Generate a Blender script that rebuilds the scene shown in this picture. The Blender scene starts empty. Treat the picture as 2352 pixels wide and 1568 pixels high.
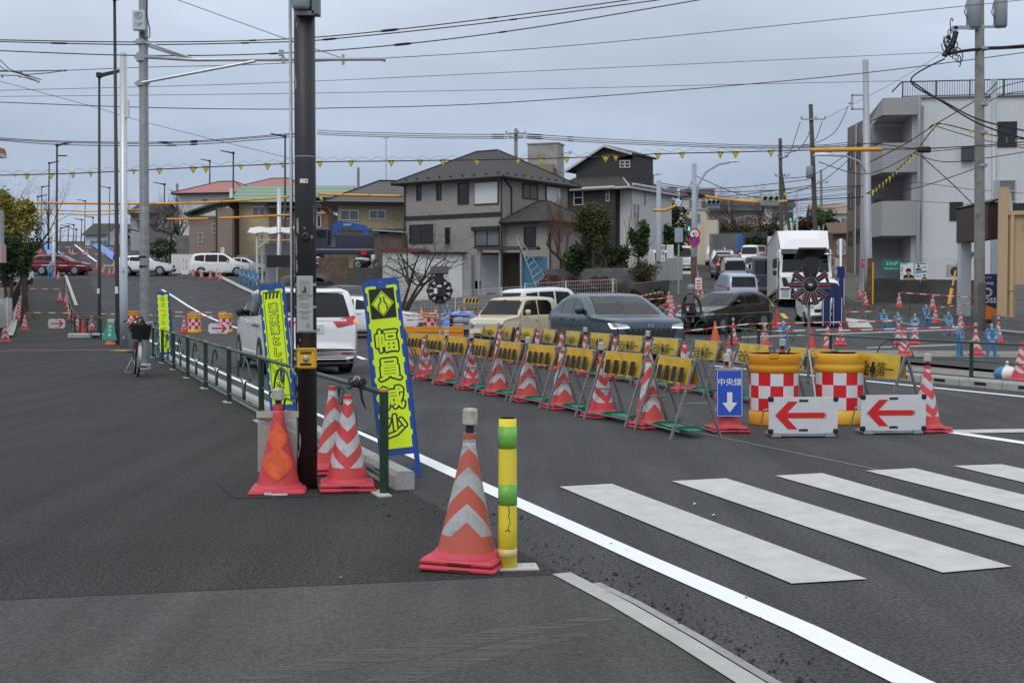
import bpy,math,random
from mathutils import Vector,Matrix
from mathutils.bvhtree import BVHTree
random.seed(7)
SC=bpy.context.scene
COL=SC.collection
R=math.radians
# ------------------------------------------------------------------ camera, sky, sun, exposure
HC,FOC,CX,CY=1.42,2870.0,1176.0,784.0
PITCH=math.atan(94/FOC)
cam=bpy.data.objects.new('camera',bpy.data.cameras.new('camera'))
COL.objects.link(cam)
cam.location=(0,0,HC)
cam.rotation_euler=(math.pi/2-PITCH,0,0)
cam.data.sensor_width=36
cam.data.lens=FOC/2352*36
cam.data.clip_start=0.1
cam.data.clip_end=2000
SC.camera=cam
SUN_EL,SUN_AZ=R(52),R(205) # azimuth clockwise from +Y
w=bpy.data.worlds.new("World");SC.world=w;w.use_nodes=True
nt=w.node_tree;N=nt.nodes;L=nt.links
N.clear()
out=N.new('ShaderNodeOutputWorld')
sky=N.new('ShaderNodeTexSky');sky.sky_type='NISHITA';sky.sun_disc=False
sky.sun_elevation=SUN_EL;sky.sun_rotation=SUN_AZ
sky.air_density=1.0;sky.dust_density=3.0
bg1=N.new('ShaderNodeBackground');bg1.inputs[1].default_value=0.06
L.new(sky.outputs[0],bg1.inputs[0])
tc=N.new('ShaderNodeTexCoord');sep=N.new('ShaderNodeSeparateXYZ')
L.new(tc.outputs['Generated'],sep.inputs[0])
cr=N.new('ShaderNodeValToRGB')
e=cr.color_ramp.elements
e[0].position=0.0;e[0].color=(.43,.48,.59,1)
e[1].position=1.0;e[1].color=(1.0,1.04,1.10,1)
for p,c in((.05,(.42,.49,.63,1)),(.10,(.44,.52,.665,1)),(.17,(.53,.62,.76,1)),(.25,(.655,.75,.885,1)),(.5,(.9,.97,1.07,1))):
 k=e.new(p);k.color=c
L.new(sep.outputs['Z'],cr.inputs[0])
mp=N.new('ShaderNodeMapping');mp.inputs['Scale'].default_value=(2.2,2.2,9)
L.new(tc.outputs['Generated'],mp.inputs[0])
nz=N.new('ShaderNodeTexNoise');nz.inputs['Scale'].default_value=1.3;nz.inputs['Detail'].default_value=5;nz.inputs['Roughness'].default_value=.5
L.new(mp.outputs[0],nz.inputs['Vector'])
mr=N.new('ShaderNodeMapRange');mr.inputs[1].default_value=.3;mr.inputs[2].default_value=.7;mr.inputs[3].default_value=.85;mr.inputs[4].default_value=1.2
L.new(nz.outputs[0],mr.inputs[0])
vm=N.new('ShaderNodeVectorMath');vm.operation='SCALE'
L.new(cr.outputs[0],vm.inputs[0]);L.new(mr.outputs[0],vm.inputs['Scale'])
bg2=N.new('ShaderNodeBackground');bg2.inputs[1].default_value=1.0
L.new(vm.outputs[0],bg2.inputs[0])
mx=N.new('ShaderNodeMixShader');mx.inputs[0].default_value=.93 # a closed cloud deck over the clear sky
L.new(bg1.outputs[0],mx.inputs[1]);L.new(bg2.outputs[0],mx.inputs[2]);L.new(mx.outputs[0],out.inputs[0])
sl=bpy.data.lights.new('sun','SUN');sl.energy=0.9;sl.angle=R(25);sl.color=(1,.97,.93)
so=bpy.data.objects.new('sun',sl);COL.objects.link(so)
so.rotation_euler=(math.pi/2-SUN_EL,0,math.pi-SUN_AZ+0)
sd=Vector((math.sin(SUN_AZ)*math.cos(SUN_EL),math.cos(SUN_AZ)*math.cos(SUN_EL),math.sin(SUN_EL)))
so.rotation_euler=sd.to_track_quat('Z','Y').to_euler()
SC.view_settings.view_transform='Standard'
SC.view_settings.look='None'
SC.view_settings.exposure=0.0
SC.view_settings.gamma=1.0

# ------------------------------------------------------------------ land and survey helpers
def ramp(y,a,b):
 return 0 if y<a else((y-a)**2/(2*(b-a))if y<b else y-(a+b)/2)
def sstep(x,a,b):
 t=min(1,max(0,(x-a)/(b-a)));return t*t*(3-2*t)
def hz(X,Y):
 l=.083*ramp(Y,46,76)-.12*ramp(Y,178,200)
 r=.065*ramp(Y,36,46)-.03*ramp(Y,150,250)
 k=sstep(X,-15,8)
 return l*(1-k)+r*k
CP,SP=math.cos(PITCH),math.sin(PITCH)
def ray(x,y):
 a,b=(x-CX)/FOC,-(y-CY)/FOC
 return Vector((a,CP+b*SP,-SP+b*CP))
def at(x,y,Y):
 d=ray(x,y);t=Y/d.y
 return Vector((d.x*t,Y,HC+d.z*t))
def gp(x,y,dz=0):
 d=ray(x,y);t=3.0
 while t<400:
  p=d*t
  if HC+p.z<hz(p.x,p.y)+dz:break
  t+=.05 if t<60 else .2
 return Vector((p.x,p.y,hz(p.x,p.y)+dz))
def gx(x,Y,dz=0):
 X=(x-CX)/FOC*Y
 return Vector((X,Y,hz(X,Y)+dz))
U=Vector((-.342,.940));NV=Vector((.940,.342)) # main road: along, across
ROADROT=math.atan2(U.y,U.x)
def st(s,t,dz=0):
 p=U*s+NV*t
 return Vector((p.x,p.y,hz(p.x,p.y)+dz))

# ------------------------------------------------------------------ materials
MATS={}
def mat(name,col,rough=.6,metal=0,var=0,scale=8,bump=0,bscale=40,dirt=None,dscale=3,dth=.55,spec=.5,coat=0,alpha=1,trans=0,emit=0,objc=True,stretch=None,dirt_hard=.12):
 if name in MATS:return MATS[name]
 m=bpy.data.materials.new(name);m.use_nodes=True
 t=m.node_tree;n=t.nodes;l=t.links
 b=n['Principled BSDF']
 c=(col[0],col[1],col[2],1)
 b.inputs['Base Color'].default_value=c
 b.inputs['Roughness'].default_value=rough
 b.inputs['Metallic'].default_value=metal
 b.inputs['Specular IOR Level'].default_value=spec
 if coat:b.inputs['Coat Weight'].default_value=coat;b.inputs['Coat Roughness'].default_value=.04
 if alpha<1:b.inputs['Alpha'].default_value=alpha
 if trans:b.inputs['Transmission Weight'].default_value=trans
 if emit:b.inputs['Emission Color'].default_value=c;b.inputs['Emission Strength'].default_value=emit
 if var or bump or dirt:
  tc=n.new('ShaderNodeTexCoord');vec=tc.outputs['Object']
  oi=n.new('ShaderNodeObjectInfo');ad=n.new('ShaderNodeVectorMath');ad.operation='MULTIPLY_ADD';ad.inputs[1].default_value=(17,31,23)
  l.new(oi.outputs['Random'],ad.inputs[0]);l.new(vec,ad.inputs[2]);vec=ad.outputs[0] # no two copies are soiled alike
  if stretch:
   mp=n.new('ShaderNodeMapping');mp.inputs['Scale'].default_value=stretch
   l.new(vec,mp.inputs[0]);vec=mp.outputs[0]
 src=None
 if var:
  nz=n.new('ShaderNodeTexNoise');nz.inputs['Scale'].default_value=scale;nz.inputs['Detail'].default_value=6;nz.inputs['Roughness'].default_value=.65
  l.new(vec,nz.inputs['Vector'])
  mr=n.new('ShaderNodeMapRange');mr.inputs[1].default_value=.28;mr.inputs[2].default_value=.72
  mr.inputs[3].default_value=1-var;mr.inputs[4].default_value=1+var
  l.new(nz.outputs[0],mr.inputs[0])
  vm=n.new('ShaderNodeVectorMath');vm.operation='SCALE';vm.inputs[0].default_value=col[:3]
  l.new(mr.outputs[0],vm.inputs['Scale']);src=vm.outputs[0]
  l.new(src,b.inputs['Base Color'])
 if dirt:
  nz=n.new('ShaderNodeTexNoise');nz.inputs['Scale'].default_value=dscale;nz.inputs['Detail'].default_value=7;nz.inputs['Roughness'].default_value=.7
  l.new(vec,nz.inputs['Vector'])
  mr=n.new('ShaderNodeMapRange');mr.inputs[1].default_value=dth;mr.inputs[2].default_value=dth+dirt_hard
  l.new(nz.outputs[0],mr.inputs[0])
  mi=n.new('ShaderNodeMix');mi.data_type='RGBA'
  mi.inputs[6].default_value=c;mi.inputs[7].default_value=(dirt[0],dirt[1],dirt[2],1)
  if src:l.new(src,mi.inputs[6])
  l.new(mr.outputs[0],mi.inputs[0]);l.new(mi.outputs[2],b.inputs['Base Color'])
 if bump:
  nz=n.new('ShaderNodeTexNoise');nz.inputs['Scale'].default_value=bscale;nz.inputs['Detail'].default_value=3
  l.new(vec,nz.inputs['Vector'])
  bp=n.new('ShaderNodeBump');bp.inputs['Strength'].default_value=bump;bp.inputs['Distance'].default_value=.02
  l.new(nz.outputs[0],bp.inputs['Height']);l.new(bp.outputs[0],b.inputs['Normal'])
 MATS[name]=m
 return m
def rows_mat(name,col,col2,axis=2,period=.2,width=.08,rough=.7,var=.1,offset=0,scale=6):
 """a surface with fine parallel lines (siding, roof courses, corrugation)"""
 if name in MATS:return MATS[name]
 m=mat(name,col,rough,var=var,scale=scale)
 t=m.node_tree;n=t.nodes;l=t.links;b=n['Principled BSDF']
 tc=n.new('ShaderNodeTexCoord');sp=n.new('ShaderNodeSeparateXYZ');l.new(tc.outputs['Object'],sp.inputs[0])
 src=sp.outputs[axis]if axis<3 else None
 if axis==3:
  a=n.new('ShaderNodeMath');l.new(sp.outputs[0],a.inputs[0]);l.new(sp.outputs[1],a.inputs[1]);src=a.outputs[0]
 d=n.new('ShaderNodeMath');d.operation='DIVIDE';l.new(src,d.inputs[0]);d.inputs[1].default_value=period
 f=n.new('ShaderNodeMath');f.operation='FRACT';l.new(d.outputs[0],f.inputs[0])
 g=n.new('ShaderNodeMath');g.operation='LESS_THAN';l.new(f.outputs[0],g.inputs[0]);g.inputs[1].default_value=width/period
 mi=n.new('ShaderNodeMix');mi.data_type='RGBA';mi.inputs[7].default_value=(*col2,1)
 old=b.inputs['Base Color'].links
 if old:l.new(old[0].from_socket,mi.inputs[6])
 else:mi.inputs[6].default_value=(*col,1)
 l.new(g.outputs[0],mi.inputs[0]);l.new(mi.outputs[2],b.inputs['Base Color'])
 bp=n.new('ShaderNodeBump');bp.inputs['Strength'].default_value=.5;bp.inputs['Distance'].default_value=.02
 l.new(f.outputs[0],bp.inputs['Height']);l.new(bp.outputs[0],b.inputs['Normal'])
 return m

# ------------------------------------------------------------------ mesh building
class MB:
 def __init__(s):s.v=[];s.f=[];s.mi=[];s.sm=[];s.T=Matrix();s.m=0;s.smooth=False
 def add(s,vs,fs):
  b=len(s.v);T=s.T
  s.v+=[tuple(T@Vector(p))for p in vs]
  for f in fs:s.f.append([b+i for i in f]);s.mi.append(s.m);s.sm.append(s.smooth)
  return s
 def box(s,c,d,rz=0,ch=0):
  x,y,z=d[0]/2,d[1]/2,d[2]/2
  ca,sa=math.cos(rz),math.sin(rz)
  if not ch:
   vs=[(i*x,j*y,k*z)for i in(-1,1)for j in(-1,1)for k in(-1,1)]
   fs=[(0,1,3,2),(4,6,7,5),(0,4,5,1),(2,3,7,6),(0,2,6,4),(1,5,7,3)]
  else:
   pr=[(x-ch,-y),(x,-y+ch),(x,y-ch),(x-ch,y),(-x+ch,y),(-x,y-ch),(-x,-y+ch),(-x+ch,-y)]
   vs=[]
   for zz,k in((-z,1-ch/max(x,ch*1.01)*.9),(-z+ch,1),(z-ch,1),(z,2)):
    for(a,b)in pr:
     if zz in(-z,z):vs.append((max(-x+ch,min(x-ch,a)),max(-y+ch,min(y-ch,b)),zz))
     else:vs.append((a,b,zz))
   fs=[tuple(range(7,-1,-1)),tuple(range(24,32))]
   for r in range(3):
    for i in range(8):fs.append((r*8+i,r*8+(i+1)%8,r*8+8+(i+1)%8,r*8+8+i))
  return s.add([(c[0]+a*ca-b*sa,c[1]+a*sa+b*ca,c[2]+k)for a,b,k in vs],fs)
 def tube(s,pts,r,n=8,cap=True):
  pts=[Vector(p)for p in pts];m=len(pts)
  rs=r if isinstance(r,(list,tuple))else[r]*m
  d0=(pts[1]-pts[0]).normalized()
  a=d0.orthogonal().normalized();vs=[]
  for i in range(m):
   d=(pts[min(i+1,m-1)]-pts[max(i-1,0)]).normalized()
   a=(a-d*a.dot(d)).normalized();b=d.cross(a)
   for k in range(n):
    q=2*math.pi*k/n
    vs.append(pts[i]+(a*math.cos(q)+b*math.sin(q))*rs[i])
  fs=[(i*n+k,i*n+(k+1)%n,(i+1)*n+(k+1)%n,(i+1)*n+k)for i in range(m-1)for k in range(n)]
  if cap:fs+=[tuple(range(n-1,-1,-1)),tuple(range((m-1)*n,m*n))]
  return s.add(vs,fs)
 def lathe(s,prof,n=20,c=(0,0,0),sx=1,sy=1):
  vs=[(c[0]+r*math.cos(2*math.pi*k/n)*sx,c[1]+r*math.sin(2*math.pi*k/n)*sy,c[2]+z)for r,z in prof for k in range(n)]
  fs=[(i*n+k,i*n+(k+1)%n,(i+1)*n+(k+1)%n,(i+1)*n+k)for i in range(len(prof)-1)for k in range(n)]
  if prof[0][0]>1e-4:fs.append(tuple(range(n-1,-1,-1)))
  if prof[-1][0]>1e-4:fs.append(tuple(range((len(prof)-1)*n,len(prof)*n)))
  return s.add(vs,fs)
 def prism(s,poly,o,ux,uy,th):
  """polygon in the plane o + a*ux + b*uy, thickened by th along ux x uy"""
  o,ux,uy=Vector(o),Vector(ux),Vector(uy);nn=ux.cross(uy).normalized()*th;k=len(poly)
  a=[o+ux*p[0]+uy*p[1]for p in poly]
  vs=a+[p+nn for p in a]
  fs=[tuple(range(k-1,-1,-1)),tuple(range(k,2*k))]+[(i,(i+1)%k,k+(i+1)%k,k+i)for i in range(k)]
  return s.add(vs,fs)
 def poly(s,pts):return s.add(pts,[tuple(range(len(pts)))])
 def grid(s,rows):
  n=len(rows[0]);vs=[p for r in rows for p in r]
  return s.add(vs,[(i*n+k,i*n+k+1,(i+1)*n+k+1,(i+1)*n+k)for i in range(len(rows)-1)for k in range(n-1)])
 def text(s,body,o,ux,uy,size,off=0,lift=0):
  o,ux,uy=Vector(o),Vector(ux),Vector(uy);nn=ux.cross(uy).normalized()*lift
  vs,fs=glyphs(body,off)
  return s.add([o+ux*(x*size)+uy*(y*size)+nn for x,y in vs],fs)
 def build(s,name,mats,parent=None,label=None):
  me=bpy.data.meshes.new(name)
  me.from_pydata(s.v,[],s.f)
  for m in(mats if isinstance(mats,(list,tuple))else[mats]):me.materials.append(m)
  me.polygons.foreach_set('material_index',s.mi)
  me.polygons.foreach_set('use_smooth',s.sm)
  me.update()
  o=bpy.data.objects.new(name,me);COL.objects.link(o)
  if parent:o.parent=parent
  if label:o['label']=label
  return o
GL={}
def glyphs(body,off=0):
 """flat outlines of a line of writing, centred, one unit high"""
 key=(body,off)
 if key not in GL:
  c=bpy.data.curves.new('t','FONT');c.body=body;c.size=1;c.offset=off;c.align_x='CENTER';c.align_y='CENTER';c.resolution_u=2
  o=bpy.data.objects.new('t',c);COL.objects.link(o)
  me=bpy.data.meshes.new_from_object(o.evaluated_get(bpy.context.evaluated_depsgraph_get()))
  GL[key]=([(v.co.x,v.co.y)for v in me.vertices],[tuple(p.vertices)for p in me.polygons])
  bpy.data.objects.remove(o);bpy.data.curves.remove(c);bpy.data.meshes.remove(me)
 return GL[key]
def tag(o,label,cat,group=None):
 o['label']=label;o['category']=cat
 if group:o['group']=group
 return o
def struct(o):o['kind']='structure';return o
def thing(name,label,cat,loc=(0,0,0),rz=0,group=None):
 o=bpy.data.objects.new(name,None);COL.objects.link(o)
 o.location=loc;o.rotation_euler=(0,0,rz);o.empty_display_size=.2
 return tag(o,label,cat,group)
KIDS={}
def dup(root,loc,rz=0,label=None,group=None,tilt=(0,0),sc=1):
 def cp(o,par):
  c=o.copy();COL.objects.link(c)
  if par:c.parent=par
  for ch in KIDS.setdefault(o.name,list(o.children)):cp(ch,c)
  return c
 r=cp(root,None);r.location=loc;r.rotation_euler=(tilt[0],tilt[1],rz);r.scale=(sc,sc,sc)
 if label:r['label']=label
 if group:r['group']=group
 return r
def arc(c,r,a0,a1,n,ux=(1,0,0),uy=(0,0,1)):
 c,ux,uy=Vector(c),Vector(ux),Vector(uy)
 return[c+ux*(r*math.cos(a0+(a1-a0)*i/n))+uy*(r*math.sin(a0+(a1-a0)*i/n))for i in range(n+1)]
# ------------------------------------------------------------------ ground, roads, markings
M_ground=mat('ground',(.105,.098,.088),.95,var=.3,scale=.6,dirt=(.16,.145,.12),dscale=1.1,bump=.5,bscale=14)
M_gravel=mat('gravel',(.22,.205,.18),.95,var=.42,scale=16,dirt=(.11,.10,.09),dscale=.9,bump=.8,bscale=22)
M_soil=mat('soil',(.12,.10,.07),.95,var=.4,scale=6,dirt=(.16,.14,.09),dscale=1.2,bump=.6)
def asphalt(name,col,speck,sscale,patch,rough=.85,bump=.5):
 m=mat(name,col,rough,var=patch,scale=.55,bump=bump,bscale=sscale,spec=.22)
 t=m.node_tree;n=t.nodes;l=t.links;b=n['Principled BSDF']
 src=b.inputs['Base Color'].links[0].from_socket
 tc=n.new('ShaderNodeTexCoord')
 nz=n.new('ShaderNodeTexNoise');nz.inputs['Scale'].default_value=sscale;nz.inputs['Detail'].default_value=2;nz.inputs['Roughness'].default_value=.8
 l.new(tc.outputs['Object'],nz.inputs['Vector'])
 mr=n.new('ShaderNodeMapRange');mr.inputs[1].default_value=.36;mr.inputs[2].default_value=.64;mr.inputs[3].default_value=1-speck;mr.inputs[4].default_value=1+speck
 l.new(nz.outputs[0],mr.inputs[0])
 # wide drag streaks along the road
 mp=n.new('ShaderNodeMapping');mp.inputs['Rotation'].default_value=(0,0,-R(20));mp.inputs['Scale'].default_value=(3.0,.12,1)
 l.new(tc.outputs['Object'],mp.inputs[0])
 n2=n.new('ShaderNodeTexNoise');n2.inputs['Scale'].default_value=1.0;n2.inputs['Detail'].default_value=4
 l.new(mp.outputs[0],n2.inputs['Vector'])
 m2=n.new('ShaderNodeMapRange');m2.inputs[1].default_value=.35;m2.inputs[2].default_value=.65;m2.inputs[3].default_value=.85;m2.inputs[4].default_value=1.16
 l.new(n2.outputs[0],m2.inputs[0])
 mu=n.new('ShaderNodeMath');mu.operation='MULTIPLY';l.new(mr.outputs[0],mu.inputs[0]);l.new(m2.outputs[0],mu.inputs[1])
 vm=n.new('ShaderNodeVectorMath');vm.operation='SCALE';l.new(src,vm.inputs[0]);l.new(mu.outputs[0],vm.inputs['Scale'])
 l.new(vm.outputs[0],b.inputs['Base Color'])
 return m
M_road=asphalt('road asphalt',(.060,.060,.0625),.5,48,.2,bump=.35)
M_side=asphalt('porous footway asphalt',(.044,.0435,.0425),.75,55,.14,bump=1.0)
M_apron=asphalt('worn driveway asphalt',(.073,.0725,.0705),.32,60,.18,bump=.3)
M_road2=asphalt('old road asphalt',(.062,.061,.060),.3,40,.15,bump=.4)
M_paint=mat('fresh road paint',(.86,.87,.88),.55,var=.05,scale=9,dirt=(.42,.42,.41),dscale=26,dth=.68,bump=.2)
M_paint2=mat('worn road paint',(.52,.51,.485),.7,var=.14,scale=5,dirt=(.20,.195,.19),dscale=22,dth=.66,bump=.3,bscale=90)
M_yel=mat('yellow road paint',(.62,.36,.05),.7,var=.12,scale=4)
M_conc=mat('kerb concrete',(.42,.415,.39),.85,var=.14,scale=5,dirt=(.24,.235,.22),dscale=4,dth=.6,bump=.3)
M_chalk=mat('chalk line',(.30,.32,.36),.9,var=.3,scale=10)
M_dark=mat('dark void',(.012,.012,.012),.9)
def axis_steps(lo,hi,fine_lo,fine_hi,fine,coarse):
 v=lo;o=[]
 while v<hi:
  o.append(v);v+=fine if fine_lo<=v<fine_hi else coarse
 return o+[hi]
g=MB();g.smooth=True
ys=axis_steps(-20,420,30,205,2,8);xs=axis_steps(-160,160,-20,14,2,6)
g.grid([[(x,y,hz(x,y)-.06)for x in xs]for y in ys])
struct(g.build('ground',M_ground))
def drape(name,m,path,t0,t1,dz,ns=4,kind=True):
 """a sheet laid along a list of plan points, between offsets t0 and t1 to its right"""
 P=[]
 for a,b in zip(path,path[1:]):
  a,b=Vector(a),Vector(b);k=max(1,int((b-a).length/2))
  P+=[a.lerp(b,i/k)for i in range(k)]
 P.append(Vector(path[-1]));rows=[]
 for i,p in enumerate(P):
  d=(P[min(i+1,len(P)-1)]-P[max(i-1,0)]).normalized();nn=Vector((d.y,-d.x))
  rows.append([(lambda q:(q.x,q.y,hz(q.x,q.y)+dz))(p+nn*(t0+(t1-t0)*k/ns))for k in range(ns+1)])
 b=MB();b.smooth=True;b.grid(rows)
 o=b.build(name,m)
 if kind:struct(o)
 return o
def ln(s0,s1):return[tuple(U*s0),tuple(U*s1)]
drape('road',M_road,ln(-12,215),2.45,14.3,0,8)
drape('pavement',M_side,ln(-2,205),-3.2,2.45,0.001,5)
drape('pavement',M_side,ln(-2,30),-9,-3.2,0.001,4)
drape('side_road',M_road2,[(6.0,33),(9.6,48),(13.2,73),(23.5,130),(36,200),(46,260)],-5.2,5.4,.004,6)
drape('cross_road',M_road,[(-75,101),(-45,104),(-15,107)],-6,7,.003,6)
drape('junction',M_road,[tuple(U*26+NV*14.2),tuple(U*52+NV*14.2)],-1,26,.002,8)
drape('forecourt',M_road2,[(13,18),(10.5,30),(10.5,36)],-1.5,14,.001,6)
drape('gravel_strip',M_gravel,[tuple(U*4+NV*14.35),tuple(U*24+NV*14.35),tuple(U*31+NV*16)],-.05,2.9,.008,3)
drape('gravel_strip',M_gravel,[(6.5,34.5),(15.5,33)],-1.5,2.5,.012,3)
# driveway apron in the foreground, its edge a straight saw cut
ap=MB()
a0,a1=gp(-700,1418),gp(1268,1325)
ap.poly([(a0.x,a0.y,.006),(a0.x,-3,.006),(2.6+2,-3,.006),(3.2,.5,.006),(a1.x+.75,a1.y-1.75,.006),(a1.x,a1.y,.006)])
struct(ap.build('driveway',M_apron))
seam=MB();d=(a1-a0).normalized();q=Vector((-d.y,d.x,0))*.006
seam.poly([a0-q+Vector((0,0,.008)),a1-q+Vector((0,0,.008)),a1+q+Vector((0,0,.008)),a0+q+Vector((0,0,.008))])
struct(seam.build('road_joint',M_dark))
# pale tyre tracks on the driveway: worn streaks, patchy
M_scuff=mat('pale tyre wear',(.17,.165,.155),.95)
t_=M_scuff.node_tree;b_=t_.nodes['Principled BSDF']
tc_=t_.nodes.new('ShaderNodeTexCoord');mp_=t_.nodes.new('ShaderNodeMapping');mp_.inputs['Rotation'].default_value=(0,0,R(-28));mp_.inputs['Scale'].default_value=(1.2,26,1)
n_=t_.nodes.new('ShaderNodeTexNoise');n_.inputs['Scale'].default_value=1.3;n_.inputs['Detail'].default_value=8;n_.inputs['Roughness'].default_value=.75
r_=t_.nodes.new('ShaderNodeMapRange');r_.inputs[1].default_value=.42;r_.inputs[2].default_value=.72;r_.inputs[4].default_value=.8
t_.links.new(tc_.outputs['Object'],mp_.inputs[0]);t_.links.new(mp_.outputs[0],n_.inputs['Vector']);t_.links.new(n_.outputs[0],r_.inputs[0]);t_.links.new(r_.outputs[0],b_.inputs['Alpha'])
def scuff(pts,wd):
 P=[gp(*p,dz=.009)for p in pts];b=MB();rows=[]
 for i,p in enumerate(P):
  d=(P[min(i+1,len(P)-1)]-P[max(i-1,0)]).normalized();n=Vector((d.y,-d.x,0))
  k=wd*(.25+.75*math.sin(math.pi*(i+.3)/(len(P)-.4)))
  rows.append([p-n*k,p+n*k])
 b.grid(rows);return struct(b.build('tyre_scuff',M_scuff))
scuff([(480,1590),(700,1540),(850,1513),(1000,1486),(1150,1458),(1420,1420)],.10)
scuff([(760,1600),(900,1562),(1050,1524),(1200,1484),(1350,1455)],.08)
# flush kerb and gutter by the driveway
def strip(name,m,P,w0,w1,dz,th=0):
 b=MB();rows=[]
 for i,p in enumerate(P):
  d=(P[min(i+1,len(P)-1)]-P[max(i-1,0)]).normalized();n=Vector((d.y,-d.x,0))
  rows.append([p+n*w0+Vector((0,0,dz)),p+n*w1+Vector((0,0,dz))])
 b.grid(rows);return struct(b.build(name,m))
kp=[gp(1950,1740),gp(1680,1568),gp(1535,1475),gp(1400,1398),gp(1268,1324)]
strip('kerb',M_conc,kp,-.0,.105,.012)
strip('gutter',mat('gutter concrete',(.30,.295,.28),.85,var=.2,scale=6,dirt=(.08,.08,.08),dscale=5,dth=.6),kp[:-1]+[gp(1310,1348)],.118,.165,.010)
# loose grit and asphalt crumbs in the gutter
gr=MB()
for i in range(650):
 s=random.uniform(3.2,8.6);t=2.50+abs(random.gauss(0,.16))if s<6 else random.gauss(2.5,.2)
 p=st(s,t,.004);r=random.uniform(.002,.008)
 if random.random()<.05:r*=2
 gr.lathe([(r,0),(r*.8,r*.7),(0,r)],5,p)
o=gr.build('grit',mat('grit',(.035,.034,.033),.95));o['kind']='stuff'
# painted markings
def mark(name,m,s0,s1,t0,t1,dz=.006):return drape(name,m,ln(s0,s1),t0,t1,dz,1)
strip('edge_line',M_paint,[gp(2300,1668),gp(2092,1568),gp(1845,1452),gp(1470,1283),gp(1187,1156),gp(955,1048),st(14,3.07),st(18,3.06),st(24,3.05),st(32,3.05),st(45,3.05),st(62,3.05)],-.075,.075,.006)
mark('chalk_line',M_chalk,8,26,6.43,6.445,.007)
mark('chalk_line',M_chalk,-1,8,6.36,6.375,.007)
mark('lane_line',M_paint,2,12.2,8.95,9.12)
mark('edge_line',M_paint,2,24,13.3,13.45)
mark('lane_line',M_paint,41,47,3.6,3.75)
cl=MB()
for a,b in((gp(385,672),gp(550,757)),):
 pass
strip('centre_line',M_paint,[gp(372,665),gp(400,682),gp(430,702),gp(470,725),gp(520,745),gp(570,762)],-.09,.09,.008)
strip('centre_line',M_paint,[gp(172,562),gp(205,589),gp(222,601)],-.12,.12,.012)
strip('yellow_line',M_yel,[gp(0,806),gp(140,805),gp(275,803)],-.06,.06,.008)
strip('yellow_line',M_yel,[gp(38,761),gp(130,761),gp(270,759)],-.06,.06,.008)
strip('yellow_line',M_yel,[gp(262,805),gp(300,806)],-.22,.22,.010)
strip('stop_line',M_paint2,[gp(2192,991),gp(2420,988)],-.12,.22,.008)
strip('lane_line',M_paint,[gp(818,818),gp(838,826)],-.07,.07,.008)
for k,q in enumerate((((1285,1118),(1405,1112),(1992,1330),(1818,1342)),((1543,1104),(1668,1099),(2324,1304),(2165,1317)),
          ((1780,1093),(1888,1087),(2560,1276),(2520,1302)),((1988,1081),(2100,1076),(2660,1212),(2640,1247)),((2190,1070),(2300,1066),(2700,1150),(2680,1185)))):
 b=MB();b.poly([gp(*p,dz=.008)for p in q]);struct(b.build('crosswalk',M_paint2))
M_yel2=mat('yellow centre paint',(.62,.38,.04),.7,var=.1)
for y0,y1,x0,x1 in((668,704,1741,1775),(720,732,1796,1806)):
 strip('centre_line',M_yel2,[gp(x0,y0),gp(x1,y1)],-.1,.1,.012)
for q in(((1742,633),(1757,632),(1764,641),(1752,641)),((1795,760),(1806,748),(1816,748),(1806,765)),((1942,730),(1990,735),(2005,752),(1950,752))):
 b=MB();b.poly([gp(*p,dz=.013)for p in q]);struct(b.build('road_marking',M_paint2))
b=MB();b.poly([gp(*p,dz=.015)for p in((1531,622),(1592,622),(1594,629),(1524,629))]);struct(b.build('stop_line',M_paint2))
# dark repair patch round the signal pole
b=MB();b.poly([gp(*p,dz=.005)for p in((497,1107),(700,1100),(735,1140),(540,1146))]);struct(b.build('repair_patch',asphalt('fresh patch asphalt',(.04,.04,.04),.3,60,.1)))
# raised concrete kerb blocks with drain slots, one object per block
M_block=mat('kerb block concrete',(.40,.395,.37),.85,var=.13,scale=6,dirt=(.2,.195,.18),dscale=4,dth=.6,bump=.3)
def kerb_blocks(s0,s1,t,ln_,label,grp,first=None):
 proto=first
 n=int((s1-s0)/ln_)
 for i in range(n):
  if proto is None:
   proto=thing('kerb_block',label,'kerb block',(0,0,0),0,grp)
   b=MB();pr=[(-.075,0),(.075,0),(.075,.10),(.055,.14),(-.06,.14),(-.075,.12)]
   b.prism(pr,(-ln_/2+.008,0,0),(0,1,0),(0,0,1),ln_-.016)
   b.build('block',M_block,proto)
   b=MB();b.box((0,-.076,.07),(.28,.006,.05));b.box((0,.076,.065),(.28,.006,.05));b.build('drain_slot',M_dark,proto)
   o=proto
  else:o=dup(proto,(0,0,0))
  p=st(s0+ln_*(i+.5),t);o.location=p;o.rotation_euler=(0,0,ROADROT)
 return proto
KB=kerb_blocks(9.05,34,2.44,1.0,'concrete kerb block with drain slot in the row beside the left pedestrian fence','kerb blocks beside the left fence')
kb2=dup(KB,(0,0,0),0,'concrete kerb block with dark drain slot below the right green fence','kerb blocks below the right fence')
kb2.location=st(5.5,14.2);kb2.rotation_euler=(0,0,ROADROT)
kerb_blocks(6,24.5,14.2,1.0,'','',kb2)
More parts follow.
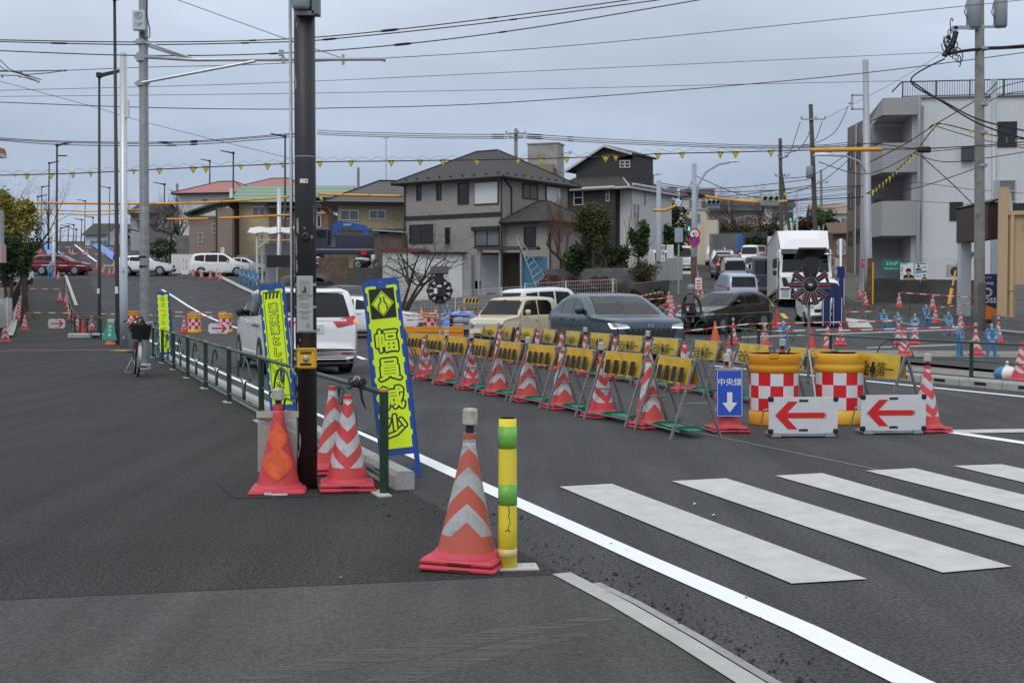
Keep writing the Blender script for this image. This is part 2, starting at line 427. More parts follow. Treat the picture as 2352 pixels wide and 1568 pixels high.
# ------------------------------------------------------------------ buildings
M_stucco=mat('taupe stucco',(.32,.288,.268),.9,var=.07,scale=2,bump=.3,bscale=30)
M_charcoal=mat('charcoal siding',(.045,.042,.041),.7,var=.1,scale=3)
M_whitew=mat('white stucco',(.62,.61,.58),.85,var=.06,scale=2)
M_cream=mat('cream mortar',(.50,.42,.26),.9,var=.1,scale=1.5)
M_brownw=mat('brown mortar',(.28,.21,.175),.9,var=.1,scale=1.5)
M_redbrown=mat('red brown mortar',(.22,.13,.09),.9,var=.1,scale=1.5)
M_slate=rows_mat('dark slate roof',(.050,.047,.046),(.03,.029,.028),2,.16,.03,.75,.18)
M_slate2=rows_mat('grey shingle roof',(.062,.058,.054),(.035,.034,.032),2,.16,.03,.8,.2)
M_tile=rows_mat('glazed grey tile roof',(.085,.082,.082),(.018,.018,.018),2,.20,.075,.45,.2,scale=14)
M_green=rows_mat('green sheet roof',(.145,.235,.15),(.31,.38,.31),2,.42,.07,.55,.12)
M_green2=mat('dark green sheet roof',(.03,.13,.085),.5,var=.12)
M_pink=mat('faded red sheet roof',(.36,.14,.13),.6,var=.15,scale=1.2)
M_trim=mat('black trim',(.02,.019,.019),.5)
M_wtrim=mat('white trim',(.60,.60,.58),.5)
M_glass=mat('dark window glass',(.012,.014,.016),.08,spec=.6)
M_glass2=mat('curtained window glass',(.16,.17,.17),.12,spec=.6)
M_shut=rows_mat('white roller shutter',(.74,.74,.72),(.6,.6,.58),2,.07,.012,.5,.03)
M_cblock=rows_mat('concrete block wall',(.20,.195,.185),(.11,.107,.10),2,.2,.014,.9,.28,scale=1.6)
M_cwall=mat('stained concrete',(.33,.32,.295),.9,var=.25,scale=.8,dirt=(.16,.155,.14),dscale=1.2,dth=.55)
M_dkwall=mat('blackened concrete',(.085,.08,.075),.95,var=.35,scale=1.2,dirt=(.2,.19,.175),dscale=2.2,dth=.6)
M_alum=mat('bare aluminium',(.50,.51,.52),.4,metal=.7,var=.1)
M_galv=mat('galvanised steel',(.36,.38,.40),.5,metal=.35,var=.18,scale=7)
M_wood=mat('weathered wood',(.12,.09,.07),.9,var=.35,scale=5,stretch=(1,1,.2))
M_rust=mat('rusty sheet',(.13,.085,.06),.9,var=.4,scale=4)
M_white=mat('white sheet steel',(.66,.66,.64),.5,var=.05)
M_greysh=mat('grey sheet steel',(.34,.35,.36),.6,var=.12,scale=3)
class Bld:
 """a house: an Empty at one ground corner; x runs along the left-hand wall towards it, y away along the right-hand wall"""
 def __init__(s,name,label,px,Y,z0,deg,cat='house',group=None):
  s.o=thing(name,label,cat,((px-CX)/FOC*Y,Y,z0),R(deg),group)
  s.M=Matrix.Translation(s.o.location)@Matrix.Rotation(R(deg),4,'Z');s.I=s.M.inverted()
 def z(s,py,Y=None):return at(0,py,Y or s.o.location.y).z-s.o.location.z
 def uv(s,face,px,py):
  o,ux=Vector(face[0]),Vector(face[1]).normalized();n=ux.cross(Vector((0,0,1)))
  c=s.I@Vector((0,0,HC));d=s.I.to_3x3()@ray(px,py)
  p=c+d*((o-c).dot(n)/d.dot(n))
  return(p-o).dot(ux),p.z
 def win(s,face,x0,y0,x1,y1,style='dark',name='window',fw=.07,par=None):
  u0,z1=s.uv(face,x0,y0);u1,z0=s.uv(face,x1,y1)
  return s.winu(face,u0,z0,u1,z1,style,name,fw)
 def winu(s,face,u0,z0,u1,z1,style='dark',name='window',fw=.07):
  o,ux=Vector(face[0]),Vector(face[1]).normalized();up=Vector((0,0,1));n=ux.cross(up)
  fm={'white':M_wtrim,'shutter':M_trim,'alu':M_alum}.get(style,M_trim)
  pm={'shutter':M_shut,'curtain':M_glass2,'white':M_glass,'alu':M_glass2,'panel':M_greysh}.get(style,M_glass)
  b=MB()
  def bar(a0,b0,a1,b1,d=.06):
   b.prism([(a0,b0),(a1,b0),(a1,b1),(a0,b1)],o,ux,up,d)
  bar(u0-fw,z0-fw,u1+fw,z0);bar(u0-fw,z1,u1+fw,z1+fw);bar(u0-fw,z0,u0,z1);bar(u1,z0,u1+fw,z1)
  if style in('curtain','white','alu')or(style=='dark' and u1-u0>1):
   if z1-z0>(u1-u0)*1.15:bar(u0,(z0+z1)/2-.03,u1,(z0+z1)/2+.03,.045)
   else:bar((u0+u1)/2-.03,z0,(u0+u1)/2+.03,z1,.045)
  f=b.build(name,fm,s.o)
  p=MB();p.prism([(u0,z0),(u1,z0),(u1,z1),(u0,z1)],o,ux,up,.015 if style!='shutter' else .09)
  p.build('pane' if style!='shutter' else 'shutter',pm,f)
  return f
 def box(s,name,m,x0,x1,y0,y1,z0,z1):
  b=MB();b.box(((x0+x1)/2,(y0+y1)/2,(z0+z1)/2),(x1-x0,y1-y0,z1-z0));return b.build(name,m,s.o)
 def hip(s,name,m,x0,x1,y0,y1,z,r0,r1,zr,th=.14,fascia=None):
  b=MB()
  c=[(x0,y0),(x1,y0),(x1,y1),(x0,y1)]
  b.add([(x,y,z)for x,y in c]+[(r0[0],r0[1],zr),(r1[0],r1[1],zr)]+[(x,y,z-th)for x,y in c],
              [(0,1,5,4),(1,2,5),(2,3,4,5),(3,0,4),(9,8,7,6)])
  o=b.build(name,m,s.o)
  f=MB()
  for i in range(4):
   a,q=c[i],c[(i+1)%4]
   f.add([(*a,z),(*q,z),(*q,z-th),(*a,z-th)],[(0,3,2,1)])
   f.tube([(a[0],a[1],z-.05),(q[0],q[1],z-.05)],.06,6)
  for a,r in((0,r0),(1,r1),(2,r1),(3,r0)):
   f.tube([(*c[a],z+.02),(r[0],r[1],zr+.02)],.05,6)
  f.tube([(r0[0],r0[1],zr+.02),(r1[0],r1[1],zr+.02)],.06,6)
  f.build('eave_trim',fascia or M_trim,s.o)
  return o
 def gable(s,name,m,poly,axis,a0,a1,wm,trim=None,over=.35,th=.1):
  """poly: (across, z) roof line eave-ridge-eave; axis 'x' or 'y' is the ridge direction, a0..a1 its span"""
  def P(u,a,z):return(a,u,z)if axis=='x' else(u,a,z)
  b=MB()
  for p,q in zip(poly,poly[1:]):
   vs=[P(p[0],a0-over,p[1]),P(q[0],a0-over,q[1]),P(q[0],a1+over,q[1]),P(p[0],a1+over,p[1])]
   vs+=[(x,y,z+th)for x,y,z in vs]
   b.add(vs,[(0,1,2,3),(7,6,5,4),(0,4,5,1),(1,5,6,2),(2,6,7,3),(3,7,4,0)])
  o=b.build(name,m,s.o)
  g=MB()
  for a in(a0,a1):g.add([P(u,a,z)for u,z in poly],[tuple(range(len(poly)))])
  g.build('gable_wall',wm,s.o)
  if trim:
   for a in(a0-over-.03,a1+over+.03):
    t=MB()
    for p,q in zip(poly,poly[1:]):t.tube([P(p[0],a,p[1]),P(q[0],a,q[1])],.11,4)
    t.build('barge_board',trim,s.o)
  return o
UX,UY=(1,0,0),(0,1,0)
# --- the taupe house in the middle
h=Bld('house','two storey taupe stucco house with dark hipped roof and white roller shutters',1151,80,2.7,-35)
ze=h.z(408);B0=.0
h.box('wall',M_stucco,-8,0,0,8,B0,ze);h.box('wall',M_stucco,0,3.4,.5,4.2,B0,h.z(512)+.1)
FL,FR,FW=((0,0,0),UX),((0,0,0),UY),((0,.5,0),UX)
h.hip('roof',M_slate,-8.65,.65,-.65,8.65,ze+.05,(-5.0,4),(-3.1,4),h.z(345,85))
h.hip('porch_roof',M_slate,-.05,4.1,-.15,5.0,h.z(510),(1.2,2.4),(2.0,2.4),h.z(462,81))
for q,stl in(((959,428,966,458),'dark'),((1005,425,1012,457),'dark'),((1054,423,1075,466),'dark'),((1092,421,1144,466),'shutter'),
               ((943,519,993,556),'dark'),((1025,525,1032,558),'dark'),((1093,530,1146,562),'curtain')):
 h.win(FL,*q,stl)
h.win(FR,1201,423,1233,457,'curtain');h.win(FR,1254,428,1285,474,'shutter')
h.win(FW,1206,524,1229,565,'dark')
u,z=h.uv(FL,1040,497);b=MB();b.box((-4,-.02,z),(8.05,.05,.28));b.build('trim_band',M_trim,h.o)
u0,z0=h.uv(FL,1087,531);u1,z1=h.uv(FL,1148,519);b=MB();b.box(((u0+u1)/2,-.12,(z0+z1)/2),(u1-u0,.24,z1-z0));b.build('shutter_box',M_trim,h.o)
b=MB()
for px in(1151.5,1174):
 b.tube([(0.06 if px<1160 else 1.0,-.06 if px<1160 else .44,B0 if px>1160 else 0),(0.06 if px<1160 else 1.0,-.06 if px<1160 else .44,ze-.1)]if px<1160 else[(.06,1.1,h.z(513)),(.06,1.1,ze-.6),(.06,.3,ze-.1)],.05,6)
b.build('downpipe',M_trim,h.o)
for q in([(-7.94,-.06,0),(-7.94,-.06,ze)],[(3.46,.45,0),(3.46,.45,h.z(515))],[(.06,7.94,3),(.06,7.94,ze)]):b=MB();b.tube(q,.05,6);b.build('downpipe',M_trim,h.o)
b=MB()
for k in range(9):b.box((-7.6+k*.95,-.35,ze+.28),(.09,.09,.1))
for k in range(9):b.box((.36,.2+k*.95,ze+.28),(.09,.09,.1))
b.build('snow_guard',M_trim,h.o)
# --- charcoal and white gabled house to its right
h=Bld('house','charcoal and white house with steep gables and white barge boards',1413,90,3.1,-32)
ze=h.z(431)
h.box('wall',M_charcoal,-5.6,0,0,3.0,0,ze)
h.box('wall',M_whitew,-5.0,.9,.7,7.6,0,h.z(425));h.box('wall',M_charcoal,-2.3,.0,-.02,.75,0,ze)
FL,FR=((0,0,0),UX),((.9,0,0),UY)
h.hip('roof',M_slate2,-6.0,1.35,-.5,8.1,ze,(-2.6,3.6),(-2.4,4.6),h.z(378,93),fascia=M_wtrim)
LF=((0,1.5,0),UX)
pk=[h.uv(LF,*q)for q in((1300,396),(1391,336),(1455,354))]
h.box('loft_wall',M_charcoal,pk[0][0]+.8,pk[2][0]-.12,1.62,5.0,ze,pk[2][1]-.3)
h.gable('loft_roof',M_slate2,pk,'y',1.6,5.0,M_charcoal,M_wtrim)
b=MB();b.add([(pk[2][0]-.11,1.61,ze),(pk[2][0]-.11,5,ze),(pk[2][0]-.11,5,pk[2][1]),(pk[2][0]-.11,1.61,pk[2][1])],[(0,1,2,3)]);b.build('loft_side',M_charcoal,h.o)
b=MB();b.tube([(-5.9,-.55,ze),(.2,-.55,ze)],.09,6);b.tube([(1.3,7.9,h.z(424)),(1.3,.2,h.z(424))],.09,6);b.tube([(.97,.75,0),(.97,.75,h.z(424))],.05,6);b.build('gutter',M_wtrim,h.o)
h.win(FL,1320,439,1338,469,'white');h.win(FL,1394,432,1399,461,'white',fw=.05)
for q in((1479,443,1482,470),(1455,469,1458,499),(1463,470,1466,501)):h.win(FR,*q,'white',fw=.05)
h.win(((0,1.6,0),UX),1426,371,1434,383,'white');h.win(((0,1.6,0),UX),1437,371,1446,383,'white')
# --- stair tower behind
h=Bld('stair_tower','stained pale concrete stair tower rising behind the taupe house',1280,135,5,-20,'building')
h.box('wall',M_cwall,-3.4,0,0,2.2,0,h.z(329));h.box('annex',M_brownw,-2.6,-.35,-.6,-.03,0,h.z(377))
b=MB();b.box((-1.7,1.1,h.z(328)),(3.6,2.4,.12));b.build('coping',M_cwall,h.o);h.win(((0,0,0),UY),1273,388,1277,400)
# --- tiled house left of it
h=Bld('house','old two storey house with glazed grey tile roofs behind the crane truck',905,88,2.2,8)
h.box('wall',M_cream,-3.9,3.2,0,6,0,h.z(470));h.box('lower_wall',M_cream,-4.2,3.2,-1.8,0,0,h.z(560))
h.hip('roof',M_tile,-4.9,3.6,-.9,6.9,h.z(466),(-.9,3),(1.2,3),h.z(416,91),th=.2)
b=MB();b.prism([(-2.6,h.z(575)),(.1,h.z(528)),(.1,h.z(528)+.12),(-2.6,h.z(575)+.12)],(-4.6,0,0),UY,(0,0,1),8.2);b.build('lower_roof',M_tile,h.o)
F=((0,0,0),UX);h.win(F,783,484,822,504,'alu');h.win(F,850,484,884,502,'alu')
# --- green roofed house
h=Bld('house','large house with pale green ribbed metal roof and cream and brown walls',623,112,3.9,0)
ze=h.z(466)
h.box('wall',M_cream,-2.9,0,0,8,0,ze);h.box('wall',M_redbrown,0,1.9,-.3,8,0,h.z(470));h.box('wall',M_redbrown,1.9,5.2,-.3,8,0,h.z(486));h.box('wall',M_brownw,-3.6,-2.9,.6,8,0,ze)
h.gable('roof',M_green,[(-.7,ze),(5,h.z(410,109)),(10,ze)],'x',-3.3,6.6,M_cream)
h.gable('roof',M_green,[(-.9,h.z(456)),(3.2,h.z(428,107)),(7,h.z(456))],'x',3.6,8.0,M_cream,M_wtrim,th=.12)
h.gable('annex_roof',M_slate2,[(-.9,h.z(480)),(2,h.z(456)),(4,h.z(470))],'x',-.1,5.0,M_redbrown)
F=((0,0,0),UX);F2=((0,-.3,0),UX)
h.win(F,581,476,609,494,'alu');h.win(F2,652,474,671,501,'white');h.win(F2,729,470,736,520,'white')
b=MB();b.tube([(-.05,-.06,0),(-.05,-.06,ze)],.05,6);b.tube([(-2.85,-.06,0),(-2.85,-.06,ze)],.05,6);b.build('downpipe',M_trim,h.o)
# --- brown house with dark green roof
h=Bld('house','tall narrow brown house with sloping dark green metal roof',499,108,3.7,9)
h.box('wall',M_brownw,-2.3,0,0,5,0,h.z(496));h.box('wall',M_brownw,0,1.3,-.25,5,0,h.z(478))
b=MB();b.prism([(-2.7,h.z(494)),(-.2,h.z(470)),(1.5,h.z(458)),(1.5,h.z(458)+.15),(-.2,h.z(470)+.15),(-2.7,h.z(494)+.15)],(0,5.4,0),UX,(0,0,1),6.0);b.build('roof',M_green2,h.o)
b=MB();b.box((0,-.27,h.z(540)),(.1,.06,4.6));b.build('downpipe',M_trim,h.o)
F=((0,0,0),UX);h.win(F,456,536,465,556,'alu');h.win(F,455,588,467,601,'alu');h.win(F,488,515,495,535,'alu');h.win(F,487,580,497,606,'dark')
# --- two houses with faded red roofs behind
h=Bld('house','pale blue white house with faded red hipped roof behind the brown house',505,122,4.4,-12)
h.box('wall',M_white,-4.2,2.6,0,6,0,h.z(446));h.hip('roof',M_pink,-4.7,3.2,-.7,6.7,h.z(443),(-1.4,3),(.3,3),h.z(417,125))
h.win(((0,0,0),UX),466,457,476,467,'alu')
h=Bld('house','second faded red roof showing above the green roofed house',625,135,5,-8)
h.box('wall',M_whitew,-3.4,3,0,6,0,h.z(430));h.hip('roof',M_pink,-3.9,3.5,-.6,6.6,h.z(430),(-1,3),(1,3),h.z(410,138))
# --- carport with white canopy
h=Bld('carport','open carport with crumpled white canopy on white posts',588,92,2.3,4,'carport')
b=MB();b.smooth=True
rows=[[(x,y,h.z(533)+(.5*min(1,y/2.2))+.07*math.sin(x*5+y*3))for x in(-.6,0,.6,1.2,1.9,2.6)]for y in(-.3,.6,1.4,2.4,3.2)]
b.grid(rows);b.grid([[(x,y,z-.05)for x,y,z in r]for r in rows]);b.build('canopy',M_white,h.o)
for x in(.1,2.6):
 for y in(0,3):b=MB();b.box((x,y,h.z(533)/2),(.14,.14,h.z(533)));b.build('post',M_white,h.o)
b=MB();b.tube([(.1,0,h.z(571)),(1.3,0,h.z(540))],.05,6);b.tube([(0,0,h.z(551)),(2.7,0,h.z(551))],.05,6);b.build('brace',M_white,h.o)
h.box('back_wall',M_greysh,.3,2.6,2.9,3.1,0,h.z(556))
# --- white storage sheds, wooden shed
h=Bld('storage_shed','white corrugated storage shed with red edged roof beside the bare tree',925,74,1.3,-6,'shed')
h.box('wall',rows_mat('white corrugated',(.58,.58,.55),(.42,.42,.40),2,.16,.03,.5),-1.2,1.0,0,2.4,0,h.z(578));h.box('roof',mat('red steel edge',(.20,.04,.03),.6),-1.4,1.2,-.15,2.5,h.z(578)+.01,h.z(571))
h=Bld('storage_shed','long plain white steel storage shed beside the carport bays',1062,70,1.1,-4,'shed')
h.box('wall',M_white,-2.7,0,0,2.2,0,h.z(583));h.box('side_panel',M_greysh,.01,.5,.05,2.2,0,h.z(583));h.box('roof',M_dark,-2.9,.2,-.2,2.4,h.z(583)+.01,h.z(579))
b=MB()
for x in(-1.8,-.9):b.box((x,-.01,h.z(583)/2),(.03,.03,h.z(583)))
b.build('door_seam',M_greysh,h.o)
h=Bld('storage_shed','brown board shed with pale sheet roof left of the taupe house',893,79,1.9,-4,'shed')
h.box('wall',M_wood,-.9,.9,0,2,0,h.z(537));b=MB();b.prism([(-1.0,h.z(530)),(1.0,h.z(535)),(1.0,h.z(532)),(-1.0,h.z(527))],(0,2.2,0),UX,(0,0,1),2.5);b.build('roof',mat('pale blue sheet',(.35,.42,.46),.5),h.o)
# --- open sheds with blue panel
h=Bld('lean_to_shed','open black lean-to sheds with a blue side panel below the taupe house',1150,68,1.05,-3,'shed')
H_=h.z(570)
for x in(-1.2,-.05,1.1):
 for y in(0,2):b=MB();b.box((x,y,H_/2),(.1,.1,H_));b.build('post',M_galv,h.o)
h.box('roof',M_dark,-1.45,2.1,-.25,2.3,H_,H_+.08);h.box('back_panel',M_wood,-1.2,1.1,2.05,2.1,0,H_*.95);h.box('side_panel',M_greysh,-1.12,-.1,1.1,1.14,0,H_*.9)
h.box('blue_panel',mat('blue sheet',(.05,.19,.30),.6,var=.12),1.18,2.5,.3,.36,.35,H_*.86)
h.box('roof_edge',M_rust,-1.4,2.0,-.33,-.26,H_-.06,H_+.03)
b=MB();b.box((.3,-.35,.33),(1.1,.05,.66));b.build('leaning_board',M_greysh,h.o);b=MB();b.box((-.5,-.2,.55),(.5,.06,.5),.2);b.build('leaning_board',M_rust,h.o)
# --- block walls and retaining walls
def wall(name,m,pts,hgt,th,label,sink=.3,cap=None):
 b=MB()
 o=thing(name,label,'wall',pts[0])
 for a,c in zip(pts,pts[1:]):
  a,c=Vector(a)-Vector(pts[0]),Vector(c)-Vector(pts[0]);d=(c-a);n=Vector((d.y,-d.x,0)).normalized()*th/2
  vs=[a-n,a+n,c+n,c-n]
  b.add([(p.x,p.y,p.z-sink)for p in vs]+[(p.x,p.y,p.z+hgt)for p in vs],[(3,2,1,0),(4,5,6,7),(0,1,5,4),(1,2,6,5),(2,3,7,6),(3,0,4,7)])
 b.build('blocks',m,o)
 return o
def wp(px,Y,dz=0):return gx(px,Y,dz)
wall('block_wall',M_cblock,[wp(1245,66,.5),wp(1505,71,.2)],1.15,.2,'grey concrete block garden wall in front of the taupe and charcoal houses')
wall('retaining_wall',M_dkwall,[wp(1215,64),wp(1455,67)],.75,.3,'low stained retaining wall behind the white mesh fence')
wall('retaining_wall',M_dkwall,[wp(1450,65),wp(1529,68.5)],.75,.4,'blackened stone retaining wall at the corner by the side road')
wall('block_wall',M_cblock,[wp(915,63,-.15),wp(1200,63,-.1)],.75,.15,'grey block wall seen through the white mesh fence')
wall('retaining_wall',M_dkwall,[wp(690,78,.1),wp(880,77,-.1)],1.95,.3,'dark rough retaining wall below the crane truck yard')
struct(MB().box((-10.5,82,2.35),(8,9,2.2)).build('raised_yard',M_soil))
wall('block_wall',M_cblock,[wp(640,104),wp(545,104)],1.6,.2,'grey block wall behind the parked white van')
wall('block_wall',M_cblock,[wp(444,112),wp(408,112)],3.0,.2,'weathered block wall left of the brown house')
wall('panel_wall',M_white,[wp(446,106),wp(395,106)],1.6,.1,'white site hoarding panel behind the white cars')
wall('block_wall',M_dkwall,[wp(1640,128),wp(1760,150)],2.6,.3,'long dark retaining wall along the queue of cars')
wall('block_wall',M_cblock,[wp(1632,100,.6),wp(1690,124,.3)],2.3,.25,'light block wall below the beige house at the road bend')
wall('panel_wall',mat('dirty white panel',(.42,.42,.39),.8,var=.15),[wp(1508,82),wp(1566,84)],1.5,.1,'dirty white panel wall behind the black lettered banner')
wall('block_wall',M_dkwall,[wp(1995,62),wp(2262,60)],1.15,.3,'blackened concrete wall below the chain link fence')
wall('block_wall',M_cblock,[wp(2285,46,-.05),wp(2380,44,-.1)],.62,.3,'low grey block wall below the tan shop')
wall('block_wall',M_cblock,[wp(2330,44.5),wp(2420,44)],1.75,.25,'stepped grey block wall at the right edge in front of the tan shop')
wall('block_wall',M_dkwall,[st(50,-3.4),st(78,-3.3)],.9,.25,'mossy stone wall at the left edge beside the footway')
# --- white apartment block on the right
h=Bld('apartment_building','white three storey apartment block with roof railing and corner balconies',2092,70,1.4,-8,'building')
M_siding=rows_mat('white board cladding',(.60,.615,.63),(.5,.51,.53),0,1.15,.025,.6,.05)
M_sidegr=rows_mat('grey brick siding',(.36,.36,.36),(.28,.28,.28),2,.18,.02,.7,.05)
zt=h.z(227)
h.box('wall',M_siding,.35,15,0,9,0,zt)
F=((0,0,0),UX)
M_side2=mat('grey stucco',(.40,.40,.41),.85,var=.06)
b=MB() # stepped balcony wing, its far edge cut to a slope
b.prism([(0,0),(0,zt),(-1.9,zt-.3),(-2.5,zt-1.7),(-2.5,0)],(.35,3.5,0),UX,(0,0,1),-.3);b.build('wing_wall',M_side2,h.o)
h.box('wing_wall',M_side2,.34,.36-.4,0,3.6,0,zt);h.box('wing_wall',M_side2,-2.35,-2.25,2.2,3.4,0,zt-2.4)
for zb,zt2 in((h.z(266),zt),(h.z(397),h.z(330)),(h.z(542),h.z(463))):
 h.box('balcony',M_sidegr,-1.7,.30,-.5,-.35,zb,zt2);h.box('balcony',M_side2,-1.7,.30,-.35,3.4,zb,zb+.18)
 b=MB();b.add([(-1.7,-.5,zb),(-2.3,3.4,zb),(-2.3,3.4,zt2-(1.6 if zt2==zt else 0)),(-1.7,-.5,zt2),(-1.6,-.35,zb),(-2.2,3.5,zb),(-2.2,3.5,zt2-(1.6 if zt2==zt else 0)),(-1.6,-.35,zt2)],[(0,1,2,3),(4,7,6,5),(0,3,7,4),(3,2,6,7),(0,4,5,1)]);b.build('balcony',M_sidegr,h.o)
b=MB();b.tube([(.15,-1.1,0),(.15,-1.1,zt)],.09,6);b.tube([(.5,-.08,0),(.5,-.08,zt-.4)],.06,6);b.build('downpipe',M_galv,h.o)
for k,(a,c)in enumerate(((330,390),(463,400))):pass
for zb in(h.z(395),h.z(530)):
 b=MB();b.box((-.5,2.9,zb+1.2),(.8,.06,2.0));b.build('door',M_brownw,h.o)
 b=MB();b.box((-1.4,2.9,zb+1.4),(.5,.06,1.2));b.build('window',M_glass,h.o)
h.win(F,2287,283,2332,335,'dark');h.win(F,2184,467,2208,504,'dark');h.win(F,2290,416,2330,462,'alu');h.box('vent_box',mat('dark vent',(.05,.06,.065),.6),2.6,3.3,-.3,-.01,h.z(373),h.z(340))
b=MB();z0,z1=zt+.05,h.z(187)
b.box((6.7,.1,z1),(14.6,.06,.06));b.box((6.7,.1,z0+.1),(14.6,.05,.05));b.box((-1.05,.1,zt+.02),(.0,.0,.0))
for k in range(110):b.box((-.55+k*.133,.1,(z0+z1)/2),(.022,.022,z1-z0))
for k in range(9):b.box((-.55+k*1.8,.1,(z0+z1)/2),(.07,.07,z1-z0))
b.box((-.6,1.8,z1),(.06,3.4,.06))
b.build('roof_railing',mat('dark bronze railing',(.055,.045,.045),.5),h.o)
b=MB();b.box((6.7,.02,zt+.03),(14.9,.3,.06));b.build('coping',mat('bronze coping',(.16,.12,.09),.6),h.o)
# --- brown apartment block beyond it
h=Bld('apartment_building','brown tiled apartment block partly hidden behind the white one',2030,88,3.2,-90,'building')
M_btile=rows_mat('brown tile cladding',(.17,.125,.105),(.12,.09,.075),2,.3,.02,.6,.08)
h.box('wall',M_btile,-10,0,0,7,0,h.z(249));h.box('stair_wall',M_btile,-3,.05,-.12,0,0,h.z(246))
F=((0,0,0),UX)
for q in((1951,352,1957,386),(1969,330,1974,372),(1951,447,1957,478),(1969,432,1974,466),(1951,533,1957,562),(1969,527,1974,556)):h.win(F,*q,'dark',fw=.05)
b=MB();b.tube([(-7.3,-.06,0),(-7.3,-.06,h.z(252))],.05,6);b.build('downpipe',M_wtrim,h.o)
# --- tan shop at the right edge
h=Bld('shop','tan sheet clad shop with drainpipe at the right edge',2289,47,.35,-23,'shop')
M_tan=rows_mat('tan sheet cladding',(.54,.39,.23),(.44,.31,.18),0,.42,.02,.6,.05)
h.box('wall',M_tan,0,.36,0,5,0,h.z(430));h.box('wall',M_tan,.36,6,.2,5,0,h.z(486));h.box('coping',M_tan,.36,6,.05,5,h.z(494),h.z(486)+.02)
b=MB();b.lathe([(.075,0),(.075,h.z(670)),(.11,h.z(670)),(.11,h.z(668)),(.085,h.z(668)),(.085,h.z(500)),(.1,h.z(497))],10,(.5,.08,.05));b.build('downpipe',mat('tan pipe',(.58,.40,.22),.5),h.o)
b=MB();b.lathe([(.12,0),(.12,.2),(.05,.25)],10,(1.05,0,h.z(525)));b.build('wall_lamp',M_galv,h.o)
b=MB();b.box((3,.3,h.z(478)),(5,.3,.35));b.build('sign_frame',M_trim,h.o)
h=Bld('kiosk','dark brown overhanging canopy box beside the tan shop',2287,50,.4,0,'building')
h.box('canopy',mat('dark brown sheet',(.055,.032,.024),.6),-.55,.0,-.5,3,h.z(550),h.z(466));b=MB();b.prism([(-.55,h.z(466)),(0,h.z(455)),(0,h.z(460)),(-.55,h.z(470))],(0,3,0),UX,(0,0,1),3.6);b.build('roof',M_trim,h.o)
h.box('wall',mat('white plastic panel',(.5,.55,.6),.4),-.5,-.05,2.6,3,0,h.z(550))
# --- beige house at the bend, far houses
h=Bld('house','small beige flat roofed house beyond the pedestrian signal',1618,112,4.5,-12)
h.box('wall',mat('beige stucco',(.60,.54,.42),.85,var=.06),-2.8,0,0,5,0,h.z(482));h.box('roof',M_greysh,-2.95,.15,-.1,5.1,h.z(482),h.z(478));h.box('annex',mat('beige stucco',(.60,.54,.42)),.0,1.1,-.4,3,0,h.z(506));h.win(((0,0,0),UX),1602,492,1607,510,'alu');h.win(((0,0,0),UX),1560,528,1590,546,'alu')
FAR=[('far house with brown tiled roof on the wooded rise',1520,170,1.5,55,448,432,M_slate2,M_whitew),('long brown roof among bare trees above the signals',1690,185,2,130,486,462,M_slate2,M_brownw),
       ('grey roofed house behind the leaning poles',1790,175,2,60,478,460,M_slate2,M_whitew),('white flats far up the road behind the truck',1915,190,3,100,492,470,M_brownw,M_whitew),
       ('small tin roofed house beside the brown apartment block',1935,112,2,46,538,514,M_rust,M_redbrown),('dark roofed house on the crest of the main road',222,165,2,50,541,515,M_slate2,M_whitew),
       ('grey house left of the brown house behind bare trees',335,150,2,70,492,470,M_slate2,M_greysh),('pale house behind the white street poles on the hill',352,128,2,40,560,524,M_slate2,M_whitew),('white house far right of the hill road',300,172,2,40,530,516,M_slate2,M_whitew),
       ('low grey roofed house among the wires far down the side road',1600,200,2,70,452,436,M_slate,M_whitew)]
for lab,px,Y,dz,wpx,ye,yr,rm,wm in FAR:
 x=(px-CX)/FOC*Y;h=Bld('house',lab,px,Y,hz(x,Y)-.5,-8,'house','distant houses');w2=wpx/FOC*Y/2
 h.box('wall',wm,-w2,w2,0,6,0,h.z(ye));h.gable('roof',rm,[(-.5,h.z(ye)),(3,h.z(yr,Y+3)),(6.5,h.z(ye))],'x',-w2,w2,wm)
 h.winu(((0,0,0),UX),-w2*.5,h.z(ye)-1.8,-w2*.5+1.3,h.z(ye)-.7,'alu');h.winu(((0,0,0),UX),w2*.3,h.z(ye)-1.8,w2*.3+1.2,h.z(ye)-.7,'alu')
h=Bld('house','corner of a house with orange tile roof at the upper left edge',-8,40,0,0)
h.box('wall',M_whitew,-3,-.45,.5,.7,0,h.z(368));h.box('gutter',M_wtrim,-3,.2,-.35,.5,h.z(360),h.z(350));b=MB();b.prism([(-3,h.z(350)),(.22,h.z(350)),(.15,h.z(338)),(-3,h.z(320))],(0,.45,0),UX,(0,0,1),.85);b.build('roof',rows_mat('orange roof tile',(.36,.13,.045),(.2,.06,.03),2,.1,.02),h.o)
h=Bld('balcony_house','pale pink balcony of a house at the left edge',8,46,.1,4)
h.box('balcony',mat('pink stucco',(.50,.36,.31),.85),-2,-.03,0,.5,h.z(603),h.z(560));h.box('balcony_panel',M_greysh,-2,-.08,.1,.45,h.z(560),h.z(482));h.box('wall',M_brownw,-2,-1.2,.3,.8,0,h.z(603))
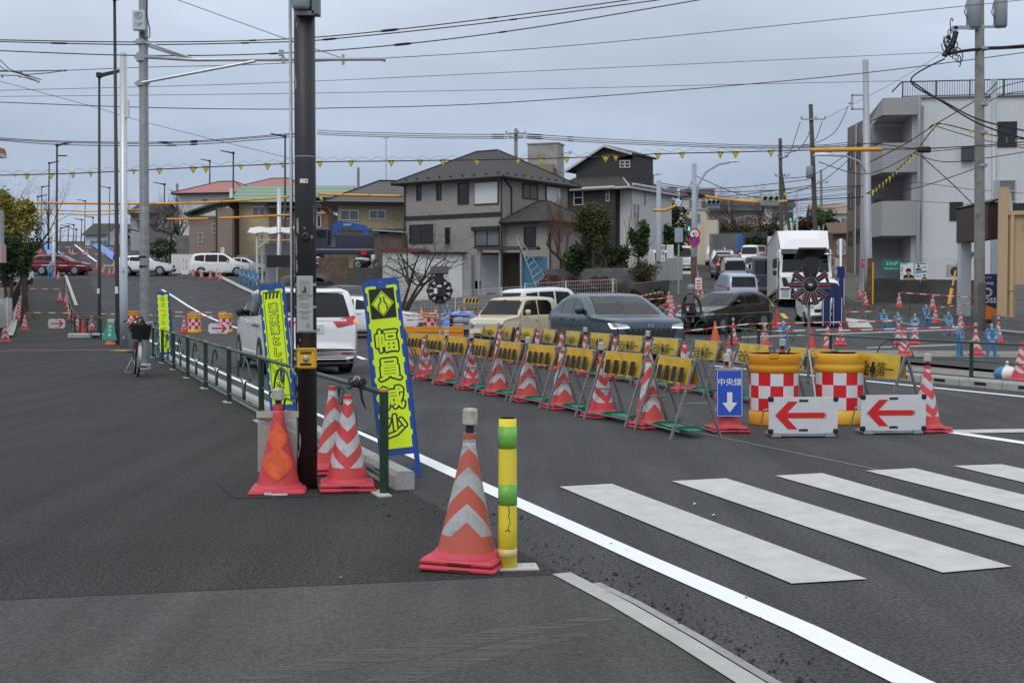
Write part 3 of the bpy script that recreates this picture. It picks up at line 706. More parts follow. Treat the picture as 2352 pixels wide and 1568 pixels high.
# ------------------------------------------------------------------ trees and shrubs
def leafmat(name,c,var=.45):return mat(name,c,.8,var=var,scale=1.3,spec=.25)
LG=[leafmat('evergreen leaf',(.035,.065,.022)),leafmat('evergreen leaf pale',(.07,.105,.035))]
LY=[leafmat('olive yellow leaf',(.20,.19,.035)),leafmat('yellowing leaf',(.30,.25,.055))]
LD=[leafmat('dark leaf',(.020,.036,.014)),leafmat('dark leaf pale',(.04,.06,.022))]
LR=[leafmat('russet leaf',(.11,.040,.022)),leafmat('russet leaf dull',(.075,.04,.025))]
LB=[leafmat('brown twig leaf',(.085,.06,.035)),leafmat('olive brown leaf',(.085,.085,.03))]
LV=[leafmat('bright leaf',(.05,.085,.022)),leafmat('bright leaf dark',(.03,.075,.018))]
M_bark=mat('bark',(.055,.042,.034),.95,var=.35,scale=9,stretch=(1,1,.3))
M_twig=mat('red brown twig',(.11,.06,.042),.95,var=.3)
def leaves(b,c,rad,n,size,rnd,clumps=14):
 cl=[]
 for i in range(clumps):
  v=Vector((rnd.gauss(0,1),rnd.gauss(0,1),rnd.gauss(0,1))).normalized()*(rnd.random()**.4)*.72
  cl.append((v,rnd.uniform(.25,.5),rnd.random()<.45))
 for i in range(n):
  q,r,lt=cl[rnd.randrange(clumps)]
  v=q+Vector((rnd.gauss(0,1),rnd.gauss(0,1),rnd.gauss(0,1))).normalized()*r*rnd.random()**.35
  v=v*1.22;p=Vector((c[0]+v.x*rad[0],c[1]+v.y*rad[1],c[2]+v.z*rad[2]))
  a=Vector((rnd.gauss(0,1),rnd.gauss(0,1),rnd.gauss(0,.6))).normalized();e_=a.cross(Vector((rnd.gauss(0,1),rnd.gauss(0,1),rnd.gauss(0,1)))).normalized()
  s_=size*rnd.uniform(.6,1.3);b.m=1 if(lt if rnd.random()<.8 else not lt)else 0
  b.add([p-a*s_,p+e_*s_*.45,p+a*s_,p-e_*s_*.45],[(0,1,2,3)])
def branches(b,p,d,ln_,r,depth,rnd,spread=.6,up=.15,k=(2,3),shrink=.72):
 pts=[Vector(p)];rs=[r];dd=Vector(d).normalized()
 for i in range(3):
  dd=(dd+Vector((rnd.gauss(0,.16),rnd.gauss(0,.16),rnd.gauss(0,.1)+up*.3))).normalized()
  pts.append(pts[-1]+dd*ln_/3);rs.append(r*(1-.13*(i+1)))
 b.tube(pts,rs,6 if depth>2 else(4 if depth>1 else 3),cap=False)
 if depth==0:return
 for i in range(rnd.randint(*k)):
  j=rnd.choice((1,2,3,3));ax=Vector((rnd.gauss(0,1),rnd.gauss(0,1),rnd.gauss(0,.5))).normalized()
  branches(b,pts[j],dd*(1-spread)+ax*spread+Vector((0,0,up)),ln_*shrink*rnd.uniform(.8,1.15),rs[j]*.62,depth-1,rnd,spread,up,k,shrink)
def bush(name,label,px,Y,zt,zb,rpx,n,size,mats,seed,cat='shrub',group=None,trunk=0,dz=0,clumps=14):
 """crown centred on pixel column px at depth Y between heights given by pixel rows zt (top) and zb (bottom)"""
 rnd=random.Random(seed);g_=gx(px,Y,dz);top,bot=at(px,zt,Y).z,at(px,zb,Y).z
 o=thing(name,label,cat,g_,0,group);r=rpx/FOC*Y
 b=MB();leaves(b,(0,0,(top+bot)/2-g_.z),(r,r,(top-bot)/2),n,size,rnd,clumps);b.build('crown' if trunk else 'foliage',mats,o)
 b=MB();hgt=(top+bot)/2-g_.z
 if trunk:b.tube([(0,0,-.2),(rnd.gauss(0,.05),0,hgt*.4),(0,0,hgt)],[trunk,trunk*.8,trunk*.5],8)
 for i in range(7):branches(b,(0,0,hgt*(.3 if not trunk else .6)),(rnd.gauss(0,.6),rnd.gauss(0,.6),.8),max(.2,(top-bot)*.3),max(.012,trunk*.3),2,rnd)
 b.build('trunk' if trunk else 'stems',M_bark,o)
 return o
def bare(name,label,px,Y,hgt,r,seed,depth=5,m=None,lean=(0,0),spread=.6,up=.15,group=None,stems=1,dz=0,k=(2,3),shrink=.72,trunkf=.34):
 rnd=random.Random(seed);o=thing(name,label,'tree',gx(px,Y,dz),0,group)
 b=MB();tops=[]
 for i in range(stems):
  lx,ly=lean[0]+(rnd.uniform(-.45,.45)if stems>1 else 0),lean[1]
  tp=Vector((lx*hgt*trunkf,ly*hgt*trunkf,hgt*trunkf));b.tube([(i*.12-.1,0,-.2),tp*.5,tp],[r,r*.85,r*.7],8);tops.append(tp)
 b.build('trunk',M_bark,o);b=MB()
 for tp in tops:
  for i in range(4):branches(b,tp,(rnd.gauss(0,.7),rnd.gauss(0,.7),.6),hgt*.3,r*.55,depth-1,rnd,spread,up,k,shrink)
 b.build('branches',m or M_bark,o)
 return o
bare('bare_tree','spreading bare tree in front of the white sheds',915,57,6.0,.085,17,6,lean=(.3,0),spread=.66,up=.07,stems=3,k=(2,3),shrink=.80,trunkf=.26)
bare('bare_tree','pollarded bare tree with reddish twigs by the taupe house',1290,69,5.6,.16,5,5,M_twig,spread=.4,up=.45,k=(3,4))
bush('round_tree','tall rounded dull green tree between the taupe and charcoal houses',1361,72,458,572,40,6000,.10,LB[1:]+LG[1:],23,'tree',trunk=.14,clumps=34)
bush('citrus_tree','small dark green citrus tree beside the pollarded tree',1319,66,562,640,27,1900,.10,LD[:1]+LV[1:],4,'tree',trunk=.08)
bush('shrub','brown leafed shrub behind the citrus tree',1362,74,545,640,34,1700,.10,LB,6)
bush('evergreen_tree','bright green evergreen tree beside the white gable wall',1465,78,500,600,24,1800,.13,LV,8,'tree',trunk=.1)
bush('shrub','dark overgrown shrub in front of the charcoal house',1420,75,545,640,34,2200,.11,LD,9)
bush('shrub','brown twiggy shrub at the corner of the stone wall',1480,68,600,665,38,1700,.09,LB,10)
bare('bare_tree','thin leafless sapling against the white gable wall',1432,80,5.5,.07,21,4,spread=.3,up=.6)
bare('bare_tree','crooked dark bare tree above the block wall',1400,70,3.0,.16,22,4,lean=(-.2,0),spread=.6)
for k_,(px,rp)in enumerate(((1262,34),(1325,36),(1385,32))):bush('hedge_shrub',('russet azalea bush at the left end of the row behind the white mesh fence','russet azalea bush in the middle of the row behind the white mesh fence','russet azalea bush at the right end of the row behind the white mesh fence')[k_],px,62,636,692,rp,2000,.07,LR,30+k_,'shrub','russet azalea bushes')
for k_,(px,rp,lab)in enumerate(((1455,26,'low russet shrub left of the corner traffic cones'),(1500,28,'low russet shrub in front of the blackened stone wall'))):bush('hedge_shrub',lab,px,58,664,705,rp,1000,.07,LR if k_==0 else LB,40+k_,'shrub')
bush('shrub','low green shrub by the corner of the side road',1512,60,655,690,17,600,.07,LV,44)
for k_,(px,Y,zt,zb,rp,n,mm,lab)in enumerate(((1532,105,462,602,42,3800,LD,'dark evergreen tree behind the grey steel pole'),(1545,95,515,606,26,1600,LG,'mid green tree above the white parked van'),(1885,130,478,520,40,1500,LG,'broad evergreen tree beyond the truck'),(1742,140,540,590,34,1500,LD,'dark hedge along the retaining wall by the queue'),
      (1690,150,500,560,62,2600,LB,'brown winter thicket below the signals'),(1650,142,515,585,40,1600,LD,'dark thicket behind the beige house'),(1765,152,505,565,40,1600,LB[:1]+LD[:1],'dark brown thicket left of the truck'),
      (1640,118,585,612,14,500,LY,'small yellow green bush at the road bend'),(1855,118,500,530,22,900,LR+LG[:1],'reddish blossoming tree beyond the truck roof'))):bush('tree',lab,px,Y,zt,zb,rp,n,.18,mm[:2],60+k_,'tree',trunk=.12)
rnd_=random.Random(5)
for k_,(px,Y,hgt,lab)in enumerate(((1650,150,7,'bare grey tree below the hanging traffic signals'),(1695,140,8,'wide bare tree beyond the queue of cars'),(1745,145,8,'bare tree between the two traffic signals'),(1660,190,9,'pale bare treetop on the skyline left of the signals'),(1775,150,7,'bare tree left of the leaning utility pole'))):bare('bare_tree',lab,px,Y,hgt,.16,70+k_,5,spread=.55,up=.2,k=(3,4),shrink=.75)
for k_,(px,Y,hgt,lab)in enumerate(((395,125,8,'bare tree against the hillside left of the brown house'),(372,135,8,'bare tree behind the curved street lamp on the hill'),(412,118,7,'bare tree in front of the block wall on the hill'),(345,140,7,'bare tree behind the steel poles'),(60,75,7.5,'leafless weeping tree above the yellow foliage at left'))):bare('bare_tree',lab,px,Y,hgt,.16,80+k_,5,spread=.55,up=.1,k=(3,4),shrink=.75)
for k_,(px,Y,zt,zb,rp,n,mm,lab)in enumerate(((25,62,420,560,42,3600,LY,'tall yellow green tree at the left edge of the footway'),(62,70,445,545,28,1600,LY,'thinner yellow tree behind the tall yellow one'),(50,60,535,625,36,2400,LG,'green shrub below the yellow trees'),(12,54,545,640,34,1600,LD,'dark ivy hedge at the left edge'),(385,122,545,600,40,1500,LD,'dark shrubbery on the bank behind the white car'))):bush('tree',lab,px,Y,zt,zb,rp,n,.12,mm,90+k_,'tree',trunk=.1)
# far wooded rise behind the side road
b=MB();rnd=random.Random(77)
for i in range(16000):
 x=rnd.uniform(-15,85);y=rnd.uniform(205,250);q=Vector((x,y,hz(x,y)+rnd.random()**.6*(3.6+2*math.sin(x*.31)+1.2*math.sin(x*.9))))
 a=Vector((rnd.gauss(0,1),rnd.gauss(0,1),rnd.gauss(0,1))).normalized()*rnd.uniform(.25,.5);e_=a.orthogonal()*.6;b.m=rnd.random()<.4
 b.add([q-a,q+e_,q+a,q-e_],[(0,1,2,3)])
o=b.build('wooded_rise',[LD[0],LB[0]]);o['kind']='stuff'
b=MB();rnd=random.Random(78) # rough grass and weeds
for i in range(5200):
 x,y=rnd.choice((lambda:(rnd.uniform(-6,6),rnd.uniform(56,66)),lambda:(rnd.uniform(13,24),rnd.uniform(51,58.5)),lambda:(rnd.uniform(-28,-24),rnd.uniform(52,70))))()
 if rnd.random()>.5+.5*math.sin(x*2.1)*math.cos(y*1.7):continue
 h_=rnd.uniform(.08,.3);a=rnd.uniform(0,6.28);q=Vector((x,y,hz(x,y)-.05));b.m=rnd.random()<.6
 b.add([q,q+Vector((math.cos(a)*.04,math.sin(a)*.04,0)),q+Vector((math.cos(a)*.1,math.sin(a)*.1,h_))],[(0,1,2)])
o=b.build('grass',[LV[1],mat('dry grass',(.19,.14,.06),.9,var=.3)]);o['kind']='stuff'
# ------------------------------------------------------------------ poles, lamps, wires, flags, signals
M_black=mat('black coated steel',(.018,.017,.018),.45,var=.2,scale=3)
M_poleb=mat('chipped black paint',(.022,.022,.024),.5,var=.25,scale=4,dirt=(.30,.28,.26),dscale=6.5,dth=.66,dirt_hard=.02,stretch=(1,1,.45))
M_steel=mat('zinc grey steel pole',(.20,.215,.22),.6,metal=.2,var=.22,scale=9,dirt=(.30,.31,.31),dscale=7,dth=.55)
M_bright=mat('bright galvanised tube',(.52,.55,.57),.4,metal=.5,var=.08)
M_greyp=mat('grey painted pole',(.33,.37,.41),.55,var=.1,scale=3)
M_cpole=mat('concrete utility pole',(.19,.18,.165),.85,var=.2,scale=3,dirt=(.12,.11,.1),dscale=2,dth=.55)
M_wire=mat('black wire',(.016,.016,.018),.6)
M_wireg=mat('grey thin wire',(.07,.075,.085),.6)
M_yelp=mat('yellow plastic',(.78,.42,.03),.5,var=.08)
M_orp=mat('orange yellow tube',(.72,.33,.03),.5,var=.12)
M_flag=mat('yellow flag',(.75,.58,.03),.6,var=.1)
M_ink=mat('black ink',(.012,.012,.012),.6)
M_lens=mat('dark signal lens',(.03,.03,.032),.25)
M_led=mat('green walking light',(.05,.9,.45),.5,emit=2.2)
M_sticker=mat('white label',(.72,.72,.70),.6)
def pole(name,label,px,ybase,ytop,r0,r1,m,cat,Y=None,group=None,n=12,dz=0,pxtop=None):
 g_=gx(px,Y,dz)if Y else gp(px,ybase)
 o=thing(name,label,cat,g_,0,group)
 tp=at(pxtop or px,ytop,g_.y)-g_
 b=MB();b.smooth=True;b.tube([(0,0,-.1),(0,0,0),tp],[r0,r0,r1],n);b.build('pole',m,o)
 return o,g_,tp
def lamp(label,px,Y,ytop,r,side,group,ybase=None,second=None,pxtop=None):
 o,g_,tp=pole('street_lamp',label,px,0,ytop,r,r*.6,M_black,'street lamp',Y,group,10,pxtop=pxtop)
 b=MB();b.box(tp+Vector((0,0,.02)),(.22,.24,.22),0,.03);b.add([tp+Vector((side*.08,y,z))for y in(-.11,.11)for z in(-.05,.08)]+[tp+Vector((side*1.15,y,z))for y in(-.13,.13)for z in(.20,.27)],[(0,1,3,2),(4,6,7,5),(0,4,5,1),(2,3,7,6),(0,2,6,4),(1,5,7,3)])
 b.build('lamp_head',M_black,o)
 if second:
  q=tp+Vector((0,0,-second));b=MB();b.box(q+Vector((side*.4,0,.05)),(.8,.16,.09));b.build('footway_lamp',M_black,o)
 b=MB();b.box((0,-r-.004,1.75),(.1,.008,.22));b.build('number_plate',M_sticker,o)
 b=MB();b.lathe([(r*1.9,0),(r*1.9,.05),(r,.08)],10);b.build('base_plate',M_black,o)
 return o
G_='black street lamps along the main road'
lamp('tallest black street lamp pole at the left, rising out of the frame',270,40,-6,.075,.7,G_,pxtop=263)
lamp('black street lamp pole left of the tallest one, its arm reaching right',228,53.5,174,.078,.9,G_)
lamp('black street lamp with two arms above the red car',131,103,334,.12,1,G_,second=.9)
lamp('black street lamp behind the two armed one up the hill',113,147,375,.12,1,G_)
lamp('black street lamp with left pointing arm in front of the green roofed house',655,100,314,.11,-1,G_)
lamp('black street lamp with left pointing arm beside the brown house',536,115,352,.11,-1,G_)
lamp('black street lamp with left pointing arm in front of the brown house',482,145,370,.12,-1,G_)
lamp('shorter black street lamp by the bare trees on the hill',378,130,424,.09,-1,G_)
for i,(px,Y,yt,sd)in enumerate(((96,172,430,1),(214,172,500,-1),(196,176,462,-1),(188,178,505,-1),(170,178,517,-1),(158,179,520,-1),(252,165,432,-1),(140,179,524,1),(87,160,452,1),(176,179,527,-1))):
 lamp('thin distant black street lamp along the crest of the hill road',px,Y,yt,.08,sd,'distant street lamps on the hill crest')
# silver poles on the left footway
o,g_,tp=pole('signal_pole','bright silver steel pole with thicker grey lower sleeve next to the bicycle',285,797,122,.112,.105,M_bright,'pole',pxtop=283)
b=MB();b.smooth=True;b.tube([(0,0,0),(0,0,at(285,614,g_.y).z-g_.z)],.122,14);b.build('sleeve',M_greyp,o)
b=MB()
for y in(622,740,775):b.tube([(.03,-.14,at(0,y,g_.y).z),(.03,-.11,at(0,y,g_.y).z)],.03,8)
b.build('bolt',M_bright,o)
b=MB();b.box((.17,0,at(0,250,g_.y).z),(.10,.12,.54));b.build('antenna',M_white,o)
o,g_,tp=pole('signal_pole','thick dull zinc pole carrying a long horizontal arm above the bicycle',333,848,-20,.098,.09,M_steel,'pole',pxtop=329)
def zz(y):return at(0,y,g_.y).z-g_.z
p_=FOC/g_.y
b=MB();b.smooth=True
b.tube([(.0,-.05,zz(132)),((455-330)/p_,-.1,zz(140)),((889-330)/p_,-.5,zz(147))],.036,8);b.tube([((886-330)/p_,-.5,zz(147)),((891-330)/p_,-.5,zz(147))],.055,8);b.build('arm',M_bright,o)
b=MB();b.tube([(.02,-.09,zz(97)),((458-330)/p_,-.1,zz(140))],.025,6);b.tube([(.05,0,zz(103)),((440-330)/p_,-.1,zz(139))],.022,6);b.tube([(.02,-.09,zz(192)),((594-330)/p_,-.25,zz(146))],.03,8);b.build('brace',M_bright,o)
for y,hh in((97,.1),(132,.17),(192,.1)):b=MB();b.lathe([(.115,-hh/2),(.115,hh/2)],12,(0,0,zz(y)));b.box((0,0,zz(y)),(.30,.05,.05));b.build('clamp',M_galv,o)
for x,hh in((795,.2),(660,.16)):b=MB();b.box(((x-330)/p_,-.4,zz(146)),(.05,.06,hh));b.build('hanger',M_galv,o)
b=MB();b.box(((656-330)/p_,-.4,zz(131)),(.09,.08,.12));b.build('sensor',M_galv,o)
b=MB();b.box((.0,-.16,zz(52)),(.25,.12,.40),0,.012);b.build('junction_box',mat('pale box paint',(.52,.56,.58),.5,var=.06),o)
bb=o.children[-1]
b=MB();b.text('13P',(.0,-.2215,zz(62)),UX,(0,0,1),.10);b.text('K',(.005,-.2215,zz(42)),UX,(0,0,1),.105,.006)
b.add(arc((.005,-.2215,zz(42)),.072,0,2*math.pi,24)+arc((.005,-.2215,zz(42)),.060,0,2*math.pi,24),[(i,i+1,26+i,25+i)for i in range(24)]);b.build('lettering',mat('green black lettering',(.01,.03,.02),.6),bb)
b=MB();b.tube([(.15,-.1,zz(-10)),(.15,-.12,zz(5)),(.13,-.12,zz(35)),(.20,-.12,zz(70)),(.2,-.12,zz(88)),(.1,-.12,zz(93)),(.03,-.12,zz(78))],.013,6);b.build('cable',M_wire,o)
b=MB()
for y in(590,612):b.lathe([(.104,-.02),(.104,.02)],12,(0,0,zz(y)))
b.build('band',M_ink,o);b=MB();b.lathe([(.13,0),(.13,.1),(.1,.12)],12);b.build('base',M_conc,o)
for lab,px,Y,yt,yb in(('thin bright steel pole in front of the carport',641,92,430,585),('thin bright steel pole beside the street lamp by the brown house',531,113,432,640),('thin silver pole beside the two armed street lamp',124,101,470,640)):
 o,g_,tp=pole('steel_pole',lab,px,0,yt,.16 if px!=124 else .14,.15,M_bright,'pole',Y,'thin steel poles up the hill road')
 b=MB();b.lathe([(.19,0),(.19,1.2),(.17,1.22)],10);b.build('sleeve',M_greyp,o)
# the chipped black pole in the foreground
g_=gp(705,1122);p_=FOC/g_.y
SPX,SPY=g_.x,g_.y
o=thing('signal_pole','thick chipped black pole carrying a yellow push button box in the foreground','pole',g_)
def zz(y):return at(0,y,g_.y).z-g_.z
def xx(x):return(x-705)/p_
b=MB();b.smooth=True;b.tube([(0,0,-.05),(0,0,4.4)],.079,24);b.build('pole',mat('worn black paint',(.021,.021,.023),.5,var=.3,scale=4),o)
rnd=random.Random(3);b=MB()
for(x,y,w_,h_)in((684,165,10,34),(687,195,9,40),(686,40,6,26),(690,60,5,12),(684,232,7,14),(687,118,3,4),(686,560,11,60),(690,520,10,46),(687,610,9,40),(694,640,4,10),(722,545,8,12),(706,525,4,8),(726,500,3,60),(684,820,4,50),(687,870,5,30),(686,905,3,24),(688,935,5,40),(693,1010,8,44),(689,1040,9,22),(722,660,3,40),(695,780,3,9),(690,795,4,10)):
 a0=math.asin(max(-.97,min(.97,xx(x)/.079)));n=14;pts=[]
 for i in range(n):
  t=2*math.pi*i/n;k=rnd.uniform(.45,1.15);a=a0+w_/p_/.079*.5*k*math.cos(t);z=zz(y)+h_/p_*.5*k*math.sin(t)
  pts.append((.0796*math.sin(a),-.0796*math.cos(a),z))
 b.poly(pts)
b.build('paint_chips',mat('bare primer',(.30,.28,.26),.8,var=.2,scale=30),o)
b=MB();b.smooth=True;b.tube([(xx(674),-.03,zz(-20)),(xx(675),-.03,zz(845))]+arc((xx(693),-.03,zz(845)),xx(693)-xx(675),math.pi,2*math.pi,8),.012,10);b.build('conduit',M_galv,o)
for y in(654,705,760,813,840):b=MB();b.lathe([(.0802,zz(y)-.009),(.0802,zz(y)+.009)],24);b.build('steel_band',M_alum,o)
b=MB();b.box((xx(707),-.088,zz(697)),(.122,.006,.412),0,.003);pl=b.build('notice_plate',mat('grey notice plate',(.42,.42,.40),.55,var=.04),o)
b=MB();q=lambda x,y:(xx(x),-.0922,zz(y))
for t_,y,s_ in(('夜間歩行者用',680,.019),('押ボタン',687,.02),('Push button',698,.015),('to cross street',703,.015),('at night',707,.015),('按钮过马路请按钮',716,.012),('夜间专用',720.5,.012),('보행자용 버튼',728,.012),('야간 횡단',732,.012)):b.text(t_,q(707,y),UX,(0,0,1),s_)
for y in(744,748,752):b.text('夜間押',q(714,y),UX,(0,0,1),.009)
b.build('lettering',mat('grey print',(.07,.07,.068),.6),pl)
b=MB()
for(x0,y0,x1,y1)in((697,646,717,646.7),(697,674,717,674.7),(697,646,697.8,674.7),(716.3,646,717,674.7),(700,650,714,650.6),(700,654,714,654.6)):b.box((xx((x0+x1)/2),-.0918,zz((y0+y1)/2)),(abs(x1-x0)/p_,.001,abs(y1-y0)/p_))
b.lathe([(.012,0),(.012,.001)],14,(xx(707),-.092,zz(660)));b.add(arc((xx(707),-.0926,zz(661)),.010,0,6.283,14)+arc((xx(707),-.0926,zz(661)),.008,0,6.283,14),[(i,i+1,16+i,15+i)for i in range(14)])
b.prism([(0,0),(.006,0),(.006,.014),(.022,.012),(.022,-.018),(-.008,-.018),(-.012,.002)],(xx(704),-.0918,zz(667)),UX,(0,0,1),.001);b.build('pictogram',mat('grey print',(.07,.07,.068)),pl)
b=MB();b.box((xx(712),-.115,zz(821)),(.136,.085,.155),0,.012);b.box((xx(712),-.155,zz(799)),(.136,.02,.012));bx=b.build('button_box',mat('yellow box paint',(.78,.43,.02),.4,var=.05),o)
b=MB();b.box((xx(712),-.158,zz(808)),(.082,.004,.018));b.box((xx(712),-.158,zz(834)),(.082,.004,.018));b.build('label_strip',M_ink,bx)
b=MB();b.text('おまちください',(xx(712),-.1605,zz(808)),UX,(0,0,1),.011);b.build('lettering',mat('amber lettering',(.6,.38,.1),.5),bx)
b=MB();b.smooth=True;b.T=Matrix.Translation((xx(712),-.157,zz(821)))@Matrix.Rotation(math.pi/2,4,'X');b.lathe([(.024,0),(.024,.006),(.018,.009)],20);b.m=1;b.lathe([(.015,.006),(.015,.014),(.010,.017),(0,.017)],20);b.build('push_button',[mat('bezel steel',(.45,.45,.46),.35,metal=.8),mat('button grey',(.40,.38,.40),.4)],bx)
b=MB();b.box((xx(706),-.081,zz(418)),(.06,.003,.032));st_=b.build('sticker',M_sticker,o);b=MB()
for i in range(4):
 for j in range(4):
  if(i*7+j*5)%3:b.box((xx(709)+i*.004,-.083,zz(420)+j*.005),(.003,.001,.004))
b.build('sticker_print',mat('grey print',(.07,.07,.068)),st_)
b=MB();b.T=Matrix.Translation((xx(709),-.076,zz(545)))@Matrix.Rotation(math.pi/2,4,'X');b.lathe([(.032,0),(.032,.012),(.022,.018),(.012,.018),(.012,.008)],18);b.build('cable_port',M_black,o)
b=MB();b.smooth=True;b.lathe([(.055,zz(30)),(.068,zz(24)),(.072,zz(5)),(.07,zz(-30))],18,(xx(703),-.10,0));b.m=1;b.smooth=False;b.box((xx(735),-.06,zz(12)),(.05,.12,.18));b.box((xx(712),-.09,zz(38)),(.13,.06,.03));b.build('lamp_unit',[M_greyp,mat('dark grey casing',(.16,.17,.18),.5)],o)
b=MB();b.lathe([(.0795,zz(362)),(.0795,zz(360))],24);b.lathe([(.0797,zz(652)),(.0797,zz(650))],24);b.build('joint_ring',M_greyp,o)
# --- utility poles on the right
def upole(label,px,Y,ytop,r0,r1,m,arms=(),pxtop=None,dz=0,name='utility_pole'):
 o,g_,tp=pole(name,label,px,0,ytop,r0,r1,m,'utility pole',Y,None,12,dz,pxtop);o['_']=0;del o['_']
 def Z(y):return at(0,y,g_.y).z-g_.z
 def X(x):return(x-px)/FOC*Y
 for(y,x0,x1)in arms:
  b=MB();b.box(((X(x0)+X(x1))/2,-r0,Z(y)),(X(x1)-X(x0),.09,.09));b.build('crossarm',M_galv,o)
  for x in(x0,(x0+x1)/2+6,x1):
   b=MB();b.smooth=True;b.lathe([(.04,0),(.075,.04),(.05,.09),(.07,.13),(.03,.2)],8,(X(x),-r0,Z(y)+.04));b.build('insulator',M_cwall,o)
 return o,X,Z,g_
o,X,Z,g_=upole('stout concrete utility pole with two grey transformers at the upper right',2250,46,-40,.20,.155,M_cpole,())
for(x0,x1,y0,y1)in((2212,2245,-40,63),(2274,2304,-40,60)):
 b=MB();b.smooth=True;r=(X(x1)-X(x0))/2;b.lathe([(r*.85,Z(y1)-.05),(r,Z(y1)),(r,Z(y0))],18,((X(x0)+X(x1))/2,0,0));t_=b.build('transformer',mat('grey transformer',(.24,.27,.29),.5,var=.1,scale=2),o)
 b=MB();b.tube([(X(x0)-.05,-.1,Z(10)),(X(x0)-.12,-.1,Z(30)),(X(x0),-.1,Z(45))],.02,5);b.build('cable',M_wire,t_)
b=MB();b.box((X(2215),-.1,Z(65)),(X(2255)-X(2183),.1,.12));b.box((X(2185),-.1,Z(74)),(.12,.1,.35));b.box((X(2276),0,Z(62)),(.8,.08,.08));b.build('bracket',M_galv,o)
b=MB();rnd=random.Random(4)
for i in range(26):
 c=Vector((X(2172)+rnd.gauss(0,.16),-.1+rnd.gauss(0,.1),Z(112)+rnd.gauss(0,.34)));r=rnd.uniform(.1,.3);a=rnd.uniform(0,6.28)
 b.tube(arc(c,r,a,a+rnd.uniform(2,5),7,(rnd.uniform(.3,.8),.4,rnd.uniform(-.3,.3)),(0,.2,1)),.02,5)
b.tube([(X(2160),-.1,Z(130)),(X(2180),-.1,Z(100)),(X(2186),-.1,Z(75))],.1,8);b.tube([(X(2155),-.1,Z(128)),(X(2200),-.2,Z(120)),(X(2260),-.1,Z(112)),(X(2400),.3,Z(102))],.055,6);b.build('cable_bundle',M_wire,o)
b=MB()
for y in(112,240,305,380):b.lathe([(.21,Z(y)-.05),(.21,Z(y)+.05)],12)
b.build('steel_band',M_galv,o);b=MB();b.lathe([(.205,0),(.205,Z(650))],14);b.build('stained_foot',mat('stained pole foot',(.115,.105,.09),.9,var=.2),o)
o,X,Z,g_=upole('thin grey steel pole right of the transformer pole',2283,56,182,.15,.13,M_galv,())
b=MB();b.lathe([(.19,0),(.19,Z(415))],12);b.build('sleeve',M_greyp,o)
o,X,Z,g_=upole('grey steel pole with curved lamp arm before the brown apartment block',1995,60,138,.2,.14,M_galv,(),pxtop=1988)
b=MB();b.tube([(X(1990),0,Z(440)),(X(1987),-.1,Z(400)),(X(1968),-.2,Z(372)),(X(1935),-.3,Z(360)),(X(1880),-.4,Z(358))],.05,6);b.build('lamp_arm',M_greyp,o);b=MB();b.smooth=True;b.lathe([(.06,-.02),(.3,.0),(.24,.08),(.05,.14)],10,(X(1880),-.4,Z(360)),1.5,.7);b.build('lamp_head',M_white,o)
b=MB();b.box((X(1970),0,Z(219)),(.8,.07,.07));b.box((X(1970),0,Z(251)),(.8,.07,.07));b.box((X(1953),0,Z(235)),(.07,.07,.75));b.tube([(X(1953),0,Z(235)),(X(1945),0,Z(238))],.05,6);b.build('bracket',M_galv,o)
b=MB();b.lathe([(.215,0),(.215,2.2)],12);b.build('stained_foot',M_rust,o);b=MB();b.tube([(.1,-.3,0),(.1,-.3,2.0)],.04,6);b.build('guard_tube',M_yelp,o)
for(lab,px,Y,yt,r,m,arms,pt)in(('weathered utility pole with crossarm and transformer before the brown apartment block',1876,92,240,.2,mat('dark weathered pole',(.075,.068,.06),.9,var=.3),((275,1836,1890),),1862),('older dark utility pole left of the transformer pole down the side road',1795,110,318,.2,mat('dark weathered pole',(.075,.068,.06)),((362,1784,1806),(405,1778,1808)),1792),
  ('short grey steel pole at the corner beside the lettered banner',1512,80,414,.19,M_greyp,(),1513),('pole with insulators rising behind the ridge of the taupe house',1185,110,296,.2,M_cpole,((307,1163,1206),(318,1172,1198)),1185),
  ('thin pole with insulators behind the concrete stair tower',1296,130,340,.16,M_cpole,((352,1290,1312),),1292),('utility pole on the skyline right of the green roof',823,135,385,.2,M_cpole,(),823),('slim pole far behind the signal on the skyline',1500,150,400,.16,M_cpole,((402,1487,1515),),1500),
  ('distant pole right of the weathered pole',1886,140,390,.17,M_cpole,((420,1876,1898),),1886),('distant pole on the skyline at the crest left of centre',407,150,422,.2,M_cpole,((440,398,424),),407),('far pole near the pale flats up the side road',1830,170,440,.16,M_greyp,(),1830),('far pole between the two hanging signals',1674,150,450,.14,M_greyp,(),1674)):
 o,X,Z,g_=upole(lab,px,Y,yt,r,r*.75,m,arms,pt)
 if px==1876:b=MB();b.smooth=True;b.lathe([(.25,Z(410)),(.28,Z(405)),(.28,Z(385)),(.2,Z(382))],12,(X(1856),-.2,0));b.build('transformer',mat('grey transformer',(.24,.27,.29)),o)
g_=gx(1825,104);o=thing('utility_pole','leaning dark prop pole between the two old utility poles','utility pole',g_);b=MB();b.tube([(0,0,-.1),at(1793,385,106)-g_],[.15,.12],10);b.build('pole',mat('dark weathered pole',(.075,.068,.06)),o)
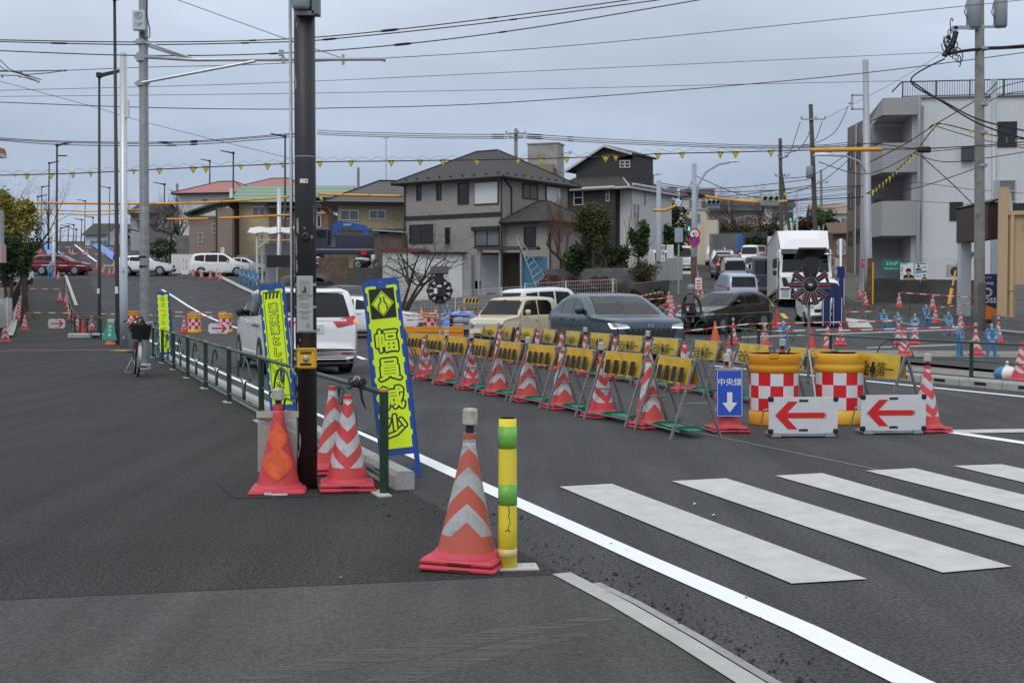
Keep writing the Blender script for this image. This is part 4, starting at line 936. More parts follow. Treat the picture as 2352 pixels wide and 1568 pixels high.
# signal pole with round signs and curved lamp
g_=gx(1593,63);o=thing('signal_pole','pale grey pole with curved lamp arm and two round traffic signs','pole',g_)
def Z(y):return at(0,y,63).z-g_.z
def X(x):return(x-1593)/FOC*63
b=MB();b.smooth=True;b.tube([(0,0,-.1),(0,0,Z(375))],[.14,.12],12);b.build('pole',M_greyp,o)
b=MB();b.lathe([(.15,0),(.15,Z(590))],12);b.build('rusty_foot',M_rust,o)
b=MB();b.tube([(.13,0,Z(640)*0),(.13,0,Z(460)),(X(1602),0,Z(425)),(X(1620),0,Z(395)),(X(1650),0,Z(377)),(X(1675),0,Z(373))],.05,8);b.m=1;b.smooth=True;b.lathe([(.05,-.05),(.2,-.03),(.15,.05),(.03,.08)],10,(X(1684),0,Z(371)),1.5,.7);b.build('lamp_arm',[M_greyp,M_white],o)
def disc(b,c,r0,r1,m,lift,n=24):
 b.m=m;a=arc((c[0],c[1]-lift,c[2]),r1,0,2*math.pi,n);q=arc((c[0],c[1]-lift,c[2]),r0,0,2*math.pi,n)
 b.add(a+q,[(i,i+1,n+2+i,n+1+i)for i in range(n)])
M_red=mat('sign red',(.60,.02,.025),.45);M_blue=mat('sign blue',(.02,.06,.42),.45);M_signw=mat('sign white',(.78,.78,.76),.45)
for y,kind in((538,0),(553,1)):
 c=(0,-.16,Z(y));b=MB();b.T=Matrix.Translation(c)@Matrix.Rotation(math.pi/2,4,'X');b.lathe([(.29,0),(.29,.02)],24);b.T=Matrix();disc(b,c,0,.29,1,.021);disc(b,c,0,.21,2,.024)
 b.m=3 if kind==0 else 1
 if kind==0:b.text('40',(c[0],c[1]-.028,c[2]),UX,(0,0,1),.26,.01)
 else:b.box((c[0],c[1]-.028,c[2]),(.06,.002,.5));b.T=Matrix.Translation(c)@Matrix.Rotation(R(45),4,'Y');b.box((0,-.029,0),(.06,.002,.5))
 b.build('round_sign',[M_galv,M_red,M_signw if kind==0 else M_blue,M_blue],o)
# traffic signals
def hsignal(label,x0,y0,x1,y1,Y):
 c=at((x0+x1)/2,(y0+y1)/2,Y);w_=(x1-x0)/FOC*Y;h_=(y1-y0)/FOC*Y
 o=thing('traffic_signal',label,'traffic light',c,0,'hanging traffic signals over the side road')
 b=MB();b.box((0,0,0),(w_,.2,h_),0,.04);b.build('housing',mat('pale signal housing',(.40,.43,.45),.5),o)
 for i in range(3):
  q=((i-1)*w_*.31,0,0);b=MB();b.T=Matrix.Translation(q)@Matrix.Rotation(math.pi/2,4,'X');b.lathe([(h_*.36,.10),(h_*.36,.12),(0,.13)],18);l_=b.build('lens',M_lens,o)
  b=MB();b.tube(arc((q[0],-.2,0),h_*.40,R(10),R(170),8),.02,4);b.add(arc((q[0],-.11,0),h_*.40,R(0),R(180),10)+arc((q[0],-.34,0),h_*.40,R(0),R(180),10),[(i_,i_+1,i_+12,i_+11)for i_ in range(10)]);b.build('visor',M_ink,l_)
 b=MB();b.box((0,.02,-h_*.95),(w_,.04,h_*.75));b.build('back_board',mat('back of street plate',(.30,.35,.38),.5),o)
 b=MB();b.tube([(0,.1,-h_*1.3),(0,.1,h_*.9)],.04,6);b.build('hanger',M_galv,o)
hsignal('left hand three lens traffic signal with pale back board',1622,460,1654,470,64);hsignal('right hand three lens traffic signal over the queue of cars',1748,451,1790,462,64)
for lab,px,py,Y in(('pedestrian signal showing a green walking figure beside the round traffic signs',1582,525,66),('tiny green lit pedestrian signal beyond the truck roof',1815,504,95)):
 c=at(px,py,Y);o=thing('pedestrian_signal',lab,'pedestrian signal',(c.x,c.y,hz(c.x,c.y)));dz_=c.z-hz(c.x,c.y)
 b=MB();b.box((0,0,dz_),(.30,.16,.34));b.box((0,0,dz_+.36),(.30,.16,.34));b.build('housing',mat('dark signal housing',(.06,.065,.07),.5),o)
 b=MB();b.lathe([(.028,0),(.028,.01)],10,(0,-.09,dz_+.09));b.prism([(-.02,.07),(.03,.07),(.04,0),(.06,-.11),(.035,-.11),(.01,-.03),(-.04,-.11),(-.065,-.10),(-.03,0)],(0,-.09,dz_),UX,(0,0,1),.005);b.build('walking_figure',M_led,o)
 b=MB();b.tube([(.22,.05,0),(.22,.05,dz_+.6)],.045,8);b.tube([(0,.05,dz_+.2),(.22,.05,dz_+.2)],.03,6);b.build('post',M_greyp,o)
c=gx(1558,68);o=thing('control_box','grey signal control box on a thin post left of the pedestrian signal','cabinet',c);z_=at(0,540,68).z-c.z;b=MB();b.box((0,0,z_),(.42,.3,.78));b.build('cabinet',M_greyp,o);b=MB();b.tube([(0,0,0),(0,0,z_-.35)],.05,8);b.build('post',M_greyp,o)
# --- overhead wires
def wire(label,pts,Y,wpx=2.2,m=None,group='overhead wires across the sky',sleeves=(),tubes=(),name='overhead_wire',tm=None):
 """pts: where the span passes, seen from the survey point, at distance Y (one value or one per point)"""
 Ys=Y if isinstance(Y,(list,tuple))else[Y]*len(pts)
 P=[at(x,y,d)for(x,y),d in zip(pts,Ys)];Q=[]
 for i in range(len(P)-1):
  p0,p1,p2,p3=P[max(i-1,0)],P[i],P[i+1],P[min(i+2,len(P)-1)]
  for k in range(8):
   t=k/8;Q.append(.5*((2*p1)+(p2-p0)*t+(2*p0-5*p1+4*p2-p3)*t*t+(3*p1-p0-3*p2+p3)*t**3))
 Q.append(P[-1]);o=thing(name,label,'wire',Q[0],0,group);q0=Q[0]
 r=wpx/2/FOC*(sum(Ys)/len(Ys))
 b=MB();b.tube([q-q0 for q in Q],r,5);b.build('wire',m or M_wire,o)
 def near(x):
  for a,c in zip(Q,Q[1:]):
   xa,xc=CX+a.x/a.y*FOC,CX+c.x/c.y*FOC
   if min(xa,xc)<=x<=max(xa,xc)and xa!=xc:return a.lerp(c,(x-xa)/(xc-xa))
  return Q[-1]
 for x0,x1,w_ in sleeves:
  b=MB();k=5;b.tube([near(x0+(x1-x0)*i/k)-q0 for i in range(k+1)],[w_/2/FOC*q0.y*(.5 if i in(0,k)else 1)for i in range(k+1)],6);b.build('splice_sleeve',M_wire,o)
 for x0,x1,w_ in tubes:
  b=MB();b.smooth=True;k=6;b.tube([near(x0+(x1-x0)*i/k)-q0 for i in range(k+1)],w_/2/FOC*(sum(Ys)/len(Ys)),8);b.build('insulating_tube',tm or M_orp,o)
 return o,near
wire('upper of the three thick wires running to the top edge',[(-60,89),(0,92),(330,97),(640,91),(885,71),(1250,27),(1530,-12)],34,2.6,sleeves=((875,918,6),(1120,1145,4),(310,340,4),(575,595,4)))
wire('middle of the three thick wires running to the top edge',[(-60,92),(0,96),(330,103),(640,97),(740,92),(1100,55),(1530,-2),(1600,-12)],34.3,2.6,sleeves=((120,166,4.5),(742,778,5),(1170,1190,4),(555,580,4)))
wire('lowest of the three thick wires running to the top edge',[(-60,114),(0,117),(330,128),(640,123),(925,102),(1250,60),(1700,-16)],34.6,2.6,sleeves=((905,948,6),(1145,1165,4),(430,445,4),(620,645,4)))
wire('thin wire climbing to the transformer pole at the upper right',[(-40,160),(80,164),(330,155),(660,145),(1300,106),(2190,17),(2420,-8)],45,1.7,M_wireg)
wire('faint thin wire crossing below the climbing one',[(-40,210),(0,208),(588,192),(1176,166),(2150,121),(2400,108)],48,1.3,M_wireg)
wire('faint level wire ending at the railing of the white apartment block',[(-40,223),(0,222),(588,216),(1176,206),(1700,194),(2070,186)],52,1.2,M_wireg)
wire('wire sagging across the sky above the taupe house',[(-40,233),(0,235),(330,247),(588,251),(740,249),(1176,235),(1900,177),(2420,112)],47,2.0,M_wire)
wire('faint diagonal wire falling to the right behind the black pole',[(-40,178),(0,187),(220,247),(330,280),(675,366)],60,1.2,M_wireg)
wire('short diagonal wire from the top edge to the end of the horizontal arm',[(380,-12),(408,0),(588,65),(675,96),(795,137)],25.6,1.6,M_wire)
for i,(y,dy)in enumerate(((317,0),(320,3),(322,8))):wire(('top','middle','lowest')[i]+' strand of the three phase line left of the black pole',[(-30,y-3),(0,y),(130,324+dy),(330,327+dy),(480,322+dy),(690,305+dy)],70+i*.4,1.9,sleeves=((365+i*10,392+i*10,3.5),(440,458,4)))
for i,dy in enumerate((0,5,9)):wire(('top','middle','lowest')[i]+' strand of the line from the black pole over the dark gabled house',[(728,299+dy),(800,303+dy),(1000,308+dy),(1163,309+dy),(1205,308+dy),(1400,320+dy),(1700,333+dy*.8),(1870,334+dy*.6),(1950,327+dy)],90+i*.4,1.6,sleeves=((1125,1163,2.6),(1206,1250,3),(1300,1320,2.4)))
# hazard flag line
fl_pts=[(-30,403),(30,402),(180,398),(300,392),(470,384),(660,376),(735,372),(900,370),(1176,366),(1350,361),(1500,354),(1700,349),(1860,345),(2025,343),(2110,342),(2260,334),(2400,322)]
o,near=wire('wire hung with a long row of yellow warning flags across the whole view',fl_pts,42,2.6,group='wires with flags and yellow tubes',name='flag_line',tubes=((1858,2022,10),))
rnd=random.Random(12)
b=MB();q0=Vector(o.location);hel=[]
for i in range(420):
 x=-20+i*4.9;p=near(x);hel.append(p-q0+Vector((0,.03*math.sin(i*.9),.10+.05*math.cos(i*.9))))
b.tube(hel,.006,3);b.build('support_spiral',M_wireg,o)
for x,sz in((40,8),(67,16),(122,17),(172,16),(213,14),(311,13),(370,17),(447,18),(476,18),(556,14),(617,18),(652,14),(737,18),(808,17),(900,18),(966,16),(1018,18),(1096,18),(1190,17),(1243,19),(1301,17),(1390,19),(1413,17),(1510,18),(1565,17),(1652,19),(1687,20),(1768,18)):
 p=near(x)-q0;s_=sz/2/FOC*42*1.02;a=rnd.uniform(-.5,.5);ux=Vector((math.cos(a),math.sin(a),0));up=Vector((0,0,1));c=p+Vector((0,-.02,.03))
 b=MB();b.prism([(-s_,0),(0,-s_*1.75),(s_,0)],c,ux,up,.008);f=b.build('warning_flag',M_flag,o)
 b=MB();c2=c+ux.cross(up)*.0105
 for sgn in(-1,1):b.prism([(-s_*.06,-s_*.52),(s_*.06,-s_*.52),(s_*.035,-s_*1.25),(-s_*.035,-s_*1.25)],c2 if sgn>0 else c-ux.cross(up)*.004,ux,up,.001)
 for(x0,y0,x1,y1)in((-.55,-.12,-.1,-.42),(.1,-.12,.55,-.42)):b.prism([(s_*x0,s_*y0),(s_*x0,s_*y1),(s_*x1,s_*y1),(s_*x1,s_*y0)],c2,ux,up,.001)
 for(p0,p1)in(((-.88,-.07),(0,-1.6)),((0,-1.6),(.88,-.07)),((-.88,-.07),(.88,-.07))):
  A_,B_=c2+(ux*p0[0]+up*p0[1])*s_,c2+(ux*p1[0]+up*p1[1])*s_;b.tube([A_,B_],s_*.05,4)
 b.build('print',M_ink,f)
G2='wires with flags and yellow tubes'
wire('long yellow sheathed wire across the left road at roof height',[(40,466),(150,467),(330,468),(450,466),(530,462),(690,450)],95,2,group=G2,tubes=[(50+i*77,50+i*77+75,5)for i in range(8)])
wire('yellow sheathed wire in front of the tiled house',[(728,446),(800,448),(925,451)],86,2,group=G2,tubes=((735,790,6),(792,850,6),(852,925,6)))
wire('lower yellow sheathed wire in front of the brown house',[(300,500),(390,503),(480,502),(600,497),(760,489),(925,482)],90,2,group=G2,tubes=((385,430,4.5),(432,480,4.5),(504,556,5),(558,612,5),(614,670,5),(730,752,5),(780,828,5),(830,925,5)))
wire('short diagonal yellow tube by the tiled house',[(732,450),(765,490)],88,2,group=G2,tubes=((736,764,5),))
for i,(y0,y1)in enumerate(((484,480),(492,486))):wire(('upper','lower')[i]+' of two distant yellow sheathed wires over the hill road',[(80,y0-3),(160,y0),(220,y0+1),(350,y1)],150,1.5,group=G2,tubes=((85,150,3.2),(170,235,3.2),(240,345,3.2)),tm=M_yelp)
wire('heavy yellow sheathed cable carrying the traffic signals',[(1575,442),(1600,447),(1615,450),(1677,459),(1741,464),(1807,462),(1880,458),(1990,452)],68,2.5,group=G2,tubes=((1618,1680,5.5),(1682,1742,5.5),(1744,1806,5.5)),sleeves=((1578,1616,12),))
o,near=wire('wire with small yellow flags under the signal cable',[(1590,460),(1606,458),(1700,454),(1800,444),(1850,436)],74,1.2,M_wireg,G2,name='flag_line')
q0=Vector(o.location)
for x in(1606,1620,1630,1655,1679,1701,1725,1751,1775,1800):b=MB();b.prism([(-.09,0),(0,-.15),(.09,0)],near(x)-q0+Vector((0,-.05,0)),UX,(0,0,1),.008);b.build('warning_flag',M_flag,o)
wire('orange tube drooping beside the grey corner pole',[(1500,483),(1530,482),(1555,470)],78,2,group=G2,tubes=((1500,1553,6),))
# tangle of the side road
rnd=random.Random(33);G3='wires strung along and across the side road'
for lab,pts,Y in(('wire from the corner pole to the weathered pole',[(1513,420),(1600,432),(1700,430),(1860,412)],82),('level wire behind the curved lamp',[(1510,425),(1650,440),(1800,436),(1990,425)],84),('slack wire under the level one',[(1515,432),(1640,452),(1760,440),(1870,425)],86),
  ('wire diagonal from the round sign pole',[(1600,405),(1680,440),(1740,453),(1800,455)],64),('stay wire left of the round sign pole',[(1598,400),(1575,445),(1560,480)],63),('low wire across the side road',[(1515,445),(1640,470),(1760,472),(1870,452)],90),('wire from the old pole to the white apartment block',[(1795,410),(1870,400),(1960,345),(1990,325)],75),
  ('twisted cable rising to the bracket pole',[(1806,446),(1870,425),(1905,405),(1950,366),(1958,360)],70),('thick cable from the weathered pole to the right',[(1865,440),(1950,432),(1995,425),(2100,420)],66),('wire falling from the bracket pole',[(1948,245),(1920,300),(1880,326),(1840,334)],80),('wire from weathered pole crossarm down to the old pole',[(1838,280),(1825,320),(1815,350),(1795,365)],98),
  ('wire from weathered pole crossarm down left',[(1866,285),(1852,320),(1832,345),(1800,352)],98),('second wire from the weathered pole crossarm',[(1888,280),(1878,310),(1870,325)],93)):
 wire(lab,pts,Y,1.7,group=G3)
for i in range(7):
 y=452+i*7;wire('thin distant wire number %s down over the side road'%('one','two','three','four','five','six','seven')[i],[(1520,y-8),(1650,y+rnd.uniform(-4,8)),(1800,y-2+rnd.uniform(-4,6)),(1960,y-22+rnd.uniform(-6,6))],120+i*5,1.1,M_wireg,G3)['label']if False else wire(('thin distant wire high over the side road','thin distant wire just below the highest one','thin distant wire at signal height','thin distant wire crossing the tree tops','thin distant wire in front of the brown roof','thin distant wire near the beige house','lowest thin distant wire over the queue')[i],[(1520,y-8),(1650,y+rnd.uniform(-4,8)),(1800,y-2+rnd.uniform(-4,6)),(1960,y-22+rnd.uniform(-6,6))],120+i*5,1.1,M_wireg,G3)
for lab,pts,Y,wd in(('heavy twisted cable from the cable bundle down to the right edge, upper',[(2170,135),(2092,186),(2180,240),(2250,275),(2352,300),(2420,312)],45,5),('heavy twisted cable below it reaching the right edge',[(2092,186),(2150,225),(2250,285),(2352,318),(2420,335)],45.3,5),('latticed support cable from the railing to the transformer pole',[(1998,372),(2080,330),(2150,285),(2250,225),(2290,190)],50,3.5),
  ('yellow flagged cable climbing to the transformer pole',[(1990,445),(2020,425),(2090,362),(2140,300),(2158,282)],47,4),('sagging cable from the bracket to the right edge',[(2130,298),(2158,284),(2250,305),(2330,318),(2420,322)],46.5,3.5),('stay wire from the cable box down to the pole lamp',[(2118,360),(2190,425),(2245,480)],46.2,3),('wire across the white apartment wall',[(2100,418),(2180,428),(2250,437),(2380,446)],58,1.6),('lower wire across the white apartment wall',[(2060,458),(2140,464),(2260,471),(2400,476)],57,1.6),('thin wire crossing behind the transformer pole',[(1900,270),(2060,186),(2165,122)],60,1.2),('thick cable at the right edge below the transformers',[(2245,112),(2300,108),(2420,98)],46,4)):
 o,near=wire(lab,pts,Y,wd*.75,group='cables round the transformer pole');q0=Vector(o.location)
 if 'flagged' in lab or 'sagging' in lab:
  for i in range(22 if 'flagged' in lab else 12):
   x=pts[0][0]+(pts[-1][0]-pts[0][0])*(i+.5)/(22 if 'flagged' in lab else 14);s_=rnd.uniform(.06,.13);a=rnd.uniform(0,3);b=MB();b.prism([(-s_*.5,0),(0,-s_*2),(s_*.5,0)],near(x)-q0+Vector((0,-.03,0)),(math.cos(a),math.sin(a),0),(0,0,1),.006);b.build('warning_flag',M_flag,o)
for i,(a,c_,e_)in enumerate((((2100,352),(2190,372),(2420,338)),((2120,350),(2250,338),(2420,330)),((2150,290),(2260,322),(2420,352)),((1990,445),(2110,430),(2260,380)),((1905,350),(1990,330),(2110,344)),((2258,240),(2300,200),(2420,176)),((2262,238),(2320,214),(2420,208)),((1880,372),(1990,400),(2100,352)))):
 wire(('sagging cable under the splice box','taut cable right of the splice box','cable fanning down to the right edge','low loop from the grey pole to the transformer pole','cable into the left side of the splice box','upper cable behind the roof railing','lower cable behind the roof railing','cable from the weathered pole rising to the splice box')[i],[a,c_,e_],46.8+i*.15,2.0,group='cables round the transformer pole')
c=at(2122,344,46.4);o=thing('cable_box','black splice box on the flag line left of the transformer pole','cable box',c);b=MB();b.box((0,0,0),(.5,.2,.22),0,.04);b.build('casing',M_ink,o);b=MB();b.tube([(-.5,0,.05),(.5,0,.05)],.02,5);b.build('clip',M_wire,o)
b=MB();rnd=random.Random(9);c=at(40,172,60);o=thing('wire_clamp_cluster','tangle of wires and clamps at the upper left edge','wire',c,0,'overhead wires across the sky')
for(x0,y0,x1,y1,x2,y2)in((-20,118,20,158,85,187),(-20,135,10,160,95,183),(-20,160,40,166,90,182),(-20,172,40,174,90,188),(-20,165,70,163,150,162),(60,172,110,168,150,162)):b.tube([at(x0,y0,60)-c,at(x1,y1,60)-c,at(x2,y2,60)-c],.022,5)
b.build('wire',M_wire,o);b=MB()
for(x,y)in((12,163),(48,166),(60,172),(80,184),(88,188),(45,176),(150,162),(140,163),(5,176)):b.box(at(x,y,60)-c,(.12,.1,.1),.4,.02)
b.build('clamp',M_cwall,o)
# antenna above the tiled house
c=at(887,415,92);o=thing('antenna','thin television antenna on the tiled roof','antenna',c);b=MB();b.tube([(0,0,-.3),(0,0,at(0,316,92).z-c.z)],.03,5);b.build('mast',M_galv,o);b=MB();z_=at(0,318,92).z-c.z;b.tube([(-.25,0,z_),(.25,0,z_+.08)],.02,4)
for i in range(4):b.tube([(-.2+i*.12,-.2,z_+.02*i),(-.2+i*.12,.2,z_+.02*i)],.014,4)
b.build('elements',M_galv,o)
# ------------------------------------------------------------------ traffic cones
def stripe_mat(name,red,white,period,slope,phase,folds=2,rough=.45,dirt=.6):
 """reflective chevron bands wound round a cone"""
 m=mat(name,red,rough);t=m.node_tree;n=t.nodes;l=t.links;b=n['Principled BSDF']
 def M(op,a,c=None):
  x=n.new('ShaderNodeMath');x.operation=op
  for i,v in enumerate((a,c)):
   if v is None:continue
   if isinstance(v,(int,float)):x.inputs[i].default_value=v
   else:l.new(v,x.inputs[i])
  return x.outputs[0]
 tc=n.new('ShaderNodeTexCoord');sp=n.new('ShaderNodeSeparateXYZ');l.new(tc.outputs['Object'],sp.inputs[0])
 an=M('ARCTAN2',sp.outputs[1],sp.outputs[0]);tri=M('PINGPONG',M('ADD',an,20*math.pi+phase),math.pi/folds)
 # fold height shrinks with the cone's girth
 girth=M('MAXIMUM',M('SUBTRACT',.80,sp.outputs[2]),.1)
 zz_=M('ADD',sp.outputs[2],M('MULTIPLY',M('MULTIPLY',tri,slope),girth))
 f=M('FRACT',M('DIVIDE',zz_,period));k=M('LESS_THAN',f,.5)
 top=M('GREATER_THAN',sp.outputs[2],.665);low=M('LESS_THAN',sp.outputs[2],.12)
 k2=M('MULTIPLY',k,M('SUBTRACT',1.0,M('MAXIMUM',top,low)))
 mi=n.new('ShaderNodeMix');mi.data_type='RGBA';mi.inputs[6].default_value=(*red,1);mi.inputs[7].default_value=(*white,1);l.new(k2,mi.inputs[0])
 nz=n.new('ShaderNodeTexNoise');nz.inputs['Scale'].default_value=11;nz.inputs['Detail'].default_value=7;nz.inputs['Roughness'].default_value=.75;oi=n.new('ShaderNodeObjectInfo');ad=n.new('ShaderNodeVectorMath');ad.operation='MULTIPLY_ADD';ad.inputs[1].default_value=(17,31,23);l.new(oi.outputs['Random'],ad.inputs[0]);l.new(tc.outputs['Object'],ad.inputs[2]);l.new(ad.outputs[0],nz.inputs['Vector'])
 mr=n.new('ShaderNodeMapRange');mr.inputs[1].default_value=.46;mr.inputs[2].default_value=.74;mr.inputs[4].default_value=dirt;l.new(nz.outputs[0],mr.inputs[0])
 md=n.new('ShaderNodeMix');md.data_type='RGBA';md.inputs[7].default_value=(.20,.15,.13,1);l.new(mr.outputs[0],md.inputs[0]);l.new(mi.outputs[2],md.inputs[6])
 l.new(md.outputs[2],b.inputs['Base Color'])
 return m
RED,WHT=(.62,.065,.05),(.56,.57,.58)
M_coneA=stripe_mat('striped cone chevron up',RED,WHT,.205,.19,math.pi/2)
M_coneB=stripe_mat('striped cone chevron down',(.66,.05,.06),WHT,.205,-.19,math.pi/2)
M_coneC=stripe_mat('worn striped cone',(.55,.11,.07),(.47,.48,.48),.205,.19,math.pi/2-.25,dirt=.6)
M_coneR=mat('faded red cone',(.62,.055,.065),.5,var=.15,dirt=(.3,.1,.07),dscale=8,dth=.6)
M_coneD=mat('orange red cone',(.62,.12,.05),.5,var=.15)
M_base=mat('pink red rubber base',(.55,.05,.075),.55,var=.1,scale=10,dirt=(.33,.08,.08),dscale=14,dth=.62)
M_lampc=mat('frosted lamp shell',(.62,.60,.52),.25,trans=.35,var=.25,scale=30)
def cone_proto(body,lampon,weight=True,sides=28):
 o=thing('traffic_cone','traffic cone','traffic cone',(0,0,-50))
 z0=.07 if weight else .012
 b=MB();b.smooth=True;b.lathe([(.158,0),(.155,.02),(.036,.62),(.034,.655)],sides,(0,0,0))
 b.smooth=False;b.lathe([(.036,.655),(.036,.70),(.026,.702)],sides);c=b.build('cone_body',body,o);c.location=(0,0,z0)
 b=MB();b.box((0,0,z0-.018),(.40,.40,.034),0,.012);b.lathe([(.185,z0),(.162,z0+.028)],24)
 if weight:
  b.box((0,0,.017),(.415,.415,.034),R(2),.012);b.box((0,0,.035),(.36,.36,.01))
 b.build('base_weight',M_base,o)
 if weight:
  b=MB()
  for i in range(4):
   T=Matrix.Rotation(i*math.pi/2,4,'Z');b.T=T;b.box((.02,-.2075,.012),(.12,.005,.016));b.box((.02,-.2010,.05),(.13,.004,.012))
  b.build('grip_slot',mat('dark red slot',(.10,.012,.014),.8),o)
 if lampon:
  b=MB();b.lathe([(.022,.70),(.022,.755)],12,(0,0,z0));n_=b.build('lamp_socket',M_ink,o)
  b=MB();b.lathe([(.036,.75),(.041,.755),(.041,.83),(.036,.842),(.02,.846)],16,(0,0,z0));b.build('warning_lamp',M_lampc,o)
 return o
PR={'a':cone_proto(M_coneA,False),'b':cone_proto(M_coneB,False),'A':cone_proto(M_coneA,True),'B':cone_proto(M_coneB,True),'c':cone_proto(M_coneC,False),'C':cone_proto(M_coneC,True),
      'n':cone_proto(M_coneB,False,False),'m':cone_proto(M_coneA,False,False),'r':cone_proto(M_coneR,False,False),'o':cone_proto(M_coneD,False,True)}
crnd=random.Random(8)
def cone(kind,x,y,label,group=None,rz=None,Y=None,sc=1,dz=0,pos=None):
 p=Vector(pos)if pos is not None else(gx(x,Y,dz)if Y else gp(x,y,dz))
 o=dup(PR[kind],p,crnd.uniform(-.5,.5)if rz is None else rz,label,group,(crnd.uniform(-.02,.02),crnd.uniform(-.03,.03)),sc);o.scale[2]=sc*.925
 return o
cone('C',1070,1302,'red and white striped cone with lamp in the foreground beside the yellow post',None,R(-14))
cone('b',797,1124,'front one of two striped cones leaning together right of the black pole','cones beside the black pole',R(8))
cone('a',768,1085,'rear one of two striped cones right of the black pole, half hidden','cones beside the black pole',R(20))
# faded diamond banded cone with clear sheet behind it
o=dup(PR['r'],gp(640,1130),R(6),'faded red cone with orange diamond bands and clear sheet left of the black pole');o.scale[2]=.86
for c in list(o.children):c.location=c.location+Vector((0,0,.045 if c.name.startswith('cone_body')else .035))
b=MB();b.box((0,0,.017),(.415,.415,.034),0,.012);b.build('base_weight',M_base,o);b=MB();b.box((.02,-.208,.012),(.12,.005,.016));b.box((-.06,-.2095,.02),(.05,.002,.02));b.build('base_label',[M_sticker],o)
M_org=mat('glossy orange reflective sheet',(.72,.10,.015),.25,var=.35,scale=14,dirt=(.75,.45,.3),dscale=30,dth=.66,dirt_hard=.03)
b=MB();b.smooth=True
def conepatch(b,zlo,zhi,half,r0=.1585,r1=.0375,z0=.055,n=9):
 rows=[]
 for i in range(n+1):
  z=zlo+(zhi-zlo)*i/n;r=(r0-(r0-r1)*(z-.02)/.6)+.003;k=1-abs(2*i/n-1)**1.2;a=half*k
  rows.append([(r*math.sin(a*(2*j/8-1)),-r*math.cos(a*(2*j/8-1)),z+z0)for j in range(9)])
 b.grid(rows)
conepatch(b,.06,.36,1.15);conepatch(b,.30,.56,1.15);b.build('reflective_band',M_org,o)
b=MB();b.lathe([(.022,.745),(.022,.80)],12);b.build('lamp_socket',M_ink,o);b=MB();b.lathe([(.036,.795),(.042,.80),(.042,.88),(.036,.892),(.02,.896)],16);b.build('warning_lamp',M_lampc,o)
b=MB();b.box((0,.085,.66),(.335,.02,.055));b.build('sheet_bar',mat('cream plastic bar',(.50,.47,.38),.5),o)
b=MB();b.grid([[(x,.095+.012*math.sin(x*14+z*5),z)for x in[-.16+.04*i for i in range(9)]]for z in(.16,.3,.45,.64)]);b.smooth=True;b.build('clear_sheet',mat('milky clear sheet',(.55,.54,.50),.35,alpha=.62,var=.12),o)
